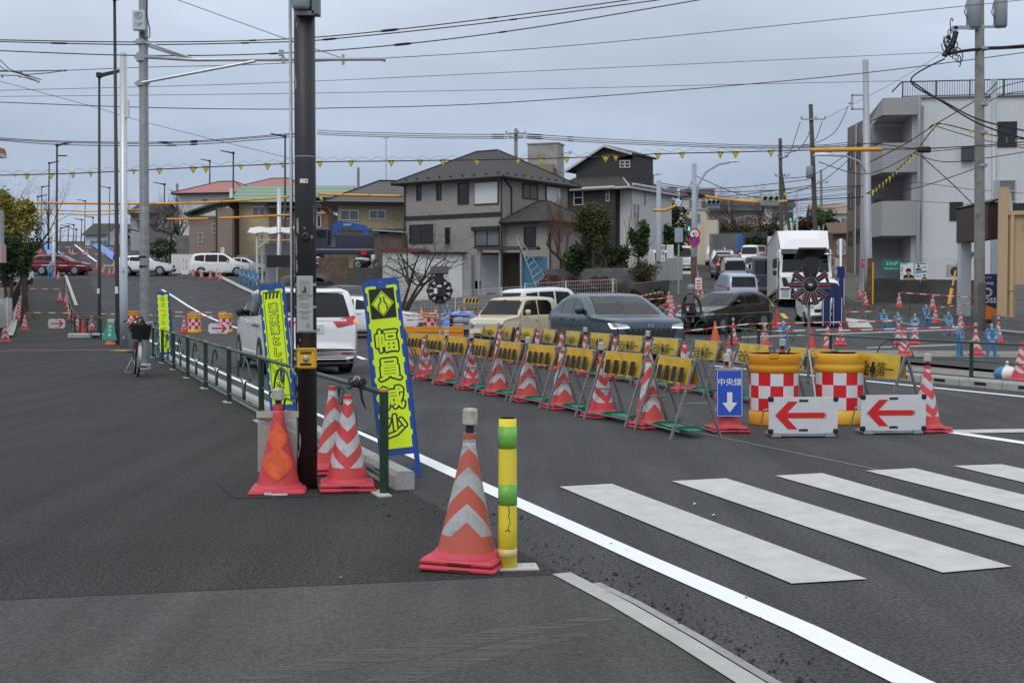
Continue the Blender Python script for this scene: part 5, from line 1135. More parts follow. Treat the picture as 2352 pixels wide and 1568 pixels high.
# ------------------------------------------------------------------ cones all over the works
CONES=[('m',12,784,'striped cone at the very left edge in front of the black fence'),('m',57,756,'striped cone left of the right pointing arrow board'),('b',42,737,'near cone of the cluster along the left footway edge'),('a',44,722,'second cone of the cluster along the left footway edge'),
 ('c',46,708,'third cone of the cluster along the left footway edge'),('r',53,692,'plain red cone at the left end of the upper footway bar'),('b',49,680,'farthest cone of the cluster along the left footway edge'),('b',138,693,'striped cone at the right end of the upper footway bar'),
 ('m',178,756,'striped cone right of the right pointing arrow board'),('b',163,737,'near cone of the cluster along the road side of the footway'),('a',160,722,'second cone of the cluster along the road side of the footway'),('c',157,708,'third cone of the cluster along the road side of the footway'),('b',153,697,'farthest cone of the cluster along the road side of the footway'),
 ('m',210,757,'striped cone in front of the low green railing by the black lamp pole'),('r',191,770,'red cone half hidden behind the low green railing'),('n',98,632,'striped cone in front of the rear wheel of the red car'),('n',70,630,'striped cone behind the tail of the red car'),('n',152,632,'striped cone in front of the door of the red car'),('n',134,641,'striped cone at the foot of the two armed street lamp'),
 ('n',202,631,'striped cone at the front bumper of the red car'),('n',252,632,'left one of a pair of cones between the red car and the white car'),('n',262,631,'right one of a pair of cones between the red car and the white car'),
 ('n',444,636,'leftmost cone before the white van across the junction'),('n',463,638,'second cone from the left before the white van'),('n',483,640,'third cone from the left before the white van'),('n',498,637,'fourth cone before the white van, behind the last'),('n',506,643,'rightmost cone before the white van at the start of the railing'),
 ('b',424,765,'striped cone left of the two far checkered drums'),('m',1522,701,'left cone of the pair at the corner before the motorcycle rider'),('a',1536,703,'right cone of the pair at the corner before the motorcycle rider'),('c',1542,714,'near cone in front of the corner pair of cones'),('m',1541,735,'lone cone right behind the blue car'),
 ('m',1603,694,'left cone of two ahead of the motorcycle rider'),('n',1614,694,'right cone of two ahead of the motorcycle rider'),('n',1602,642,'cone at the rusty foot of the round sign pole'),('m',1604,660,'cone with a white board in front of the round sign pole'),
 ('m',1975,684,'cone at the roadside right of the truck, further one'),('m',1988,701,'cone at the foot of the grey pole with the yellow guard'),('m',2065,704,'cone at the left end of the bar under the posters'),('m',2142,710,'cone under the bar below the air conditioner'),('n',2149,741,'small cone behind the blue pipe stands'),('b',2184,769,'cone with broad red foot behind the blue pipe stands'),('m',2207,754,'cone left of the transformer pole further back'),
 ('A',2242,817,'lamp topped cone between the right hand blue pipe stands'),('B',2292,788,'lamp topped cone at the foot of the tan shop'),('A',2064,792,'lamp topped cone left in the group of blue pipe stands'),('A',2101,792,'lamp topped cone right in the group of blue pipe stands'),('b',2077,821,'near striped cone behind the long grey rail'),('b',1930,794,'striped cone right of the navy banners'),('a',1901,808,'striped cone in front of the navy banners'),
 ('b',2344,880,'large striped cone cut by the right edge behind the green fence'),('o',1643,789,'plain orange cone behind the second row of barricades'),('B',1684,792,'striped cone with lamp behind the left post of the right green fence'),('c',1756,793,'striped cone behind the right green fence left of the blue stand'),('r',1784,752,'plain faded cone far behind the right green fence'),('r',1863,808,'dark red plain cone behind the right green fence'),
 ('n',1068,741,'striped cone beside the blue tarpaulin heap'),('b',1077,752,'stacked pair of cones right of the blue tarpaulin'),('n',1053,737,'small cone behind the tarpaulin heap'),('n',1001,738,'small cone left of the tarpaulin'),('n',968,738,'small cone behind the narrow road sign'),('n',1112,741,'small cone behind the cream car')]
for k,x,y,lab in CONES:cone(k,x,y,lab,'traffic cones around the road works')
for i,(x,y)in enumerate(((160,582),(167,585),(194,584),(200,586),(231,584),(239,587),(258,581),(280,586),(262,612),(223,618),(239,622),(236,628),(93,583),(87,580))):cone('n',x,y,'tiny distant striped cone on the climbing main road','distant cones on the hill road')
# ------------------------------------------------------------------ red and white bars
M_barr=mat('bar red',(.60,.04,.04),.5,dirt=(.3,.05,.05),dth=.6);M_barw=mat('bar white',(.68,.67,.65),.5,dirt=(.4,.38,.36),dth=.6)
def bar(label,a,c,seg=.3,r=.017,group='red and white cone bars'):
 o=thing('cone_bar',label,'barrier bar',a,0,group);d=Vector(c)-Vector(a);n=max(2,int(d.length/seg))
 b=MB()
 for i in range(n):b.m=i%2;b.tube([d*(i/n),d*((i+1)/n)],r,6,cap=i in(0,n-1))
 b.build('tube',[M_barr,M_barw],o)
def bz(x0,y0,x1,y1,Y0,Y1):return at(x0,y0,Y0),at(x1,y1,Y1)
for lab,q in(('bar between the nearest two cones across the left footway',(62,718,178,719,56,56)),('bar across the upper left footway',(56,663,136,664,75,76)),('bar running from the footway to the narrow yellow sign',(212,720,350,724,55,58)),('bar behind the bicycle towards the drums',(385,717,520,718,56,57)),('lower bar between the two far checkered drums',(385,726,540,727,56,57)),
   ('bar in front of the red car',(75,609,215,611,98,98)),('bar between the red and white cars',(215,610,262,610,98,98)),('high bar across the hill road',(92,580,275,586,125,125)),('bar across the crest of the hill road',(90,566,270,570,150,150)),('bar from the cones to the white van railing',(440,622,512,625,99,98)),
   ('upper bar beside the blue tarpaulin',(985,724,1135,712,44,46)),('lower bar beside the blue tarpaulin',(990,735,1130,723,42,44)),('bar below the black pipe stand',(1020,744,1130,746,42,42)),('bar behind the narrow road sign',(935,723,1000,720,44,45)),('low bar behind the narrow road sign',(935,735,975,733,42,43)),
   ('upper bar at the corner behind the blue car',(1455,684,1520,670,52,56)),('lower bar at the corner behind the blue car',(1462,690,1530,684,52,54)),('bar from the corner cones to the rider',(1520,715,1570,700,46,48)),('long bar in front of the black car',(1562,762,1720,744,38,38)),('long bar continuing right behind the LED wheel',(1720,744,2068,737,38,40)),
   ('second long bar behind the right green fence',(1745,762,1900,757,36,36)),('long low bar in front of the blue pipe stands',(1900,760,2238,750,36,36)),('bar right of the navy banners',(1940,717,2015,715,44,45)),('bar under the posters',(2068,672,2240,684,54,51)),('bar before the vending machine',(2150,707,2236,697,46,48))):
 bar(lab,*bz(*q),seg=.32 if q[4]<90 else .6,r=.02 if q[4]<90 else .035)
# ------------------------------------------------------------------ A frame barricades
M_cover=mat('mustard vinyl cover',(.68,.40,.022),.5,var=.16,scale=5,bump=.6,bscale=9,dirt=(.30,.19,.05),dscale=4,dth=.57,spec=.4)
M_cover2=mat('paler mustard vinyl cover',(.70,.48,.06),.5,var=.15,scale=5,bump=.6,bscale=9,dirt=(.34,.25,.08),dscale=4,dth=.57)
M_leg=mat('barricade steel',(.21,.215,.22),.5,metal=.45,var=.2,scale=10,dirt=(.16,.13,.11),dscale=9,dth=.62)
M_plate=mat('green brace plate',(.015,.16,.085),.5,var=.2);M_plate2=mat('brown brace plate',(.09,.08,.05),.7,var=.3)
def barricade_proto(kind):
 o=thing('barricade','barricade','barricade',(0,0,-60));W=.51
 for x in(-W,W):
  for sy in(-1,1):
   b=MB();d=Vector((0,sy*.20,-.80));n=Vector((1,0,0));q=d.normalized().cross(n)*.011;top=Vector((x,sy*.012,.80));bot=Vector((x,sy*.28,0));e_=n*.015
   b.add([top-q-e_,top+q-e_,top+q+e_,top-q+e_,bot-q-e_,bot+q-e_,bot+q+e_,bot-q+e_],[(0,1,2,3),(7,6,5,4),(0,4,5,1),(1,5,6,2),(2,6,7,3),(3,7,4,0)]);b.build('leg',M_leg,o)
 b=MB();b.tube([(-W-.02,0,.80),(W+.02,0,.80)],.02,8);b.build('top_bar',M_leg,o)
 for sy in(-1,1):b=MB();b.tube([(-W,sy*.192,.075),(W,sy*.192,.075)],.011,6);b.build('lower_bar',M_leg,o)
 for x in(-W,W):b=MB();b.tube([(x,-.12,.36),(x,.12,.36)],.009,6);b.build('cross_tie',M_leg,o)
 b=MB();b.prism([(-.2,.07),(-.1,.11),(.1,.11),(.2,.07),(.1,.05),(-.1,.05)],(W*.55,0,0),(0,1,0),(0,0,1),.02);b.prism([(-.2,.07),(-.1,.11),(.1,.11),(.2,.07),(.1,.05),(-.1,.05)],(-W*.6,0,0),(0,1,0),(0,0,1),.02);b.prism([(-.5,-.07),(0,-.11),(.5,-.07),(.5,.07),(0,.11),(-.5,.07)],(0,0,.07),UX,(0,1,0),.012);b.build('brace_plate',M_plate,o)
 rnd=random.Random(hash(kind)%97 if False else len(kind));half=.45
 for sy in(-1,1):
  b=MB();b.smooth=True;rows=[]
  for i in range(15):
   x=-half+2*half*i/14;r=[]
   for k in range(8):
    z=.815-k*.037;sag=.012*math.cos(x/half*1.5)if k else 0
    fold=.012*math.sin(i*1.3+k*.2)*(k/7)+.008*math.sin(i*2.9+1)*min(1,k/3)*(1 if k<4 else .4)
    y=(.024+(.30 if kind=='stripe' else .26)*(.80-z)*.27+.01*(k/7)+fold)
    r.append((x*(1-.02*k/7),sy*y,z-sag*(k/7)*1.5))
   rows.append(r)
  b.grid(rows);b.build('cover_sheet',M_cover if kind=='stripe' else M_cover2,o)
  b=MB();y0=sy*.135
  up=Vector((0,-sy*.092,1)).normalized();ux=Vector((1 if sy<0 else-1,0,0))
  if kind=='stripe':
   for j in range(4):b.prism([(-.05+.02,.085),(.05+.02,.085),(.045-.02,-.075),(-.06-.02,-.075)],(-.30+j*.2,sy*.078,.64),ux,up,.004)
  else:
   o_=(0,sy*.084,.63)
   for c,x in(('安',-.32),('全',-.165),('第',.15),('一',.32)):b.text(c,Vector(o_)+ux*x,ux,up,.18,.006)
   c_=Vector(o_)+ux*(-.01);b.prism([(-.028,.09),(.028,.09),(.028,.035),(.055,.035),(.055,-.035),(.02,-.035),(.012,-.09),(-.012,-.09),(-.02,-.035),(-.055,-.035),(-.055,.035),(-.028,.035)],c_,ux,up,.003)
  b.build('cover_print',M_ink if kind=='stripe' else mat('dark green print',(.015,.035,.02),.6),o)
 return o
BS,BT=barricade_proto('stripe'),barricade_proto('text')
ords=('nearest','second','third','fourth','fifth','sixth','seventh','eighth','farthest')
for i in range(10):
 s=11.92+i*1.29
 dup(BS,st(s,6.22+crnd.uniform(-.03,.03)),ROADROT+math.pi+crnd.uniform(-.09,.09),(ords[:8]+('ninth','farthest'))[i]+' barricade with black striped yellow cover in the front row along the lane','striped barricades in the front row')
 cone('aBaAaBAbaB'[i],0,0,(ords[:8]+('ninth','farthest'))[i]+' cone standing between the barricades of the front row','cones in the front barricade row',ROADROT+math.pi/2+crnd.uniform(-.1,.1),pos=st(s+.64,6.2)).scale[2]=1.0
for i in range(12):
 s=12.0+i*1.52;tt=8.85+.065*(s-12)
 o_=(*ords[:8],'ninth','tenth','eleventh','farthest')[i]
 dup(BT,st(s,tt),ROADROT+math.pi-.085+crnd.uniform(-.10,.10),o_+' barricade with lettered yellow cover in the rear row','lettered barricades in the rear row')
 if i<11:cone('aBabAbBabAb'[i],0,0,o_+' cone standing between the barricades of the rear row','cones in the rear barricade row',pos=st(s+.76,tt+.02)).scale[2]=1.0
cone('B',2126,992,'lamp topped striped cone right of both left pointing arrow boards',None,.3,sc=1.0)
# cone carrying the blue centre line sign
cone('B',1668,991,'lamp topped cone behind the blue centre line sign',None,.1)
q=gp(1669,991);o=thing('lane_sign','blue sign with white characters and a downward arrow hung on a cone','sign',q);p_=FOC/(q.y-.12)
b=MB();b.T=Matrix.Rotation(R(-3),4,'X');b.box((0,-.19,.42),(.285,.012,.50),0,.004);b.build('board',mat('lane sign blue',(.02,.085,.50),.4),o)
b=MB();b.T=Matrix.Rotation(R(-3),4,'X');b.box((0,-.19,.678),(.30,.03,.018));b.tube([(-.14,-.19,.67),(0,-.05,.70),(.14,-.19,.67)],.006,5);b.build('hook',M_alum,o)
b=MB();b.T=Matrix.Rotation(R(-3),4,'X');b.text('中央線',(0,-.1975,.535),UX,(0,0,1),.086,.008);b.prism([(-.028,.13),(.028,.13),(.028,.02),(.08,.02),(0,-.085),(-.08,.02),(-.028,.02)],(0,-.1965,.30),UX,(0,0,1),.002)
for(x,z,w_,h_)in((0,.662,.265,.005),(0,.178,.265,.005),(-.131,.42,.005,.485),(.131,.42,.005,.485)):b.box((x,-.197,z),(w_,.002,h_))
b.build('lettering',M_signw,o)
# ------------------------------------------------------------------ checkered cushion drums
def drum(label,p,col,rz,group,sc=1,seed=0):
 o=thing('cushion_drum',label,'traffic drum',p,rz,group);r=.285;b=MB();b.smooth=True;n=40
 m_=mat('drum plastic %s'%('orange' if col[1]<.34 else 'yellow'),col,.4,var=.07,scale=3,dirt=(.4,.22,.05),dscale=5,dth=.66)
 b.lathe([(r*.97,0),(r*.99,.02),(r*.99,.16),(r*.96,.165),(r*.96,.60),(r*1.0,.605),(r*1.0,.665),(r*.985,.675),(r*.985,.70),(r*1.01,.71),(r*1.01,.80),(r*.99,.815)],n)
 b.smooth=False;b.lathe([(r*.99,.815),(r*.90,.815),(r*.88,.77),(0,.77)],n)
 for a in(0,2.1,4.2):b.box((math.cos(a)*r*.97,math.sin(a)*r*.97,.80),(.05,.10,.05),a)
 b.build('drum_body',m_,o)
 b=MB();b.smooth=True;k=12
 for i in range(3):
  for j in range(k):
   b.m=(i+j)%2;z0,z1=.172+i*.142,.172+(i+1)*.142
   b.grid([[(r*.972*math.cos(2*math.pi*(j+t/4)/k+.4),r*.972*math.sin(2*math.pi*(j+t/4)/k+.4),z)for t in range(5)]for z in(z0,z1)])
 b.build('checkered_band',[mat('checker red',(.68,.015,.02),.35,var=.06),mat('checker white',(.70,.70,.72),.35,var=.05)],o)
 o.scale=(sc,sc,sc)
 return o
drum('orange cushion drum with red and white checks, left of the near pair',gp(1777,975),(.72,.30,.012),.3,'near pair of checkered drums',1.0)
drum('yellow cushion drum with red and white checks, right of the near pair',gp(1927,972),(.80,.42,.03),1.2,'near pair of checkered drums',1.0)
drum('far checkered drum left of the white bodied van across the left road',gp(447,765),(.80,.42,.03),.4,'far checkered drums')
drum('far checkered drum partly behind the right pointing arrow board',gp(518,765),(.80,.42,.03),.9,'far checkered drums')
drum('checkered orange drum under the black LED wheel seen from behind',gx(986,46),(.72,.30,.012),.9,'far checkered drums')
drum('checkered yellow drum just right of the narrow road sign',gx(940,46),(.80,.42,.03),.2,'far checkered drums')
drum('orange topped drum hidden behind the parked bicycle',gx(308,56),(.72,.30,.012),.2,'far checkered drums')
for x,lab in((962,'orange plastic barrier block left of the tripod at the end of the barricades'),(1030,'orange plastic barrier block right of the tripod at the end of the barricades')):
 o=thing('barrier_block',lab,'barrier',gx(x,33.0),.05,'orange plastic barrier blocks');b=MB()
 b.prism([(-.4,0),(.4,0),(.4,.72),(.1,.74),(.02,.70),(-.08,.70),(-.16,.74),(-.4,.74)],(0,0,0),UX,(0,0,1),-.35);b.box((0,-.01,.45),(.76,.02,.03));b.box((0,-.01,.6),(.76,.02,.03));b.build('block',mat('orange barrier plastic',(.68,.27,.012),.5,var=.08),o)
 b=MB();b.box((-.3,.17,.03),(.12,.4,.06));b.box((.3,.17,.03),(.12,.4,.06));b.build('foot',M_ink,o)
# ------------------------------------------------------------------ arrow boards
M_board=mat('scuffed white board',(.66,.66,.67),.45,var=.05,scale=6,dirt=(.40,.39,.38),dscale=9,dth=.66)
def arrow_board(label,p,w_,h_,d,group,rz=0):
 o=thing('arrow_board',label,'sign',p,rz,group);c=.035;z0=.045
 b=MB();b.prism([(-w_/2+c,0),(w_/2-c,0),(w_/2,c),(w_/2,h_-c),(w_/2-c,h_),(-w_/2+c,h_),(-w_/2,h_-c),(-w_/2,c)],(0,.03,z0),UX,(0,0,1),.03);b.build('board',M_board,o)
 for sx in(-1,1):
  for z in(z0+.02,z0+h_-.02):b=MB();b.box((sx*(w_/2-.02),.012,z),(.055,.05,.055),0,.012);b.build('corner_guard',M_ink,o)
 b=MB();b.box((0,.028,z0+h_-.035),(w_*.13,.066,.022));b.box((0,.028,z0+.035),(w_*.13,.066,.022));b.build('grip_slot',M_ink,o)
 k=w_/.7;pts=[(-.29,0),(-.155,.14),(-.06,.14),(-.165,.028),(.20,.028),(.23,0),(.20,-.028),(-.165,-.028),(-.06,-.14),(-.155,-.14)]
 b=MB();b.prism([(d*x*k,z*k)for x,z in(pts if d>0 else pts[::-1])],(0,-.0005,z0+h_/2),UX,(0,0,1),.003)
 b.build('arrow',mat('arrow red',(.66,.02,.02),.4,var=.08),o)
 b=MB();q=[(.18,.028),(.235,.03),(.235,-.03),(.18,-.028),(.215,0)];b.prism([(d*x*k,z*k)for x,z in(q if d<0 else q[::-1])],(0,-.001,z0+h_/2),UX,(0,0,1),.002);b.build('arrow_tip',mat('worn tape',(.45,.42,.36),.6),o)
 b=MB();b.tube([(-w_/2-.03,.28,.02),(-w_/2-.03,.10,h_*.75),(-w_/2+.05,.04,h_*.8)],.008,5);b.tube([(w_/2-.05,.28,.02),(w_/2-.05,.05,h_*.75)],.008,5);b.box((0,.16,.025),(w_*.9,.3,.02));b.box((-w_/2+.08,.02,.03),(.1,.05,.04));b.box((w_/2-.08,.02,.03),(.1,.05,.04));b.build('stand',M_galv,o)
 b=MB()
 for i in range(9):
  for z in(.02,h_-.02):b.lathe([(.004,0),(.004,.002)],6,(-w_*.42+i*w_*.105,.028,z0+z))
 b.build('screw',M_galv,o)
q=gp(1845,1006);arrow_board('white board with red arrow pointing left, left of the near pair',q,.72,.375,1,'left pointing arrow boards',R(3))
q=gp(2052,998);arrow_board('white board with red arrow pointing left, beside the lamp topped cone',q,.70,.375,1,'left pointing arrow boards',R(4))
arrow_board('white board with red arrow pointing right on the left footway',gp(130,756),.76,.42,-1,'right pointing arrow boards')
arrow_board('white board with red arrow pointing right in front of the far drums',gp(502,768),.82,.40,-1,'right pointing arrow boards')
# ------------------------------------------------------------------ tall fluorescent sign boards
M_fluo=mat('fluorescent yellow panel',(.70,.95,.012),.4,var=.03,scale=5);M_sblue=mat('blue plastic frame',(.012,.07,.34),.4,var=.08,scale=8)
def sign_board(label,p,chars,size,head,tilt,W=.30,H=1.42,z0=.20,two=None,ink=.095,x0=0):
 o=thing('sign_board',label,'sign',p);o.rotation_euler=(tilt[0],tilt[1],tilt[2]);f=MB()
 f.prism([(-W/2+.03,H),(-W/2,H-.03),(-W/2,0),(-W/2-.012,-.2+.0),(-W/2+.028,-.2),(-W/2+.032,-.02),(W/2-.032,-.02),(W/2-.028,-.2),(W/2+.012,-.2),(W/2,0),(W/2,H-.03),(W/2-.03,H)][::-1],(0,0,z0),UX,(0,0,1),-.035)
 f.box((0,.017,.06),(W,.03,.025));f.tube([(-W/2,.05,.05),(-W/2,.10,z0+H*.7)],.012,6);f.tube([(W/2,.05,.05),(W/2,.10,z0+H*.7)],.012,6);f.build('frame',M_sblue,o)
 pz,ph=z0+.035,H-.095;e=.034;pts=[]
 for i in range(9): # notched edge where the frame's clamps bite the panel
  za,zb=ph*i/9,ph*(i+.62)/9;pts+=[(W/2-e,za),(W/2-e,zb),(W/2-e+.014,zb+.012),(W/2-e+.014,ph*(i+1)/9-.012)]
 pts.append((W/2-e,ph));pts+=[(.045,ph),(.04,ph-.022),(-.04,ph-.022),(-.045,ph)]
 q=[(-x,z)for x,z in pts[:37]][::-1]
 b=MB();b.prism(pts+q,(0,0,pz),UX,(0,0,1),.004);pan=b.build('panel',M_fluo,o)
 b=MB();y=-.0055;g2=MB()
 zc=z0+H-head-size*.62
 def stamp(c,x,z,sz): # a bold black rim with the yellow stroke on top, as on printed outline type
  for k in range(12):t=k*math.pi/6;b.text(c,(x+ink*sz*math.cos(t),y-k*.00004,z+ink*sz*math.sin(t)),UX,(0,0,1),sz)
  for k in range(6):t=k*math.pi/3;g2.text(c,(x+ink*.27*sz*math.cos(t),y-.0015-k*.00004,z+ink*.27*sz*math.sin(t)),UX,(0,0,1),sz)
 for i,c in enumerate(chars):stamp(c,x0,zc-i*size*1.03,size*.84)
 if two:
  for j,col in enumerate(two):
   for i,c in enumerate(col):stamp(c,-.055+j*.11,z0+.42-i*.065,.055)
 b.build('character_outline',M_ink,pan);g2.build('character',M_fluo,pan)
 b=MB();b.lathe([(.007,0),(.007,.003)],8,(0,-.003,z0+H-.03));b.build('screw',M_signw,o)
 return o,pan,z0+H
o,pan,zt=sign_board('tall yellow narrow road sign tied to the near end of the left fence',gp(922,1096),'幅員減少',.225,.385,(R(-7),R(-6.2),R(4)))
b=MB();b.box((0,-.0055,zt-.205),(.205,.003,.245));b.build('pictogram_field',M_ink,pan)
b=MB();y=-.0085;zc=zt-.205
b.prism([(0,.105),(-.092,0),(0,-.105),(.092,0)],(0,y,zc),UX,(0,0,1),.002);b.build('diamond',M_fluo,pan)
b=MB();y=-.0115
for sx in(-1,1):b.tube([(sx*.034,y,zc-.05),(sx*.034,y,zc-.012),(sx*.014,y,zc+.014),(sx*.014,y,zc+.052)],.0065,4)
for(p0,p1)in(((0,.094),(.082,0)),((.082,0),(0,-.094)),((0,-.094),(-.082,0)),((-.082,0),(0,.094))):b.tube([(p0[0],y,zc+p0[1]),(p1[0],y,zc+p1[1])],.0025,4)
b.build('narrowing_lines',M_ink,pan)
o,pan,zt=sign_board('tall yellow slow down sign with a striped head behind the black pole',gp(654,978),'速度落として下さい',.124,.20,(R(-4),R(-6.6),R(-6)),ink=.11)
b=MB();y=-.0055
for i in range(4):b.prism([(-.085+i*.043,-.0),(-.065+i*.043,-.0),(-.048+i*.043,.065),(-.072+i*.043,.065)],(0,y,zt-.165),UX,(0,0,1),.002)
b.box((0,y,zt-.092),(.20,.002,.014))
for sx in(-1,1):b.box((sx*.1,y,zt-.69),(.006,.002,1.18))
b.box((0,y,zt-1.28),(.2,.002,.005));b.build('border_stripes',M_ink,pan)
o,pan,zt=sign_board('tall yellow sharp curve sign farthest along the left fence',gp(381,832),'急カーブにつき',.135,.075,(R(-3),R(-3.4),R(-3)),two=('速度落とせ','走行注意'),ink=.06)
# ------------------------------------------------------------------ green pedestrian fences
M_gpost=mat('dark green post',(.010,.045,.022),.4,var=.12);M_grail=mat('green grey rail',(.045,.085,.07),.4,metal=.2,var=.15,scale=14)
def ped_fence(label,pts,H=.80,pr=.034,cap=True,plates=True,flip=1):
 o=thing('pedestrian_fence',label,'fence',pts[0]);q0=Vector(pts[0]);P=[Vector(p)-q0 for p in pts]
 for p in P:
  b=MB();b.lathe([(pr,-.05),(pr,H-.02)],12,p);b.build('post',M_gpost,o)
  if cap:b=MB();b.lathe([(pr+.001,H-.035),(pr+.001,H-.018),(pr*.8,H-.014)],12,p);b.build('cap_band',mat('amber band',(.50,.30,.02),.4),o)
  if plates:b=MB();b.box(p+Vector((-.03,0,.006)),(.30,.10,.012),ROADROT);b.build('foot_plate',mat('pale foot plate',(.48,.48,.45),.8,var=.1),o)
 for a,c in zip(P,P[1:]):
  d=c-a;Lh=math.hypot(d.x,d.y);ux=d/Lh
  def Q(u,z):return a+ux*u+Vector((0,0,z))
  b=MB();b.smooth=True;b.tube([Q(0,H-.045),Q(Lh,H-.045)],.021,8);b.build('top_rail',M_grail,o)
  b=MB();b.smooth=True;b.tube([Q(0,.13),Q(Lh,.13)],.017,8);b.build('bottom_rail',M_grail,o)
  b=MB();b.smooth=True;k=.5*Lh
  hl=[Q(k-.55+.55*(1-math.cos(t)),.40+.30*math.sin(t))for t in[i*math.pi/2/7 for i in range(8)]]+[Q(k-.0+.09,.66),Q(k+.07,.57),Q(k,.55)]
  b.tube(hl,.012,6);b.tube([a+ux*(2*k-(q-a).dot(ux))+Vector((0,0,(q-a).z-ux.z*(q-a).dot(ux)+ux.z*(2*k-(q-a).dot(ux))))for q in hl],.012,6)
  b.build('arched_bar',M_grail,o)
  for s0,s1 in((0,k-.55),(k+.55,Lh)):
   b=MB();b.smooth=True;e_=1 if s0==0 else-1;u0,u1=(s0,s1)if e_>0 else(s1,s0)
   b.tube([Q(u0,.40),Q(u1+e_*.25,.40),Q(u1+e_*.40,.38),Q(u1+e_*.46,.30),Q(u1+e_*.47,.13)],.012,6);b.build('mid_rail',M_grail,o)
 return o
ped_fence('long green pedestrian fence with arched bars along the left kerb',[st(8.9+i*2.93,2.24)for i in range(9)],.79)
ped_fence('right green pedestrian fence with arched bars behind the concrete kerb',[st(8.5,14.45),st(12.8,14.45),st(17.1,14.45),st(21.4,14.6),st(25.3,15.3),st(28.8,16.6)],.76,plates=False)
ped_fence('green pedestrian fence in front of the black car at the corner island',[gx(1570,41),gx(1668,42.5),gx(1770,44)],.85,plates=False)
ped_fence('low green railing return at the driveway by the black lamp pole',[gx(184,47),gx(232,45.5)],.8,plates=False)
ped_fence('second low green railing return closer to the tall lamp pole',[gx(172,50.5),gx(200,50),gx(228,49.5)],.8,plates=False)
ped_fence('short green fence beside the blue and white stands across the left road',[gx(566,98),gx(536,103),gx(508,108)],1.0,pr=.04,plates=False)
ped_fence('green fence up the left footway beside the climbing road',[gx(172,51),gx(165,58),gx(160,66),gx(155,76),gx(150,88)],.9,plates=False)
b=MB();q=gp(885,1138);o=thing('fence_cloth','black and white rag knotted round the near fence rail','rag',(q.x,q.y,0));rnd=random.Random(2);c0=at(826,880,9.62)-Vector((q.x,q.y,0))
for i in range(16):
 b.m=rnd.random()<.3;a=rnd.uniform(0,6);b.tube(arc(c0+Vector((rnd.gauss(0,.035),rnd.gauss(0,.02),rnd.gauss(0,.012))),rnd.uniform(.012,.026),a,a+4.5,7,(1,.2,.1),(0,.4,1)),.008,5)
b.build('knot',[M_ink,mat('pale rag',(.4,.4,.38),.9)],o);b=MB();b.tube([c0,c0+Vector((.02,-.03,-.12)),c0+Vector((.05,-.02,-.2))],[.014,.012,.004],5);b.build('tail',M_ink,o)
# yellow foam wrapped post
q=gp(1166,1304);o=thing('foam_wrapped_post','short post wrapped in yellow foam with green tape bands in the foreground','post',q)
Z=lambda y:at(0,y,q.y).z-q.z
b=MB();b.smooth=True;r=.050;b.lathe([(r,.0),(r*1.0,Z(1200)),(r*.98,Z(1100)),(r*.95,Z(1000)),(r*.93,Z(960))],20);b.smooth=False;b.lathe([(r*.93,Z(960)),(r*.62,Z(960)),(r*.60,Z(985))],20);b.build('foam_sleeve',mat('yellow foam',(.85,.68,.05),.6,var=.06,scale=6,dirt=(.35,.28,.05),dscale=9,dth=.68),o)
for y0,y1 in((1028,978),(1158,1110)):b=MB();b.smooth=True;b.lathe([(r*1.02,Z(y0)),(r*1.015,Z((y0+y1)/2)),(r*1.0,Z(y1))],20);b.build('green_tape',mat('green tape',(.17,.52,.09),.35,var=.3,scale=14,alpha=.8),o)
b=MB();b.smooth=True;b.lathe([(r*1.02,Z(1278)),(r*1.02,Z(1258))],20);b.build('clear_tape',mat('pale tape',(.66,.55,.22),.4),o)
b=MB();rnd=random.Random(6)
def crack(pts):
 P=[]
 for x,y in pts:a=math.asin(max(-.9,min(.9,(x-1166)/FOC*q.y/r)));P.append((r*1.015*math.sin(a),-r*1.015*math.cos(a),Z(y)))
 b.tube(P,[.002+.002*rnd.random()for _ in P],4)
crack([(1168,1158),(1170,1170),(1168,1182),(1172,1195),(1167,1207),(1170,1217)]);crack([(1160,1215),(1167,1212),(1172,1216)]);b.build('crack',mat('foam crack',(.22,.18,.03),.9),o)
b=MB();b.box((.03,-.0,.004),(.26,.16,.008),.1);b.build('foot_plate',mat('pale foot plate',(.48,.48,.45)),o)
# ------------------------------------------------------------------ vehicles
def paint(name,c,metal=.0):return mat('car paint '+name,c,.30,metal=metal,coat=.55,spec=.4)
M_cglass=mat('car glass',(.006,.009,.010),.05,spec=.38);M_cglass2=mat('tinted car glass',(.005,.005,.006),.06,spec=.45)
M_tyre=mat('tyre',(.014,.014,.014),.85);M_rim=mat('alloy rim',(.36,.37,.38),.3,metal=.8);M_chrome=mat('chrome',(.62,.63,.64),.15,metal=1)
M_blk=mat('black car plastic',(.015,.015,.016),.5);M_tail=mat('red tail lamp',(.45,.010,.010),.15,coat=1);M_head=mat('clear head lamp',(.42,.44,.46),.1,metal=.5,coat=1)
M_drl=mat('lit lamp strip',(1,.98,.92),.3,emit=.9);M_brk=mat('lit brake lamp',(1,.12,.03),.3,emit=2.2);M_plw=mat('white number plate',(.72,.72,.70),.4);M_ply=mat('yellow number plate',(.75,.50,.02),.4)
def lerp_pts(P,x):
 for(a,b),(c,d)in zip(P,P[1:]):
  if a<=x<=c:return b+(d-b)*(x-a)/max(1e-6,c-a)
 return P[-1][1]if x>P[-1][0]else P[0][1]
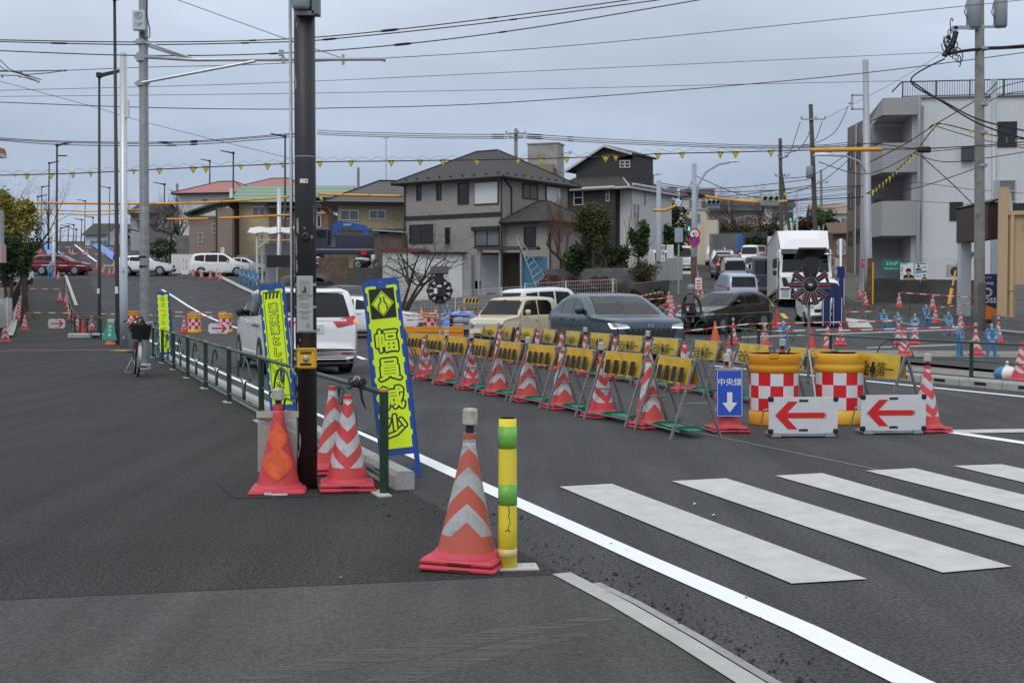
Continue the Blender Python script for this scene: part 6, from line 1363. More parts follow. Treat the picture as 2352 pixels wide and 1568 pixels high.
CARS={
 'hrv':dict(L=4.33,W=1.79,H=1.59,belt=1.08,zb=.22,top=[(0,.56),(.02,.86),(.06,.97),(.18,1.03),(.6,1.07),(1.15,1.10),(1.3,1.14),(1.7,1.36),(2.05,1.50),(2.3,1.565),(2.7,1.59),(3.1,1.57),(3.5,1.47),(3.9,1.27),(4.15,1.08),(4.28,.95),(4.33,.55)],tum=.36,ws=(1.14,1.50,.70,.56),wd=(1.22,2.0),rw=(1.0,1.45,.6,.5),wh=(.88,3.49),r=.345,
   sw=[(1.62,2.42,1.13,1.13,[(1.62,1.16),(2.0,1.36),(2.42,1.47)]),(2.47,3.18,1.13,1.14,[(2.47,1.475),(2.8,1.48),(3.18,1.43)]),(3.22,3.68,1.14,1.18,[(3.22,1.42),(3.45,1.36),(3.68,1.20)])],cut=(.88,3.49)),
 'box':dict(L=3.395,W=1.475,H=1.525,belt=.95,zb=.2,top=[(0,.45),(.02,.72),(.08,.85),(.2,.90),(.6,.955),(.72,.985),(.95,1.22),(1.15,1.42),(1.3,1.49),(1.6,1.52),(2.5,1.525),(3.0,1.50),(3.16,1.44),(3.3,1.0),(3.37,.85),(3.395,.5)],tum=.20,ws=(1.0,1.42,.64,.57),rw=(1.02,1.40,.56,.52),wh=(.6,2.98),r=.28,
   sw=[(1.0,1.88,.97,.97,[(1.0,1.06),(1.2,1.36),(1.35,1.41),(1.88,1.42)]),(1.96,2.78,.97,.97,[(1.96,1.42),(2.6,1.41),(2.78,1.30)])],cut=()),
 'mini':dict(L=4.83,W=1.80,H=1.69,belt=1.06,zb=.2,top=[(0,.5),(.03,.8),(.15,.92),(.9,1.06),(1.0,1.09),(1.5,1.38),(1.9,1.59),(2.2,1.66),(2.6,1.69),(3.8,1.685),(4.35,1.64),(4.52,1.56),(4.62,1.36),(4.72,1.08),(4.79,.98),(4.83,.5)],tum=.24,ws=(1.1,1.58,.72,.58),rw=(1.10,1.56,.70,.60),wh=(.93,3.83),r=.335,
   sw=[(1.55,2.42,1.10,1.10,[(1.55,1.22),(1.9,1.47),(2.1,1.54),(2.42,1.56)]),(2.5,3.5,1.10,1.12,[(2.5,1.56),(3.5,1.55)]),(3.58,4.35,1.13,1.22,[(3.58,1.545),(4.1,1.51),(4.35,1.42)])],cut=()),
 'hatch':dict(L=3.98,W=1.69,H=1.47,belt=.96,zb=.2,top=[(0,.5),(.02,.68),(.1,.78),(.3,.86),(.95,.96),(1.05,.98),(1.45,1.22),(1.8,1.40),(2.1,1.455),(2.5,1.47),(3.0,1.45),(3.45,1.37),(3.65,1.22),(3.82,.98),(3.92,.88),(3.98,.5)],tum=.34,ws=(.99,1.40,.66,.54),rw=(1.0,1.32,.58,.48),wh=(.8,3.27),r=.30,
   sw=[(1.5,2.2,1.0,1.0,[(1.5,1.05),(1.85,1.28),(2.2,1.37)]),(2.27,3.1,1.0,1.02,[(2.27,1.375),(2.7,1.37),(3.1,1.27)])],cut=()),
 'suv':dict(L=4.65,W=1.82,H=1.72,belt=1.1,zb=.28,top=[(0,.55),(.03,.85),(.15,.98),(.5,1.05),(1.2,1.12),(1.3,1.15),(1.7,1.42),(2.0,1.60),(2.3,1.68),(2.8,1.715),(3.7,1.69),(4.2,1.60),(4.38,1.45),(4.52,1.12),(4.6,1.0),(4.65,.55)],tum=.28,ws=(1.16,1.60,.72,.58),rw=(1.15,1.55,.62,.54),wh=(.95,3.62),r=.36,
   sw=[(1.75,2.5,1.13,1.13,[(1.75,1.24),(2.05,1.48),(2.5,1.58)]),(2.57,3.4,1.13,1.15,[(2.57,1.585),(3.4,1.55)]),(3.46,4.15,1.16,1.22,[(3.46,1.545),(3.9,1.49),(4.15,1.36)])],cut=()),
 'kei':dict(L=3.395,W=1.475,H=1.78,belt=1.0,zb=.2,top=[(0,.45),(.02,.8),(.08,.93),(.4,1.03),(.5,1.08),(.75,1.38),(.95,1.64),(1.1,1.72),(1.5,1.77),(3.0,1.76),(3.2,1.72),(3.28,1.55),(3.34,1.1),(3.375,.95),(3.395,.45)],tum=.14,ws=(1.1,1.62,.64,.58),rw=(1.02,1.62,.62,.58),wh=(.55,2.98),r=.275,
   sw=[(.95,1.75,1.05,1.02,[(.95,1.3),(1.15,1.56),(1.75,1.62)]),(1.83,2.5,1.02,1.02,[(1.83,1.62),(2.5,1.62)]),(2.57,3.08,1.02,1.05,[(2.57,1.62),(3.08,1.58)])],cut=()),
}
CARN=[0]
def car(label,kind,loc,h,body,seen,cat='car',name='car',group=None,plate=None,roof=None,glass=None,extra=None,tall=1,brake=False):
 P=CARS[kind];Lc,Wc=P['L'],P['W'];o=thing(name,label,cat,loc,math.atan2(h[1],h[0]),group)
 # tilt to the ground below
 p=Vector(loc);hv=Vector((h[0],h[1])).normalized();o.rotation_euler[1]=-math.atan2(hz(p.x+hv.x,p.y+hv.y)-hz(p.x-hv.x,p.y-hv.y),2)
 ds=sorted(set([0,.012,.03,.06,.1]+[x for x,_ in P['top']]+[Lc*i/26 for i in range(27)]+[Lc-.012,Lc-.03,Lc-.06]));rows=[]
 def half(d):
  e_=min(1,d/.75);f=min(1,(Lc-d)/.5);return Wc/2*(.80+.20*math.sin(e_*math.pi/2))*(.88+.12*math.sin(f*math.pi/2))
 for d in ds:
  zt=lerp_pts(P['top'],d)*tall;zb=P['zb']+max(0,.12-d)*.6+max(0,d-Lc+.2)*.5;wv=half(d);zs=min(P['belt'],zt-.06);zs=max(zs,zb+.1);wt=wv-P['tum']*max(0,zt-zs-.06);x=Lc/2-d
  r_=min(.11,(zt-zs)*.35)if zt>P['belt']+.1 else .045;wg=wv-.02 if zt>P['belt']+.1 else wv-.012
  ring=[(0,zb),(wv*.8,zb),(wv-.05,zb+.03),(wv-.008,zb+.14),(wv,zb+.45*(zs-zb)),(wv-.004,zs-.09),(wv-.014,zs-.015),(wg,zs)]
  for k in(.35,.7):ring.append((wg+(wt-wg)*k,zs+(zt-r_-zs)*k))
  ring+=[(wt,zt-r_),(wt-.035,zt-r_*.38),(wt-.11,zt-r_*.10),(wt*.5,zt-.0),(0,zt+.012)]
  rows.append([(x,y,z)for y,z in ring]+[(x,-y,z)for y,z in ring[-2:0:-1]])
 b=MB();b.smooth=True;n=len(rows[0]);vs=[p for r in rows for p in r]
 fs=[(i*n+k,i*n+(k+1)%n,(i+1)*n+(k+1)%n,(i+1)*n+k)for i in range(len(rows)-1)for k in range(n)]
 fs+=[tuple(range(n)),tuple(range(len(vs)-1,len(vs)-n-1,-1))];b.add(vs,fs)
 bo=b.build('body',body,o);bv=BVHTree.FromPolygons([Vector(v)for v in vs],fs)
 DIR={'f':((1,0),-1),'r':((1,0),1),'l':((0,1),-1),'R':((0,1),1)}
 def hit(side,a,z,lift):
  if side in 'fr':org=Vector(((Lc if side=='f' else-Lc),a,z));dr=Vector((-1 if side=='f' else 1,0,0))
  elif side=='t':org=Vector((Lc/2-z,a,5));dr=Vector((0,0,-1))
  else:org=Vector((Lc/2-a,(3 if side=='l' else-3),z));dr=Vector((0,-1 if side=='l' else 1,0))
  q=bv.ray_cast(org,dr)
  if q[0]is None:return None
  nn=q[1]if q[1].dot(dr)<0 else-q[1]
  return q[0]+nn*lift
 def patch(nm,m,side,grid,lift=.006,par=None,bb=None):
  b=bb or MB();b.smooth=True;G=[[hit(side,a,z,lift)for a,z in r]for r in grid]
  for i in range(len(G)-1):
   for k in range(len(G[0])-1):
    q=(G[i][k],G[i][k+1],G[i+1][k+1],G[i+1][k])
    if None not in q:b.add(q,[(0,1,2,3)])
  if bb is None:return b.build(nm,m,par or o)
 def quad(c0,c1,c2,c3,nu=6,nv=3): # corners bottom-left, bottom-right, top-right, top-left
  return[[tuple((1-u)*((1-v)*c0[i]+v*c3[i])+u*((1-v)*c1[i]+v*c2[i])for i in(0,1))for u in[q/nu for q in range(nu+1)]]for v in[q/nv for q in range(nv+1)]]
 gl=glass or M_cglass;zb,zt,w0,w1=P['ws']
 if 'f' in seen:
  zt*=tall;patch('windscreen',M_blk,'f',quad((-w0-.03,zb-.02),(w0+.03,zb-.02),(w1+.02,zt+.015),(-w1-.02,zt+.015),12,10),.003)
  patch('windscreen',gl,'f',quad((-w0,zb+.01),(w0,zb+.01),(w1,zt-.01),(-w1,zt-.01),12,10),.007)
 zb,zt,w0,w1=P['rw'];zt*=tall
 if 'r' in seen:patch('rear_window',M_cglass2,'r',quad((-w0,zb),(w0,zb),(w1,zt),(-w1,zt),10,8),.006)
 for sd in[c for c in 'lR' if c in seen]:
  for(d0,d1,z0,z1,tp)in P['sw']:
   nu=8;G=[]
   for v in range(5):
    r=[]
    for u in range(nu+1):
     d=d0+(d1-d0)*u/nu;lo=z0+(z1-z0)*u/nu;hi=lerp_pts(tp,d)*tall;r.append((d,lo+(hi-lo)*v/4))
    G.append(r)
   patch('side_window',gl if d0<2 else M_cglass2,sd,G,.005)
  b=MB() # door gaps and handles
  for(d0,d1,z0,z1,tp)in P['sw'][:2]:
   patch('',None,sd,[[(d1+.03,z),(d1+.042,z)]for z in(P['zb']+.12,.5,.7,.9,z1+.02)],.003,bb=b)
  d0=P['sw'][0][0];patch('',None,sd,[[(d0-.2,z),(d0-.19,z)]for z in(P['zb']+.15,.5,.7,.9,.95)],.003,bb=b);b.build('door_gap',M_blk,o)
  for(d0,d1,z0,z1,tp)in P['sw'][:2]:
   q=hit(sd,d1-.12,z1-.13,.02);
   if q:b=MB();b.box(q,(.17,.03,.025),0,.006);b.build('door_handle',body if kind!='hrv' else M_blk,o)
  q=hit(sd,P['sw'][0][0]+.12,P['belt']+.09,.10)
  if q:b=MB();b.smooth=True;b.lathe([(0,-.085),(.07,-.07),(.105,-.01),(.10,.05),(.06,.08),(0,.085)],10,q,.55,1.0);b.build('door_mirror',roof if kind=='mini' and roof else body,o)
  if kind in('hrv','suv'):
   G=quad((.6,P['zb']+.02),(Lc-.5,P['zb']+.02),(Lc-.5,P['zb']+.16),(.6,P['zb']+.16),12,2);patch('sill',M_blk,sd,G,.004)
  for d in P['wh']:
   r=P['r'];y=(half(d))*(1 if sd=='l' else-1);T=Matrix.Translation((Lc/2-d,y,r))@Matrix.Rotation(-math.pi/2*(1 if sd=='l' else-1),4,'X')
   b=MB();b.T=T;b.lathe([(r*1.13,-.06),(r*1.13,.004),(r*.3,.004)],26);
   b.build('wheel_arch',M_blk,o)
   b=MB();b.T=T;b.smooth=True;b.lathe([(r*.98,-.2),(r,-.15),(r,-.02),(r*.96,.008),(r*.70,.014),(r*.67,.006)],26);wt_=b.build('wheel',M_tyre,o)
   b=MB();b.T=T;b.lathe([(r*.68,.008),(r*.64,.013),(r*.62,.007)],22)
   for k in range(7):a=2*math.pi*k/7;b.box((math.cos(a)*r*.34,math.sin(a)*r*.34,.009),(r*.62,r*.13,.008),a)
   b.lathe([(r*.16,.0),(r*.15,.017),(0,.018)],12);b.build('rim',M_rim,wt_)
 for d in P['wh']: # far side wheels as seen under the car
  for sy in(-1,1):
   if('l' if sy>0 else 'R')in seen:continue
   b=MB();b.T=Matrix.Translation((Lc/2-d,sy*(half(d)-.11),P['r']))@Matrix.Rotation(math.pi/2,4,'X');b.lathe([(P['r'],-.1),(P['r'],.1)],20);b.build('wheel',M_tyre,o)
 b=MB();b.box((0,0,P['zb']+.02),(Lc*.86,Wc*.8,.16));b.build('underbody',M_blk,o)
 if extra:extra(o,patch,quad,hit,P)
 if plate and 'f' in seen:
  q=hit('f',0,.52,.02)
  if q:b=MB();b.box(q,(.012,.33,.165));pl=b.build('number_plate',M_ply if plate[1]=='y' else M_plw,o);b=MB();b.text(plate[0],q+Vector((.0075,0,-.025)),(0,1,0),(0,0,1),.085,.01);b.text('多摩 500',q+Vector((.0075,0,.05)),(0,1,0),(0,0,1),.035);b.build('plate_lettering',mat('plate green',(.01,.07,.03),.5)if plate[1]!='y' else M_ink,pl)
 if plate and 'r' in seen:
  q=hit('r',0,plate[2]if len(plate)>2 else .8,.015)
  if q:b=MB();b.box(q,(.012,.33,.165));pl=b.build('number_plate',M_ply if plate[1]=='y' else M_plw,o);b=MB();b.text(plate[0],q+Vector((-.0075,0,-.025)),(0,-1,0),(0,0,1),.085,.01);b.build('plate_lettering',mat('plate green',(.01,.07,.03))if plate[1]!='y' else M_ink,pl)
 if roof and kind!='mini':patch('roof_panel',roof,'t',quad((-Wc*.34,2.1),(Wc*.34,2.1),(Wc*.34,Lc-.5),(-Wc*.34,Lc-.5),6,8),.006)
 return o
def front(lights,grille,strip=None,emblem=None,fog=None):
 def f(o,patch,quad,hit,P):
  for sy in(-1,1):
   q=[(sy*y,z)for y,z in lights];hl=patch('headlight',M_head,'f',quad(*q,8,4),.008)
   if strip:patch('lamp_strip',M_drl,'f',quad(*[(sy*y,z)for y,z in strip],8,2),.013,par=hl)
   if fog:patch('fog_lamp',M_blk,'f',quad(*[(sy*y,z)for y,z in fog],4,3),.008)
  if grille:patch('grille',M_blk,'f',quad(*grille,10,5),.009)
  patch('lower_grille',M_blk,'f',quad((-.5,P['zb']+.05),(.5,P['zb']+.05),(.55,P['zb']+.16),(-.55,P['zb']+.16),10,3),.008)
  if emblem:
   q=hit('f',0,emblem[0],.014)
   if q:emblem[1](o,q)
 return f
def rear(lights,brake=False,garnish=None,bump=True):
 def f(o,patch,quad,hit,P):
  for sy in(-1,1):
   q=[(sy*y,z)for y,z in lights];tl=patch('tail_lamp',M_tail,'r',quad(*q,6,4),.008)
   if brake:y0,z0=max(y for y,z in lights),sum(z for y,z in lights)/4;patch('lit_lamp',M_brk,'r',quad((sy*(y0-.14),z0-.035),(sy*(y0-.02),z0-.03),(sy*(y0-.02),z0+.03),(sy*(y0-.12),z0+.02),4,2),.013,par=tl)
  if garnish:patch('chrome_strip',M_chrome,'r',quad(*garnish,8,2),.009)
  if bump:patch('bumper_shadow_gap',M_blk,'r',quad((-.75,P['zb']+.05),(.75,P['zb']+.05),(.78,P['zb']+.14),(-.78,P['zb']+.14),8,2),.006)
 return f
def h_emblem(o,q):
 b=MB();u=Vector((0,1,0));z=Vector((0,0,1))
 b.prism([(-.058,.045),(-.038,.045),(-.030,.006),(.030,.006),(.038,.045),(.058,.045),(.048,-.05),(.028,-.05),(.026,-.012),(-.026,-.012),(-.028,-.05),(-.048,-.05)][::-1],q,u,z,.006)
 b.build('emblem',M_chrome,o)
def ring_emblem(o,q):
 b=MB();b.add([q+Vector((0,.058*math.cos(t),.058*math.sin(t)))for t in[i*.2618 for i in range(24)]]+[q+Vector((0,.046*math.cos(t),.046*math.sin(t)))for t in[i*.2618 for i in range(24)]],[(i,(i+1)%24,24+(i+1)%24,24+i)for i in range(24)])
 b.tube([q+Vector((0,-.03,.04)),q+Vector((0,0,.0)),q+Vector((0,.03,.04))],.006,4);b.tube([q+Vector((0,-.045,.01)),q+Vector((0,-.02,-.045)),q+Vector((0,0,0)),q+Vector((0,.02,-.045)),q+Vector((0,.045,.01))],.006,4);b.build('emblem',M_chrome,o)
def hd(px,deg): # heading from the view ray: 0 = driving straight away, 180 = straight at the camera, positive turns right
 a=math.atan((px-CX)/FOC)+R(deg);return(math.sin(a),math.cos(a))
W_,Bk=paint('pearl white',(.80,.80,.80)),paint('black',(.008,.008,.009))
def hrv_extra(o,patch,quad,hit,P):
 front([(.46,.865),(.80,.85),(.82,.965),(.50,.925)],[(-.44,.46),(.44,.46),(.58,.845),(-.58,.845)],[(.46,.855),(.77,.84),(.775,.862),(.48,.878)],(.905,h_emblem))(o,patch,quad,hit,P)
 for sy in(-1,1):patch('lamp_strip',M_drl,'f',quad((sy*.755,.845),(sy*.785,.84),(sy*.815,.95),(sy*.79,.955),2,5),.014)
 b=MB()
 for i in range(9):q=hit('f',-.44+i*.11,.815,.014);b.box(q,(.008,.012,.03))if q else 0
 b.build('grille_pips',M_chrome,o)
 for z in(.45,.53,.6):patch('grille_bar',mat('grille grey',(.03,.03,.032),.4),'f',quad((-.42,z),(.42,z),(.43,z+.015),(-.43,z+.015),10,1),.013)
 for d in P['wh']:pass
car('dark blue grey crossover coming towards the camera behind the barricades','hrv',gx(1408,27.6),hd(1408,180-21),paint('slate blue',(.026,.052,.080),.1),'fRl',plate=('3 27','w'),extra=hrv_extra,name='parked_car' if False else 'car')
def lapin_extra(o,patch,quad,hit,P):
 for sy in(-1,1):
  q=hit('f',sy*.50,.70,.012)
  if q:b=MB();b.T=Matrix.Translation(q)@Matrix.Rotation(math.pi/2,4,'Y');b.lathe([(.10,-.03),(.10,.012),(.085,.02),(.08,.012)],20);b.m=1;b.lathe([(.08,.012),(.05,.02),(0,.024)],20);b.build('headlight',[M_chrome,M_head],o)
 patch('grille',M_chrome,'f',quad((-.42,.64),(.42,.64),(.42,.78),(-.42,.78),10,4),.01);patch('grille_mesh',mat('grille silver',(.45,.46,.48),.4,metal=.4),'f',quad((-.39,.66),(.39,.66),(.39,.75),(-.39,.75),10,3),.014)
 patch('lower_grille',M_blk,'f',quad((-.45,.27),(.45,.27),(.48,.36),(-.48,.36),8,2),.008)
car('cream boxy small car turning in behind the barricades','box',gx(1183,38.5),hd(1183,180+31),paint('cream',(.62,.53,.36)),'fl',extra=lapin_extra,plate=('58-02','y'))
def ody_extra(o,patch,quad,hit,P):
 rear([(.44,.90),(.87,.99),(.885,1.16),(.34,1.03)],True,[(-.78,1.02),(.78,1.02),(.80,1.06),(-.80,1.06)])(o,patch,quad,hit,P)
 patch('roof_spoiler',W_,'r',quad((-.62,1.56),(.62,1.56),(.6,1.60),(-.6,1.60),8,2),.05)
 patch('bumper_line',mat('silver line',(.42,.42,.43),.4),'r',quad((-.8,.42),(.8,.42),(.8,.435),(-.8,.435),8,1),.006)
 for sy in(-1,1):patch('reflector',M_tail,'r',quad((sy*.5,.405),(sy*.72,.405),(sy*.72,.43),(sy*.5,.43),4,1),.01)
 patch('tailgate_gap',M_blk,'r',quad((.655,.55),(.662,.55),(.742,1.0),(.735,1.0),1,8),.004);patch('bumper_sticker',M_signw,'r',quad((.42,.66),(.58,.66),(.58,.73),(.42,.73),2,2),.007)
 b=MB();q=hit('r',.5,.695,.011)
 if q:b.text('+',q,(0,-1,0),(0,0,1),.07);b.build('sticker_print',M_ink,o)
 for i,c in((.42,(.30,.42,.25)),(.56,(.25,.38,.55))):patch('window_sticker',mat('sticker %d'%(i*100),c,.5),'r',quad((i,1.13),(i+.07,1.13),(i+.07,1.19),(i,1.19),2,2),.009)
 b=MB()
 for sy in(-1,1):b.tube([(-1.7,sy*.55,1.74),(.9,sy*.5,1.74)],.018,6)
 b.build('roof_rail',M_blk,o);b=MB();b.smooth=True;rows=[]
 for k in range(9):a=math.pi*k/8;rows.append([(x,.40*math.cos(a)*f-.1,1.76+.20*math.sin(a)**.6*f)for x,f in((-1.75,.55),(-1.6,.95),(-.2,1),(.35,.75),(.5,.4))])
 b.grid(rows);b.box((-.65,-.1,1.77),(2.2,.78,.04));b.build('roof_box',M_blk,o)
 b=MB();q=hit('l',3.35,.93,.012);b.box(q,(.9,.02,.02));b.build('slide_rail',M_blk,o)
car('white minivan with black roof box and lit brake lamp driving away','mini',st(25.9,4.58),U,W_,'rl',plate=('12-30','w',.88),extra=ody_extra,roof=M_blk)
car('white sedan crossing behind the minivan','hatch',gx(842,45),(.97,-.1),W_,'R',extra=None)
car('black car far behind the white sedan','hatch',gx(812,66),(.6,-.8),Bk,'fRl',extra=front([(.4,.62),(.75,.66),(.78,.76),(.45,.72)],[(-.4,.45),(.4,.45),(.4,.55),(-.4,.55)]))
car('white boxy van behind the cream car','kei',gx(1255,46),(.80,.60),W_,'rR','van','van',extra=rear([(.58,.7),(.70,.7),(.70,1.0),(.6,1.0)]),tall=.93)
def polo_extra(o,patch,quad,hit,P):
 front([(.40,.62),(.76,.66),(.78,.76),(.44,.72)],[(-.38,.60),(.38,.60),(.40,.70),(-.40,.70)],None,(.66,ring_emblem),[(.45,.30),(.7,.32),(.7,.40),(.45,.40)])(o,patch,quad,hit,P)
 patch('chrome_line',M_chrome,'f',quad((-.38,.60),(.38,.60),(.38,.607),(-.38,.607),8,1),.013)
car('black hatchback behind the corner fence facing left','hatch',gx(1664,45.5),hd(1664,180+36),Bk,'fl',extra=polo_extra,plate=('5 58-20','w'))
car('pale blue compact wagon seen from behind with dark rear window','box',gx(1687,58),hd(1687,-14),paint('pale blue',(.36,.43,.55),.2),'rR',extra=rear([(.62,.85),(.72,.86),(.71,1.02),(.64,1.02)]),tall=1.06)
car('silver tall kei van with yellow plate seen from behind','kei',gx(1684,76),hd(1684,-3),paint('silver',(.46,.46,.47),.2),'rR',extra=rear([(.62,.75),(.71,.75),(.71,1.05),(.65,1.05)],garnish=[(-.6,.92),(.6,.92),(.6,.95),(-.6,.95)]),plate=('27-16','y',.82),group='queue of vehicles on the side road')
Q_='queue of vehicles on the side road'
car('dark red minivan in the queue seen from behind','mini',gx(1667,86),hd(1667,-6),paint('dark red',(.045,.008,.012)),'rR',extra=rear([(.6,1.0),(.86,1.02),(.87,1.16),(.62,1.1)],True),group=Q_)
car('white sport utility car with black roof in the queue','suv',gx(1658,98),hd(1658,-2),W_,'rR',extra=rear([(.6,.95),(.84,.95),(.86,1.08),(.6,1.05)]),roof=M_blk,group=Q_)
car('white hatchback at the left of the queue near the beige house','suv',gx(1641,112),hd(1641,-4),W_,'rR',extra=rear([(.6,.95),(.84,.95),(.86,1.08),(.6,1.05)],True),group=Q_)
car('white delivery van facing the camera further up the queue','kei',gx(1722,108),hd(1722,180+4),W_,'fl','van','van',extra=front([(.45,.75),(.68,.78),(.66,.92),(.45,.88)],[(-.3,.6),(.3,.6),(.3,.68),(-.3,.68)]),group=Q_,tall=1.03)
car('pale blue hatchback facing the camera in the oncoming lane','hatch',gx(1733,88),hd(1733,180+6),paint('ice blue',(.42,.50,.66),.2),'fR',extra=front([(.38,.68),(.74,.66),(.72,.82),(.5,.80)],[(-.3,.55),(.3,.55),(.3,.62),(-.3,.62)]),plate=('41-50','w'),group=Q_)
car('white van between the truck and the LED wheel, facing the camera','kei',gx(1880,49),hd(1880,180-8),W_,'fR','van','van',extra=front([(.42,.72),(.69,.74),(.67,.90),(.45,.86)],[(-.4,.56),(.4,.56),(.4,.68),(-.4,.68)]),plate=('27-32','w'))
car('pale red car beyond the white delivery van','box',gx(1742,122),hd(1742,182),paint('dull red',(.25,.10,.10)),'fR',group=Q_)
car('white car behind the delivery van far up the road','hatch',gx(1722,126),hd(1722,182),W_,'fR',group=Q_)
car('dark red crossover crossing the left road','suv',gx(142,103.5),(1,.02),paint('deep red',(.16,.006,.014),.2),'fR',extra=front([(.55,.9),(.84,.92),(.84,.98),(.55,.98)],[(-.5,.6),(.5,.6),(.5,.85),(-.5,.85)]))
car('white crossover crossing the left road behind the steel poles','suv',gx(336,103),(1,.02),W_,'fR',extra=front([(.5,.86),(.82,.88),(.84,.99),(.55,.96)],[(-.3,.6),(.3,.6),(.3,.85),(-.3,.85)]),tall=.95)
car('white minivan with dark windows stopped by the railing across the left road','mini',gx(508,102.5),(1,.02),W_,'fR','van','van',glass=M_cglass2,tall=1.09)
car('silver car nose showing behind the white minivan','hatch',gx(566,103),(1,.02),paint('silver',(.46,.46,.47)),'fR')
car('white van half hidden behind the dark hedge at the left','kei',gx(30,92),(.3,1),W_,'rl','van','van')
car('white van parked behind the white panel wall','kei',gx(1516,88),(.1,-1),W_,'fl','van','van',tall=1.08)
car('small white truck nose parked beyond the grey corner pole','kei',gx(1567,100),(-.1,-1),W_,'fR','van','van',tall=1.1)
# --- the white box truck
def truck():
 g_=gx(1850,57.5);o=thing('box_truck','large white box truck waiting at the junction facing the camera','truck',g_);h_=hd(1850,180-5);o.rotation_euler=(0,-.05,math.atan2(h_[1],h_[0]))
 Wt=2.35;x1=0;wm=mat('truck white',(.80,.80,.80),.35,coat=.6)
 def prof(name,m,pts,w0=Wt,y0=0):b=MB();b.prism(pts,(0,w0/2+y0,0),UX,(0,0,1),w0);return b.build(name,m,o)
 cab=prof('cab',wm,[(0,.42),(0,1.45),(-.10,1.62),(-.34,2.62),(-.50,2.74),(-2.1,2.76),(-2.1,.55),(-1.9,.55),(-1.75,1.05),(-.95,1.05),(-.8,.42)])
 b=MB();hw=Wt/2;b.add([(-.45,-hw+.08,2.76),(-.45,hw-.08,2.76),(-1.7,hw-.02,3.72),(-1.7,-hw+.02,3.72),(-.75,-hw*.55,3.25),(-.75,hw*.55,3.25),(-1.9,hw,2.76),(-1.9,-hw,2.76),(-1.9,hw,3.72),(-1.9,-hw,3.72),(-1.45,-hw*.62,3.72),(-1.45,hw*.62,3.72)],
  [(0,1,5,4),(4,5,11,10),(1,2,11,5),(0,4,10,3),(1,6,8,2),(0,3,9,7),(2,8,9,3,10,11)]);b.build('wind_deflector',wm,o)
 bx=MB();bx.box((-5.6,0,2.35),(7.2,2.42,2.75));bx.build('cargo_box',mat('ribbed box side',(.50,.51,.52),.45,var=.08,scale=2),o)
 f=MB()
 for z in(.96,3.72):
  for sy in(-1,1):f.box((-5.6,sy*1.215,z),(7.25,.03,.09))
 f.box((-1.98,0,3.73),(.05,2.46,.06));f.build('box_edging',M_alum,o)
 b=MB();b.add([(-.115,-1.06,1.66),(-.115,1.06,1.66),(-.335,1.0,2.55),(-.335,-1.0,2.55)],[(0,1,2,3)]);b.T=Matrix.Translation((.012,0,0));b.build('windscreen',M_cglass,o);o.children[-1].location=(.012,0,0)
 b=MB();b.add([(.06,-1.1,2.50),(.06,1.1,2.50),(-.25,1.1,2.72),(-.25,-1.1,2.72)],[(0,1,2,3)]);b.add([(.06,-1.1,2.46),(.06,1.1,2.46),(-.25,1.1,2.68),(-.25,-1.1,2.68)],[(3,2,1,0)]);b.build('sun_visor',M_cglass2,o)
 for sy in(-1,1):
  b=MB();b.box((-.55,sy*(hw+.005),1.85),(.85,.012,.75));b.build('side_window',M_cglass,o)
  b=MB();b.box((.0,sy*(hw+.22),2.05),(.10,.20,.42),0,.03);b.box((.0,sy*(hw+.22),1.62),(.10,.18,.22),0,.03);b.tube([(-.2,sy*hw,2.3),(0,sy*(hw+.22),2.28)],.02,6);b.build('mirror',M_blk if sy<0 else mat('mirror shell',(.4,.4,.4),.4),o)
  b=MB();b.box((.012,sy*.92,.68),(.03,.34,.30));l_=b.build('headlight',M_head,o);b=MB();b.box((.015,sy*.92,.88),(.03,.44,.06));b.build('lamp_brow',M_blk,l_)
  b=MB();b.prism([(sy*.70,1.0),(sy*1.0,1.0),(sy*1.08,1.4),(sy*.88,1.4)][::(1 if sy>0 else-1)],(.006,0,0),UY,(0,0,1),.012);b.build('air_slot',M_blk,o)
  for x in(-1.35,-5.2,-7.4):b=MB();b.T=Matrix.Translation((x,sy*(hw-.14),.48))@Matrix.Rotation(math.pi/2,4,'X');b.lathe([(.2,-.14),(.48,-.14),(.5,-.1),(.5,.1),(.48,.14),(.2,.14)],22);b.build('wheel',M_tyre,o)
  b=MB()
  for z in(.55,.72,.89):b.box((-3.4,sy*1.17,z),(2.4,.03,.06))
  b.build('side_guard',M_alum,o)
 b=MB();b.box((.008,0,1.12),(.02,1.2,.38));b.box((.008,0,.62),(.02,1.35,.34));b.build('grille',M_blk,o);b=MB()
 for z in(1.0,1.1,1.2):b.box((.022,0,z),(.02,1.15,.035))
 b.build('grille_bar',M_chrome,o)
 b=MB();b.box((.03,0,.5),(.012,.44,.22));pl=b.build('number_plate',mat('plate dark green',(.02,.12,.06),.4),o);b=MB();b.text('11-20',(.037,0,.47),UY,(0,0,1),.13);b.build('plate_lettering',M_plw,pl)
 b=MB();b.box((-4.6,0,.72),(8.2,.9,.22));b.build('chassis',M_blk,o)
 b=MB();b.smooth=True;b.lathe([(.0,-.05),(.2,-.03),(.2,.03),(0,.05)],14,(.25,1.0,2.45),.4,1);b.build('round_mirror',M_chrome,o)
truck()
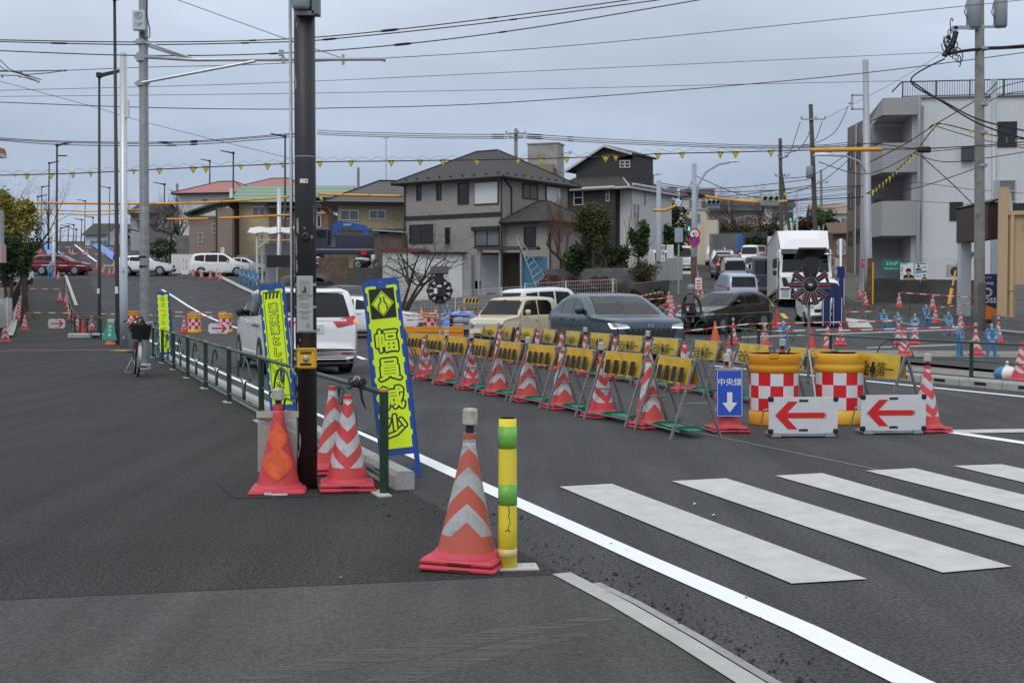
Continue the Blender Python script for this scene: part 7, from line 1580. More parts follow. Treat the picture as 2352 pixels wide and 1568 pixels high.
def smalltruck(label,px,Y,deg,bodyc,bedc,rearview,w_=1.7,tall=2.2,group=None):
 g_=gx(px,Y);h_=hd(px,deg);o=thing('truck',label,'truck',g_,math.atan2(h_[1],h_[0]),group);o.rotation_euler[1]=-.06 if abs(deg)<90 else .06
 b=MB();b.prism([(2.2,.4),(2.2,1.0),(1.95,1.95),(1.7,2.02),(.75,2.02),(.75,.4)],(0,w_/2,0),UX,(0,0,1),w_);b.build('cab',bodyc,o)
 b=MB();b.prism([(2.18,1.12),(1.99,1.82),(1.99,1.83)],(.02,w_*.42,0),UX,(0,0,1),w_*.84);b.build('windscreen',M_cglass,o)
 b=MB();b.box((-.85,0,(tall+.8)/2),(3.0,w_+.12,tall-.8));k=b.build('bed',bedc,o);b=MB()
 for x in(-2.36,):
  for z in(.85,1.2,1.55,tall-.05):b.box((x,0,z),(.02,w_+.1,.07))
  for y in(-.8,-.4,0,.4,.8):b.box((x-.003,y*w_/1.7,(tall+.8)/2),(.02,.06,tall-.85))
 b.build('bed_rib',bedc,k)
 for sy in(-1,1):
  for x in(1.4,-1.3):b=MB();b.T=Matrix.Translation((x,sy*(w_/2-.12),.34))@Matrix.Rotation(math.pi/2,4,'X');b.lathe([(.34,-.1),(.34,.1)],18);b.build('wheel',M_tyre,o)
  b=MB();b.box((-2.36,sy*w_*.38,.62),(.03,.3,.12));b.build('tail_lamp',M_brk if sy<0 else M_tail,o)
  b=MB();b.box((2.21,sy*w_*.36,.75),(.03,.28,.16));b.build('headlight',M_head,o);b=MB();b.box((1.9,sy*(w_/2+.12),1.5),(.06,.14,.26));b.build('mirror',M_blk,o)
 b=MB();b.box((0,0,.5),(4.2,w_*.6,.2));b.build('chassis',M_blk,o)
M_tb=mat('truck blue',(.03,.17,.42),.45,var=.1)
smalltruck('blue tipper truck seen from behind up the queue',1681,128,-3,M_tb,M_tb,True,1.75,2.5,Q_)
smalltruck('dark blue flatbed truck facing the camera beside the white box truck',1758,70,178,mat('dark slate truck',(.04,.06,.085),.4,coat=.5),M_galv,False,1.6,1.3,Q_)
smalltruck('pale teal truck behind the white box truck',1790,105,179,mat('pale teal truck',(.25,.38,.40),.4),M_white,False,1.9,2.6,Q_)
# --- crane truck by the tiled house
g_=gx(785,80,1.8);o=thing('crane_truck','navy crane truck with bright blue folded crane in front of the tiled house','truck',g_,R(4));nv=mat('navy truck paint',(.010,.014,.035),.35,coat=.8)
def cb(name,m,c,d,ch=.0,par=None):b=MB();b.box(c,d,0,ch);return b.build(name,m,par or o)
cb('body_panel',nv,(.25,0,1.15),(4.6,2,.55),.05);cb('cab',nv,(-1.3,0,1.9),(1.3,2,1.3),.12);cb('bed',nv,(1.0,0,1.75),(2.6,2,.8),.05);cb('side_window',M_cglass,(-1.3,-1.005,2.15),(.8,.02,.5));cb('rear_hood',M_blk,(2.7,0,1.5),(.6,2,1.6),.1)
cb('trim_strip',M_alum,(.3,-1.01,1.18),(4.4,.02,.05));bl=mat('crane blue',(.012,.075,.32),.4,coat=.5)
b=MB();b.prism([(-.6,2.5),(-.45,2.95),(-.1,3.05),(1.6,2.75),(1.75,2.4),(1.55,1.7),(1.35,1.7),(1.4,2.4),(.2,2.6),(-.2,2.5),(-.2,2.1),(-.5,2.1)][::-1],(0,.0,0),UX,(0,0,1),-.35);cr_=b.build('crane',bl,o)
b=MB();b.T=Matrix.Translation((.4,-.36,2.78));b.box((0,0,0),(.5,.01,.12));b.build('crane_label',mat('pale crane label',(.3,.4,.3),.5),cr_)
for x in(-1.4,1.5):b=MB();b.T=Matrix.Translation((x,-.85,.48))@Matrix.Rotation(math.pi/2,4,'X');b.lathe([(.2,.14),(.46,.14),(.48,.1),(.48,-.1)],22);w1=b.build('wheel',M_tyre,o);b=MB();b.T=Matrix.Translation((x,-.99,.48))@Matrix.Rotation(math.pi/2,4,'X');b.lathe([(.24,.0),(.2,.02),(.08,-.02),(0,.03)],14);b.build('rim',M_rim,w1)
# --- motorcycle parked behind
def motorcycle(label,loc,rz,col,sc=1):
 o=thing('motorcycle',label,'motorcycle',loc,rz);o.scale=(sc,sc,sc)
 for x in(-.62,.62):
  b=MB();b.T=Matrix.Translation((x,0,.29))@Matrix.Rotation(math.pi/2,4,'X');b.smooth=True;b.lathe([(.22,-.05),(.27,-.05),(.29,0),(.27,.05),(.22,.05),(.22,-.05)],20);w_=b.build('wheel',M_tyre,o)
  b=MB();b.T=Matrix.Translation((x,0,.29))@Matrix.Rotation(math.pi/2,4,'X');b.lathe([(.22,0),(.2,.02),(.05,.03),(.05,-.03),(.2,-.02),(.22,0)],14);b.build('rim',M_rim,w_)
 b=MB();b.smooth=True;b.tube([(.5,0,.30),(.42,0,.62),(.34,0,.95)],[.035,.035,.03],8);b.tube([(-.62,0,.3),(-.2,0,.42),(.2,0,.48),(.42,0,.72)],.05,8);b.build('frame',M_blk,o)
 b=MB();b.smooth=True;b.tube([(-.75,0,.62),(-.45,0,.66),(-.1,0,.60),(.1,0,.58)],[.10,.14,.13,.09],10);b.tube([(.28,0,.45),(.36,0,.7),(.36,0,.92)],[.12,.15,.11],10);b.build('fairing',col,o)
 b=MB();b.box((-.35,0,.78),(.62,.26,.09),0,.03);b.build('seat',M_ink,o);b=MB();b.tube([(.25,-.33,.98),(.34,0,.96),(.25,.33,.98)],.016,6);b.build('handlebar',M_blk,o)
 return o
motorcycle('white and red motorcycle parked beside the crane truck',gx(845,79,1.75),R(8),mat('moped white',(.6,.6,.6),.4));cb_=gx(846,79,1.75)
o=thing('helmet_box','small red box on the rear of the parked motorcycle','box',cb_+Vector((-.25,0,.84)));b=MB();b.box((0,0,.14),(.4,.34,.26),0,.04);b.build('case',mat('red case',(.5,.02,.02),.4),o);b=MB();b.box((0,0,.285),(.42,.36,.04),0,.012);b.build('lid',mat('red case',(.5,.02,.02)),o)
# --- scooter rider
RP=gx(1588,44.5);hv=hd(1588,8);RA=math.atan2(hv[1],hv[0])
motorcycle('black scooter with a rider at the corner, seen from behind',RP,RA,M_blk)
o=thing('delivery_box','black delivery box with an orange and white mark on the scooter rear','box',RP+Vector((-hv[0]*.72,-hv[1]*.72,.72)),RA);b=MB();b.box((0,0,.2),(.40,.44,.38),0,.02);b.build('case',M_blk,o);b=MB();b.box((-.203,0,.24),(.006,.12,.07));b.m=1;b.box((-.203,0,.15),(.006,.07,.08));b.build('mark',[mat('orange mark',(.7,.16,.02),.5),M_signw],o)
def skin_body(name,joints,edges,m,parent):
 me=bpy.data.meshes.new(name);me.from_pydata([j[0]for j in joints],edges,[]);ob=bpy.data.objects.new(name,me);COL.objects.link(ob)
 sk=ob.modifiers.new('s','SKIN');me.skin_vertices[0].data[0].use_root=True
 for i,j in enumerate(joints):r=j[1];me.skin_vertices[0].data[i].radius=(r,r)if not isinstance(r,tuple)else r
 sb=ob.modifiers.new('u','SUBSURF');sb.levels=2;sb.render_levels=2
 nm=bpy.data.meshes.new_from_object(ob.evaluated_get(bpy.context.evaluated_depsgraph_get()));bpy.data.objects.remove(ob);nm.materials.clear();nm.materials.append(m)
 for p in nm.polygons:p.use_smooth=True
 q=bpy.data.objects.new(name,nm);COL.objects.link(q);q.parent=parent;return q
o=thing('person','rider in a grey hooded jacket and helmet sitting on the scooter, seen from behind','person',RP,RA)
J=[((-.28,0,.84),.15),((-.26,0,1.05),.155),((-.20,0,1.28),.165),((-.15,0,1.41),.10),((-.13,0,1.48),.065),((-.16,.19,1.36),.075),((-.02,.27,1.16),.055),((.20,.29,1.02),.042),((-.16,-.19,1.36),.075),((-.02,-.27,1.16),.055),((.20,-.29,1.02),.042),((-.22,.12,.84),.10),((.10,.18,.80),.085),((.12,.17,.45),.062),((.20,.17,.36),.05),((-.22,-.12,.84),.10),((.10,-.18,.80),.085),((.12,-.17,.45),.062),((.20,-.17,.36),.05),((-.11,0,1.60),.09)]
E_=[(0,1),(1,2),(2,3),(3,4),(4,19),(3,5),(5,6),(6,7),(3,8),(8,9),(9,10),(0,11),(11,12),(12,13),(13,14),(0,15),(15,16),(16,17),(17,18)]
skin_body('body',J,E_,mat('grey jacket',(.10,.10,.102),.9,var=.2,bump=.4,bscale=14),o)
b=MB();b.smooth=True;b.lathe([(.10,-.13),(.13,-.08),(.142,0),(.135,.07),(.10,.12),(.05,.142),(0,.147)],18,(-.11,0,1.62));b.build('helmet',mat('grey helmet',(.22,.22,.23),.3),o)
b=MB();b.smooth=True;b.lathe([(.02,-.09),(.13,-.05),(.14,.02),(.09,.07)],14,(-.22,0,1.45),.7,1);b.build('hood',mat('grey jacket',(.10,.10,.102)),o)
for sy in(-1,1):
 J2=[((.20,sy*.29,1.02),.036),((.26,sy*.29,.99),.034),((.30,sy*.29,.98),.022)];b=MB();b.smooth=True
 b.tube([J2[0][0],J2[1][0]],[.036,.04],8)
 for k in range(4):y=sy*(.255+k*.022);b.tube([(.25,y,1.0),(.30,y,1.005),(.325,y,.985),(.31,y,.965)],[.011,.011,.010,.009],6)
 b.tube([(.25,sy*.25,.99),(.28,sy*.235,.97),(.30,sy*.24,.955)],[.012,.011,.009],6);b.build('glove',M_ink,o)
 b=MB();b.box((.22,sy*.17,.33),(.26,.1,.09),0,.03);b.build('shoe',M_ink,o)
# ------------------------------------------------------------------ flashing LED wheels on tripods
M_panel=mat('dark solar panel',(.012,.013,.018),.5)
def led_wheel(label,px,py,Y,D,back):
 g_=gx(px,Y);zc=at(px,py,Y).z-g_.z;o=thing('led_wheel',label,'warning light',g_,0,None);r=D/2;b=MB()
 b.tube(arc((0,0,zc),r*.88,0,2*math.pi,30),.017,6);b.build('ring',M_blk,o)
 for k in range(10):
  a=2*math.pi*k/10;d=Vector((math.cos(a),0,math.sin(a)));e_=Vector((-math.sin(a),0,math.cos(a)));p0,p1=Vector((0,0,zc))+d*r*.28,Vector((0,0,zc))+d*r
  b=MB();w_=r*.14;vs=[p+e_*s_*w_+Vector((0,y,0))for p in(p0,p1)for s_ in(-1,1)for y in(-.018,.014)];b.add(vs,[(0,1,3,2),(4,6,7,5),(0,4,5,1),(2,3,7,6),(0,2,6,4),(1,5,7,3)]);sp=b.build('spoke',M_blk,o)
  if not back:
   b=MB()
   for i in range(5):b.m=int(i<1);q=p0.lerp(p1,.12+i*.19)+Vector((0,-.018,0));b.T=Matrix.Translation(q)@Matrix.Rotation(math.pi/2,4,'X');b.lathe([(r*.062,0),(r*.055,.006),(0,.009)],8)
   b.build('led',[mat('red led',(.36,.03,.035),.15,coat=1),M_glass2],sp)
   b=MB();b.T=Matrix.Translation((0,-.019,0));b.tube([p0-e_*w_*.95,p1-e_*w_*.95],.003,4);b.tube([p0+e_*w_*.95,p1+e_*w_*.95],.003,4);b.build('spoke_edge',M_galv,sp)
 b=MB();b.T=Matrix.Translation((0,0,zc))@Matrix.Rotation(math.pi/2,4,'X');b.smooth=True;b.lathe([(r*.31,-.06),(r*.31,.02),(r*.2,.035),(0,.035)],20);b.build('hub',M_blk,o)
 if not back:b=MB();b.T=Matrix.Translation((0,-.036,zc))@Matrix.Rotation(math.pi/2,4,'X');b.lathe([(r*.12,0),(r*.08,.012),(0,.014)],14);b.build('centre_lamp',M_chrome,o)
 else:
  b=MB();b.box((0,-.07,zc),(r*.9,.10,r*.9),0,.01);b.build('control_case',M_blk,o);b=MB();b.box((-r*.28,-.122,zc+.0),(r*.26,.004,r*.42));b.box((0,-.122,zc+r*.36),(r*.34,.004,r*.16));b.build('case_label',M_sticker,o);b=MB();b.box((r*.35,-.122,zc),(r*.2,.004,.012));b.build('red_mark',M_red,o)
 b=MB();b.box((0,-.02 if not back else-.06,zc+r*.95),(r*.62,.10,r*.8));b.build('battery_case',M_blk,o)
 b=MB();b.T=Matrix.Translation((0,0,zc+r*1.55))@Matrix.Rotation(R(-24 if not back else 30),4,'X');b.box((0,0,0),(r*1.35,r*1.1,.022));b.build('solar_panel',M_panel,o)
 b=MB();b.tube([(0,.05,.45),(0,.05,zc)],.016,8)
 b.build('post',M_leg,o)
 for k in range(3):a=.6+k*2.094;b=MB();b.tube([(0,.05,.86),(.42*math.cos(a),.05+.42*math.sin(a),0)],.011,6);b.tube([(0,.05,.5),(.2*math.cos(a),.05+.2*math.sin(a),.45)],.006,5);b.build('tripod_leg',M_galv,o)
led_wheel('black spoked LED warning wheel on a tripod facing the camera before the truck',1860,655,14.5,.475,False)
led_wheel('black LED warning wheel on a tripod seen from behind by the white sheds',1010,668,24.5,.52,True)
# ------------------------------------------------------------------ bicycle and bag
q=gp(316,866);h_=hd(316,180-3);hv=Vector((h_[0],h_[1],0));o=thing('bicycle','parked city bicycle with black front basket facing the camera beside the zinc pole','bicycle',q-hv*.55,math.atan2(h_[1],h_[0]));o.rotation_euler[0]=R(-4)
M_tube=mat('silver bicycle tube',(.42,.43,.44),.3,metal=.6)
for x,nm in((.55,0),(-.55,1)):
 T=Matrix.Translation((x,0,.335))@Matrix.Rotation(math.pi/2,4,'X')
 b=MB();b.T=T;b.smooth=True;b.lathe([(.305,-.014),(.322,-.02),(.337,0),(.322,.02),(.305,.014),(.305,-.014)],32);w_=b.build('wheel',M_tyre,o)
 b=MB();b.T=T;b.lathe([(.292,-.012),(.305,-.014),(.305,.014),(.292,.012),(.292,-.012)],32);b.lathe([(.02,-.045),(.02,.045)],10);b.build('rim',M_chrome,w_);b=MB();b.T=T
 for k in range(16):a=2*math.pi*k/16;s_=.03*(1 if k%2 else-1);b.tube([(0,0,s_),(.295*math.cos(a),.295*math.sin(a),0)],.0016,3)
 b.build('spokes',M_chrome,w_)
 b=MB();b.smooth=True;A=(R(-20),R(110))if nm==0 else(R(60),R(200));P=arc((x,0,.335),.362,A[0],A[1],12);b.grid([[p+Vector((0,y,-abs(y)*.4))for y in(-.03,0,.03)]for p in P]);b.build('mudguard',M_tube,o)
b=MB();b.smooth=True
for y in(-.05,.05):b.tube([(.55,y,.335),(.50,y,.62),(.47,y*.4,.70)],.011,6)
b.tube([(.47,0,.70),(.40,0,.98)],.014,8);b.tube([(.45,0,.78),(.20,0,.42),(-.12,0,.30)],.018,8);b.tube([(-.12,0,.28),(-.28,0,.80)],.015,8)
for y in(-.05,.05):b.tube([(-.12,y*.5,.30),(-.55,y,.335),(-.24,y*.5,.68)],.009,6)
b.build('frame',mat('dark bicycle frame',(.03,.03,.033),.35),o)
b=MB();b.smooth=True;b.tube([(.20,-.28,1.0),(.34,-.22,1.03),(.42,-.06,1.0),(.42,.06,1.0),(.34,.22,1.03),(.20,.28,1.0)],.011,8);b.tube([(.40,0,.95),(.42,0,1.0)],.014,8);b.build('handlebar',M_chrome,o)
for sy in(-1,1):b=MB();b.tube([(.16,sy*.295,.995),(.30,sy*.24,1.03)],.017,8);b.build('grip',M_ink,o);b=MB();b.tube([(.34,sy*.2,1.02),(.38,sy*.24,1.0),(.30,sy*.3,.97)],.006,5);b.build('brake_lever',M_chrome,o)
b=MB();z0,z1=.70,.98;rows=[[(.50-.02*f,-.15-.03*f,z),(.50-.02*f,.15+.03*f,z),(.72+.05*f,.15+.03*f,z),(.72+.05*f,-.15-.03*f,z),(.50-.02*f,-.15-.03*f,z)]for f,z in((0,z0),(1,z1))];b.grid(rows);b.poly(rows[0][:4])
for i in range(6):f=(i+.5)/6;z=z0+(z1-z0)*f;b.tube([(.50-.02*f,-.155-.03*f,z),(.725+.05*f,-.155-.03*f,z),(.725+.05*f,.155+.03*f,z),(.50-.02*f,.155+.03*f,z),(.50-.02*f,-.155-.03*f,z)],.009,5)
b.build('basket',mat('black basket',(.012,.012,.012),.35),o)
b=MB();b.smooth=True;b.tube([(-.42,0,.86),(-.30,0,.87),(-.14,0,.85)],[.10,.085,.03],10);b.build('saddle',M_ink,o);b=MB();b.tube([(-.55,-.05,.335),(-.52,-.18,.02),(-.52,.18,.02),(-.55,.05,.335)],.008,6);b.build('kickstand',M_chrome,o)
b=MB();b.tube([(-.12,-.06,.30),(-.05,-.08,.44)],.01,6);b.box((-.05,-.15,.44),(.09,.11,.03));b.tube([(-.12,.06,.30),(-.19,.08,.16)],.01,6);b.box((-.19,.15,.16),(.09,.11,.03));b.build('pedal',M_ink,o);b=MB();b.smooth=True;b.lathe([(.03,-.02),(.035,.02),(.0,.03)],10,(.62,.06,.62));b.build('front_lamp',M_white,o);b=MB();b.box((.54,-.065,.55),(.03,.02,.16));b.build('red_tag',M_red,o)
o=thing('bag','black bag with a looped strap lying in the bicycle basket','bag',q+hv*.06+Vector((0,0,.86)),math.atan2(h_[1],h_[0]));b=MB();b.smooth=True;b.tube([(0,-.12,0),(0,-.02,.04),(.0,.08,.05),(0,.16,.02)],[.07,.12,.13,.05],10);b.tube([(0,.02,.10),(0,.1,.2),(0,.15,.10)],[.03,.045,.02],8);b.build('bag_body',M_ink,o);b=MB();b.smooth=True;b.tube([(0,-.16,.05),(0,-.1,.14),(0,-.02,.22),(0,.06,.25),(0,.1,.24)],.016,6);b.build('strap',M_ink,o)
# ------------------------------------------------------------------ fences of mesh, ladder
def mesh_fence(label,pts,hgt,m,step=.12,nh=6,post=2.0,r=.006,pr=.025,name='mesh_fence',z0=0):
 P=[Vector(p)for p in pts];o=thing(name,label,'fence',P[0]);b=MB();q=P[0];c=MB()
 for a,d in zip(P,P[1:]):
  Lh=(d-a).length;n=int(Lh/step)
  for i in range(n+1):p=a.lerp(d,i/n)-q;b.tube([p+Vector((0,0,z0+.08)),p+Vector((0,0,hgt))],r,3,cap=False)
  for k in range(nh):z=Vector((0,0,z0+.08+(hgt-z0-.08)*k/(nh-1)));b.tube([a-q+z,d-q+z],r*(2 if k==nh-1 else 1),4,cap=False)
  for i in range(int(Lh/post)+1):
   c=MB();p=a.lerp(d,min(1,i*post/Lh))-q;c.tube([p-Vector((0,0,.1)),p+Vector((0,0,hgt+.04))],pr,6);c.build('post',m,o)
 b.build('wire_mesh',m,o)
M_wf=mat('white coated wire',(.66,.66,.64),.5);M_gf=mat('grey green wire',(.20,.26,.23),.6)
mesh_fence('lower white wire mesh fence in front of the white sheds',[gx(940,62),gx(1204,62.5)],.98,M_wf,.11,6,2.3,.0055,.028)
mesh_fence('taller white wire mesh fence in front of the russet bushes',[gx(1206,60),gx(1300,60.3),gx(1416,60.6)],1.22,M_wf,.11,7,2.3,.0055,.03)
mesh_fence('chain link fence with posters below the white apartment block',[gx(1978,61.5,1.1),gx(2240,60,1.1)],1.06,M_gf,.10,10,2.75,.003,.03)
mesh_fence('white wire mesh fence at the left edge beside the black one',[gx(-30,49,.2),gx(28,53,.2)],1.25,M_wf,.08,7,1.6,.007,.04)
b=mesh_fence('black railing along the left edge of the footway',[st(50,-2.35),st(58,-2.35),st(72,-2.3),st(95,-2.2)],1.1,M_blk,.13,4,2.0,.018,.04)
drape('kerb',M_conc,[(gp(20,775).x,gp(20,775).y),(gp(40,700).x,gp(40,700).y),(gp(56,622).x,gp(56,622).y)],-.15,.15,.08,1)
drape('kerb',M_conc,[(gp(172,703).x,gp(172,703).y),(gp(160,668).x,gp(160,668).y),(gp(144,620).x,gp(144,620).y)],-.02,.18,.05,1)
drape('kerb',M_conc,[(gp(500,634).x,gp(500,634).y),(gp(560,664).x,gp(560,664).y),(gp(640,700).x,gp(640,700).y)],-.2,.25,.08,1)
o=thing('ladder','tall aluminium orchard ladder standing behind the white mesh fence','ladder',gx(1225,63));q=o.location
A0,A1,B0,B1,C1=at(1187,545,63)-q,at(1244,690,63)-q,at(1190,541,63)-q,at(1272,668,64.5)-q,at(1225,655,65)-q
b=MB();b.tube([A0,A1],.03,5);b.build('rail',M_alum,o);b=MB();b.tube([B0,B1],.03,5);b.build('rail',M_alum,o);b=MB();b.tube([B0,C1],.022,5);b.build('prop_leg',M_alum,o)
b=MB()
for i in range(1,11):b.tube([A0.lerp(A1,i/11),B0.lerp(B1,i/11)],.018,4)
b.build('rungs',M_alum,o)
# ------------------------------------------------------------------ blue plastic pipe stands and grey pipes
M_bst=mat('bright blue plastic',(.05,.20,.37),.45,var=.16);M_bpl=mat('pale grey blue panel',(.34,.44,.54),.5,var=.08);M_bdk=mat('deep blue trim',(.01,.06,.25),.5)
def stand_proto():
 o=thing('pipe_stand','-','pipe stand',(0,0,-70));k=[(.20,0),(.20,.05),(.12,.08),(.13,.30),(.14,.42),(.17,.50),(.18,.62),(.15,.72),(.09,.78),(.05,.74)]
 b=MB();b.prism(k+[(-x,z)for x,z in k[::-1]]+[(-.07,0),(-.06,.28),(0,.32),(.06,.28),(.07,0)],(0,.05,0),UX,(0,0,1),.10);b.build('body',M_bst,o)
 for sx in(-1,1):
  b=MB();b.prism([(sx*x,z)for x,z in((.03,.50),(.10,.46),(.15,.53),(.15,.62),(.10,.71),(.06,.66),(.07,.58))][::sx],(0,-.055,0),UX,(0,0,1),.008);pn=b.build('side_panel',M_bpl,o)
  b=MB();b.T=Matrix.Translation((sx*.10,-.064,.62))@Matrix.Rotation(math.pi/2,4,'X');b.lathe([(.022,0),(.022,.006)],10);b.build('round_mark',M_bdk,pn)
 b=MB();b.box((0,-.056,.42),(.12,.008,.06));b.build('chest_panel',mat('pale pink panel',(.55,.36,.32),.5),o);b=MB();b.lathe([(.03,.70),(.03,.82),(.04,.82),(.04,.88),(.02,.9)],10);b.build('lamp',M_lampc,o)
 return o
PS=stand_proto();GB='blue pipe stands around the works'
for px,py,lab in((2029,764,'leftmost of the blue pipe stands at the right'),(2062,772,'blue pipe stand behind the left lamp topped cone of the group'),(2101,776,'blue pipe stand behind the right lamp topped cone of the group'),(2127,750,'farthest of the blue pipe stands at the right'),(2178,771,'blue pipe stand behind the cone with broad red foot'),(2204,819,'near slim blue pipe stand at the end of the long grey pipe'),(2277,820,'near blue pipe stand in front of the transformer pole'),(1799,803,'blue pipe stand behind the right green fence near the LED wheel'),(1028,745,'blue pipe stand left of the blue tarpaulin heap'),
  (116,641,'blue pipe stand at the foot of the two armed lamp'),(64,628,'blue pipe stand behind the left footway wall'),(556,652,'first blue pipe stand along the railing behind the white minivan'),(566,655,'second blue pipe stand along the railing behind the white minivan'),(577,660,'third blue pipe stand along the railing behind the white minivan'),(588,664,'last blue pipe stand along the railing next to the sign')):
 p=gp(px,py);dup(PS,p,(.9 if px in(2204,)else crnd.uniform(-.3,.3)),lab,GB,(0,0),.93 if p.y<60 else 1.5)
for lab,q in(('long grey pipe across the right works, near',(1700,775,2204,757,33.5,33)),('lower grey pipe behind the right green fence',(1990,799,2204,792,33.5,33)),('grey pipe running out at the right edge',(2277,757,2420,770,33,31)),('grey pipe sloping between the left blue pipe stands',(2030,733,2105,748,41,39)),('grey pipe between the farther blue pipe stands',(2127,730,2180,737,45,41)),('grey pipe left of the tarpaulin behind the narrow road sign',(930,722,1028,730,43,42))):
 a,c=bz(*q);o=thing('steel_pipe',lab,'pipe',a,0,'grey barrier pipes');b=MB();b.tube([(0,0,0),c-a],.024,8);b.build('tube',M_galv,o);b=MB();d=(c-a).normalized();b.tube([c-a-d*.1,c-a+d*.02],.034,8);b.build('clamp',M_galv,o)
o=thing('barrier_rack','low black pipe rack beside the blue tarpaulin heap','barrier',gx(1083,43.5));b=MB()
for z in(.25,.5,.75):b.tube([(-.7,0,z),(.75,0,z)],.05,6)
b.build('rails',M_blk,o);b=MB();b.box((-.7,0,.4),(.12,.3,.8));b.box((.75,0,.4),(.12,.3,.8));b.build('end_block',M_blk,o)
# ------------------------------------------------------------------ tarpaulins, heaps
M_tarp=mat('blue tarpaulin',(.055,.25,.68),.4,var=.12,bump=.5,bscale=3)
rnd=random.Random(14);o=thing('tarpaulin_heap','blue tarpaulin draped over a heap left of the cream car','tarpaulin',gx(1070,46));b=MB();b.smooth=True
rows=[]
for i in range(15):
 r_=[]
 for k in range(9):u,v=i/7-1,k/4-1;f=max(0,1-u*u)**.5*max(0,1-v*v)**.5;r_.append((u*.95+rnd.gauss(0,.02),v*.7,f*(.62-.16*u)*1.35+rnd.gauss(0,.025)-.02))
 rows.append(r_)
b.grid(rows);b.build('sheet',M_tarp,o);b=MB();b.box((-.1,-.72,.3),(.9,.1,.5),0,.02);b.build('grey_sack',M_greysh,o)
def tarp(label,pts):
 P=[gp(*p)for p in pts];n=len(P)//2;o=thing('tarpaulin',label,'tarpaulin',P[0],0,'blue tarpaulins on the road banks');b=MB();b.smooth=True;rows=[]
 for i in range(n-1):
  for k in range(6):
   a,c=P[i].lerp(P[i+1],k/6),P[-1-i].lerp(P[-2-i],k/6);r_=[]
   for j in range(7):p=a.lerp(c,j/6);r_.append((p.x-P[0].x,p.y-P[0].y,hz(p.x,p.y)-P[0].z+.12+.3*math.sin(j/6*math.pi)+rnd.uniform(-.05,.05)))
   rows.append(r_)
 b.grid(rows);b.build('sheet',M_tarp,o)
tarp('blue tarpaulin on the right bank of the climbing road',[(194,560),(212,566),(235,582),(264,606),(268,588),(244,570),(228,560),(214,557)])
tarp('blue tarpaulin on the left bank beside the two armed lamp',[(99,561),(104,575),(112,592),(148,592),(132,574),(116,561)])
o=thing('sack','blue and white bag of rubbish on the gravel at the right edge','bag',gp(2312,876));b=MB();b.smooth=True
for a0,a1,mm in((0,2,0),(2,4,1),(4,6.2832,0)):b.m=mm;b.grid([[(.23*math.cos(a0+(a1-a0)*j/6)*math.sin(t),.2*math.sin(a0+(a1-a0)*j/6)*math.sin(t),.13+.14*math.cos(t))for j in range(7)]for t in[i*math.pi/8 for i in range(9)]])
b.tube([(0,0,.25),(.01,0,.36)],[.03,.02],6);b.build('bag_body',[M_signw,M_bst],o);b=MB();b.lathe([(.04,.255),(.04,.275)],8);b.build('knot',M_signw,o)
# ------------------------------------------------------------------ boards, banners, posters
def board(label,px0,py0,px1,py1,Y,m,lines=(),ink=None,name='sign_board',legs=True,cat='sign',th=.03,group=None):
 c=at((px0+px1)/2,(py0+py1)/2,Y);w_,h_=(px1-px0)/FOC*Y,(py1-py0)/FOC*Y;g_=hz(c.x,c.y);zb=c.z-h_/2-g_
 o=thing(name,label,cat,(c.x,c.y,g_),0,group);b=MB();b.box((0,0,zb+h_/2),(w_,th,h_));pn=b.build('panel',m,o)
 if lines:
  b=MB()
  for t_,x,z,s_ in lines:b.text(t_,(x*w_,-th/2-.004,zb+h_*z),UX,(0,0,1),s_*h_,.006)
  b.build('lettering',ink,pn)
 if legs:b=MB();b.box((-w_*.45,.03,zb/2+.1),(.03,.03,zb+.2));b.box((w_*.45,.03,zb/2+.1),(.03,.03,zb+.2));b.build('leg',M_galv,o)
 return o,w_,h_,zb,pn
M_blue2=mat('navy sheet',(.008,.022,.11),.5,var=.1)
for lab,x0,y0,x1,y1,Y in(('left navy folded sheet standing beside the LED wheel',1888,662,1908,748,47),('right navy folded sheet standing beside the LED wheel',1912,656,1934,748,47.2),('rear navy folded sheet behind the round sign backs',1923,612,1939,700,52)):
 o,w_,h_,zb,pn=board(lab,x0,y0,x1,y1,Y,M_blue2,legs=False,name='navy_banner',cat='banner',group='navy folded sheets',th=.1);b=MB();b.box((-w_*.42,-.06,zb+h_*.35),(.02,.02,h_*.7));b.box((w_*.42,-.06,zb+h_*.35),(.02,.02,h_*.7));b.build('white_edge',M_signw,pn)
board('white banner with black vertical characters by the corner wall',1518,562,1528,600,79,M_signw,(('鈴',0,.78,.28),('木',0,.45,.28),('→',0,.14,.2)),M_ink,'banner',True,'banner')
board('blank white board beside the lettered banner',1531,562,1547,593,80,M_signw)
board('small white banner with black characters above the silver car',507,568,515,588,104,M_signw,(('鈴',0,.78,.28),('木',0,.45,.28)),M_ink,'banner',True,'banner')
board('white works notice with red vertical lettering across the left road',417,592,432,630,100,M_signw,tuple((c,.22,.9-i*.15,.14)for i,c in enumerate('工事中徐行'))+tuple((c,-.22,.9-i*.12,.11)for i,c in enumerate('通行止この先')),mat('notice red',(.5,.04,.04),.5))
board('pale green notice at the tail of the white minivan',446,604,456,622,103,mat('pale green board',(.30,.50,.40),.5),(('→',0,.6,.5),),M_signw)
board('pink notice on the fence behind the grey pole',1978,596,1998,615,60,mat('pink board',(.55,.05,.18),.5),(('P',-.25,.6,.4),('月極',.1,.25,.3)),M_signw,legs=False)
board('green parking notice on the chain link fence',2025,597,2070,622,60.6,mat('teal board',(.012,.19,.15),.5),(('エルグ',0,.66,.38),('042-652-1111',0,.2,.22)),M_signw,legs=False)
M_skin=mat('printed skin',(.52,.33,.25),.6)
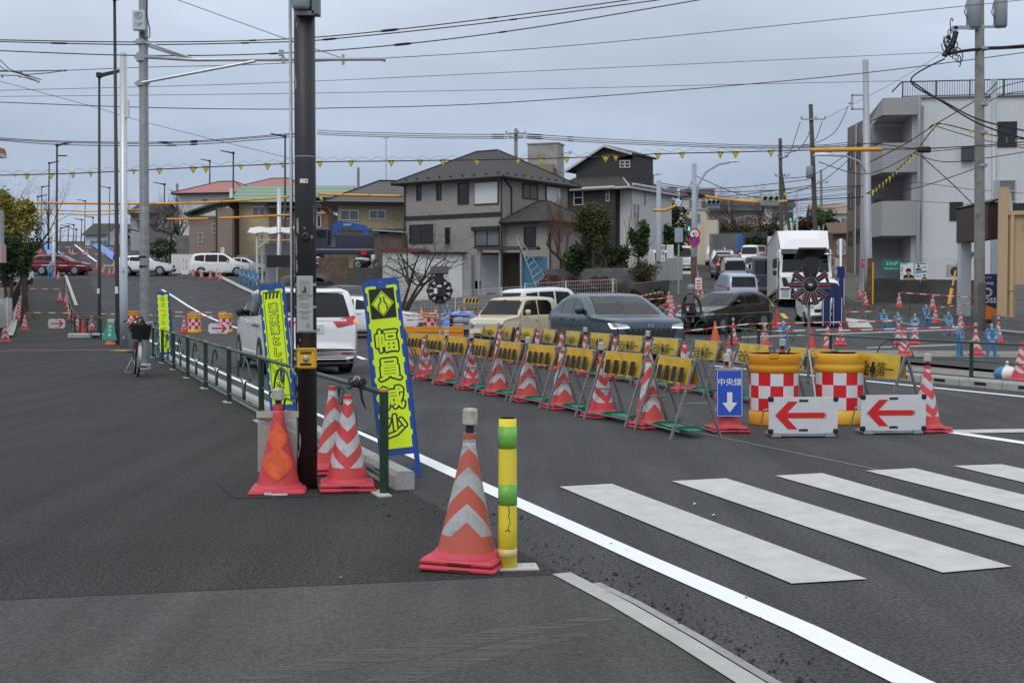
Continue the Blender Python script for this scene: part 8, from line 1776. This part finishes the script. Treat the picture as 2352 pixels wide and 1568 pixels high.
def poster(label,x0,y0,x1,y1,fig):
 o,w_,h_,zb,pn=board(label,x0,y0,x1,y1,60,M_signw,legs=False,cat='poster',name='poster',th=.02);y=-.013
 for(cx,cz,s_)in fig:
  X,Z=cx*w_,zb+cz*h_;s_*=h_
  b=MB();b.prism([(-.42,0),(.42,0),(.38,.22),(.12,.34),(-.12,.34),(-.38,.22)],(X,y-.001,Z),UX,(0,0,1),s_*.002+.001)if False else b.prism([(-.42*s_,0),(.42*s_,0),(.38*s_,.22*s_),(.12*s_,.34*s_),(-.12*s_,.34*s_),(-.38*s_,.22*s_)],(X,y,Z),UX,(0,0,1),.001);b.build('printed_suit',M_ink,pn)
  b=MB();b.prism([(-.08*s_,.34*s_),(0,.1*s_),(.08*s_,.34*s_)],(X,y-.002,Z),UX,(0,0,1),.001);b.build('printed_shirt',M_signw,pn)
  b=MB();b.add([(X+.19*s_*math.cos(t),y-.003,Z+.52*s_+.25*s_*math.sin(t))for t in[i*.3927 for i in range(16)]],[tuple(range(16))]);b.build('printed_face',M_skin,pn)
  b=MB();b.add([(X+.215*s_*math.cos(t),y-.004,Z+.58*s_+.23*s_*math.sin(t))for t in[-.1+i*.34 for i in range(11)]],[tuple(range(11))])
  for sx in(-1,1):b.box((X+sx*.08*s_,y-.005,Z+.53*s_),(.06*s_,.001,.02*s_))
  b.box((X,y-.005,Z+.38*s_),(.09*s_,.001,.015*s_));b.build('printed_hair',M_ink,pn)
 return o,w_,h_,zb,pn
o,w_,h_,zb,pn=poster('election style poster of a dark haired man in a black suit on the fence',2068,604,2098,642,((.12,.06,.78),));b=MB();b.box((-w_*.2,-.012,zb+h_*.94),(w_*.5,.002,h_*.08));b.m=1
for i,c in enumerate('佐藤一郎'):b.text(c,(-w_*.38,-.013,zb+h_*(.72-i*.14)),UX,(0,0,1),h_*.14,.01)
b.m=2;b.box((w_*.12,-.016,zb+h_*.06),(w_*.7,.002,h_*.08));b.build('print',[mat('sky blue print',(.1,.4,.7),.5),mat('dull red print',(.45,.08,.08),.5),mat('gold print',(.5,.33,.05),.5)],pn)
o,w_,h_,zb,pn=poster('blue and white poster with two small portraits on the fence',2102,604,2129,642,((-.22,.55,.42),(.28,.03,.36)));b=MB();b.prism([(-w_*.48,h_*.36),(w_*.48,h_*.42),(w_*.48,h_*.56),(-w_*.48,h_*.5)],(0,-.012,zb),UX,(0,0,1),.001);b.text('政策',(w_*.22,-.014,zb+h_*.72),UX,(0,0,1),h_*.16,.01);b.text('実現',(-w_*.2,-.014,zb+h_*.2),UX,(0,0,1),h_*.16,.01);b.m=1;b.box((0,-.012,zb+h_*.95),(w_*.9,.002,h_*.06));b.build('print',[mat('mid blue print',(.07,.3,.6),.5),mat('green print',(.05,.2,.08),.5)],pn)
for lab,x0,x1,Y in(('yellow and black striped barrier board beyond the tarpaulin heap',1064,1100,52),):o,w_,h_,zb,pn=board(lab,x0,684,x1,696,Y,M_cover2,cat='barrier',name='barrier_board');b=MB();[b.prism([(-.05+.0,0),(.04,0),(.09,h_*.8),(0,h_*.8)],(-w_*.3+i*w_*.22,-.017,zb+.02),UX,(0,0,1),.002)for i in range(4)];b.build('stripes',M_ink,pn)
o,w_,h_,zb,pn=board('white framed cone board in front of the round sign pole',1597,638,1612,664,62,M_signw);b=MB();[b.prism([(-.1,i*.15),(.1,i*.15+.05),(.1,i*.15+.12),(-.1,i*.15+.07)],(0,-.017,zb+.05),UX,(0,0,1),.002)for i in range(3)];b.build('print',M_red,pn)
board('black board fence in front of the carport',612,586,672,614,84,M_blk,name='board_fence',cat='fence',legs=True);board('brown stacked formwork panels beside the crane truck',733,592,800,640,72,M_rust,name='panel_stack',cat='panels',th=.6)
board('orange red works banner by the bank up the left road',408,580,425,592,118,mat('dull orange board',(.35,.16,.04),.7),name='banner',cat='banner');board('dark scaffold screen beside the block wall up the left road',398,585,418,604,112,M_blk,name='screen',cat='screen')
# vending machine with navy side
g_=gx(2264,49.5,.1);w_,zt=50/FOC*49.5,at(0,629,49.5).z-g_.z;o=thing('vending_machine','navy drinks vending machine with white emblem and orange corner behind the transformer pole','vending machine',g_,R(-22));b=MB();b.box((0,.35,zt/2),(w_,.7,zt),0,.01);b.build('cabinet',M_blue2,o)
b=MB();b.prism([(-w_/2+.01,.03),(w_/2-.01,.03),(w_/2-.01,.42),(-w_/2+.01,.75)],(0,-.003,0),UX,(0,0,1),.003);b.build('orange_corner',mat('orange print',(.75,.20,.015),.5),o)
b=MB();c_=(.05,-.004,zt*.60);b.text('BOSS',(.07,-.004,zt*.42),UX,(0,0,1),.28,.012);b.text('COFFEE',(.04,-.004,zt*.79),UX,(0,0,1),.14,.008);b.text('SUNTORY',(.07,-.004,zt*.92),UX,(0,0,1),.06,.003)
for r0,r1 in((.17,.185),(.115,.15)):a=arc(c_,r1,0,6.2832,24);q=arc(c_,r0,0,6.2832,24);b.add(a+q,[(i,i+1,26+i,25+i)for i in range(24)])
b.build('emblem',M_signw,o)
o=thing('air_conditioner','cream outdoor air conditioner unit behind the chain link fence','air conditioner',gx(2194,63.5,1.0));b=MB();b.box((0,0,.45),(.85,.32,.62));b.build('casing',mat('cream casing',(.45,.42,.36),.6),o);b=MB();b.T=Matrix.Translation((-.1,-.165,.42))@Matrix.Rotation(math.pi/2,4,'X');b.lathe([(.24,0),(.24,.01)],20);b.build('fan_grille',M_blk,o)
for lab,px,Y,yt,kind in(('white post with the grey back of a triangular sign before the apartment wall',2217,53,578,0),('thin white post with two grey round sign backs beside the navy sheets',1931,55,548,1)):
 o,g_,tp=pole('sign_post',lab,px,0,yt,.055,.05,M_signw,'sign',Y);b=MB()
 if kind==0:b.prism([(-.3,.2),(.3,.2),(0,-.3)],tp+Vector((.12,-.07,-.22)),UX,(0,0,1),.02)
 else:
  for y in(558,577):b.T=Matrix.Translation((0,.08,at(0,y,Y).z-g_.z))@Matrix.Rotation(math.pi/2,4,'X');b.lathe([(.2,0),(.2,.02)],20)
 b.build('sign_back',M_galv,o)
c=at(2180,697,52.5);d=at(2195,621,53);o=thing('stay_guard','yellow guard tube on a stay wire below the apartment wall','guard',c);b=MB();b.tube([(0,0,-.05),(d-c)*.45],.085,8);b.tube([(d-c)*.5,d-c],.04,8);b.build('guard_tube',M_yelp,o);b=MB();b.tube([(d-c)*.42,(d-c)*.52],.07,8);b.tube([d-c,(d-c)*2.6],.012,4);b.build('stay',M_wire,o)
q=gp(255,792);o=thing('covered_cone','orange cone wearing a green lettered sheet beside the tall black lamp pole','traffic cone',q);b=MB();b.smooth=True;b.lathe([(.2,0),(.2,.04),(.16,.05),(.04,.62)],20);b.build('cone_body',M_coneD,o);b=MB();b.prism([(-.25,.16),(.25,.16),(.09,.72),(-.09,.72)],(0,-.17,0),UX,(0,.16,1),.01);sh=b.build('green_sheet',mat('green sheet',(.015,.28,.19),.5),o);b=MB()
for i,c in enumerate('歩行者'):b.text(c,(0,-.17+.16*(.58-i*.13)-.012,.58-i*.13),UX,(0,.16,1),.11,.008)
b.build('lettering',M_signw,sh);b=MB();b.box((0,.1,.72),(.22,.2,.2),0,.02);b.build('lamp_box',mat('cream plastic bar',(.50,.47,.38)),o)
o=thing('kerb_stone','loose white kerb stone lying behind the green sheeted cone','kerb stone',gx(205,46.5));b=MB();b.box((0,0,.1),(1.5,.4,.2),.05,.04);b.build('stone',M_conc,o);b=MB();b.box((.3,-.21,.08),(.3,.02,.05),.05);b.build('slot',M_dark,o)
# litter on the road
b=MB();rnd=random.Random(19)
for x,y in((1636,1186),(1643,1187),(1594,1158),(1300,1030),(680,1177),(918,1021),(468,1003),(1330,1500),(1010,1245),(1400,1460),(780,1330),(520,1290),(300,1480)):p=gp(x,y,.012);r_=rnd.uniform(.006,.018);a=rnd.uniform(0,3);b.poly([p+Vector((r_*math.cos(a+t)*(1.6 if t%3 else .7),r_*math.sin(a+t),.002*t))for t in(0,1.6,3.1,4.7)])
o=b.build('litter',M_signw);o['kind']='stuff'
# the first copies served only as patterns
for r_ in list(PR.values())+[BS,BT,PS]:
 for c in list(r_.children_recursive):bpy.data.objects.remove(c)
 bpy.data.objects.remove(r_)
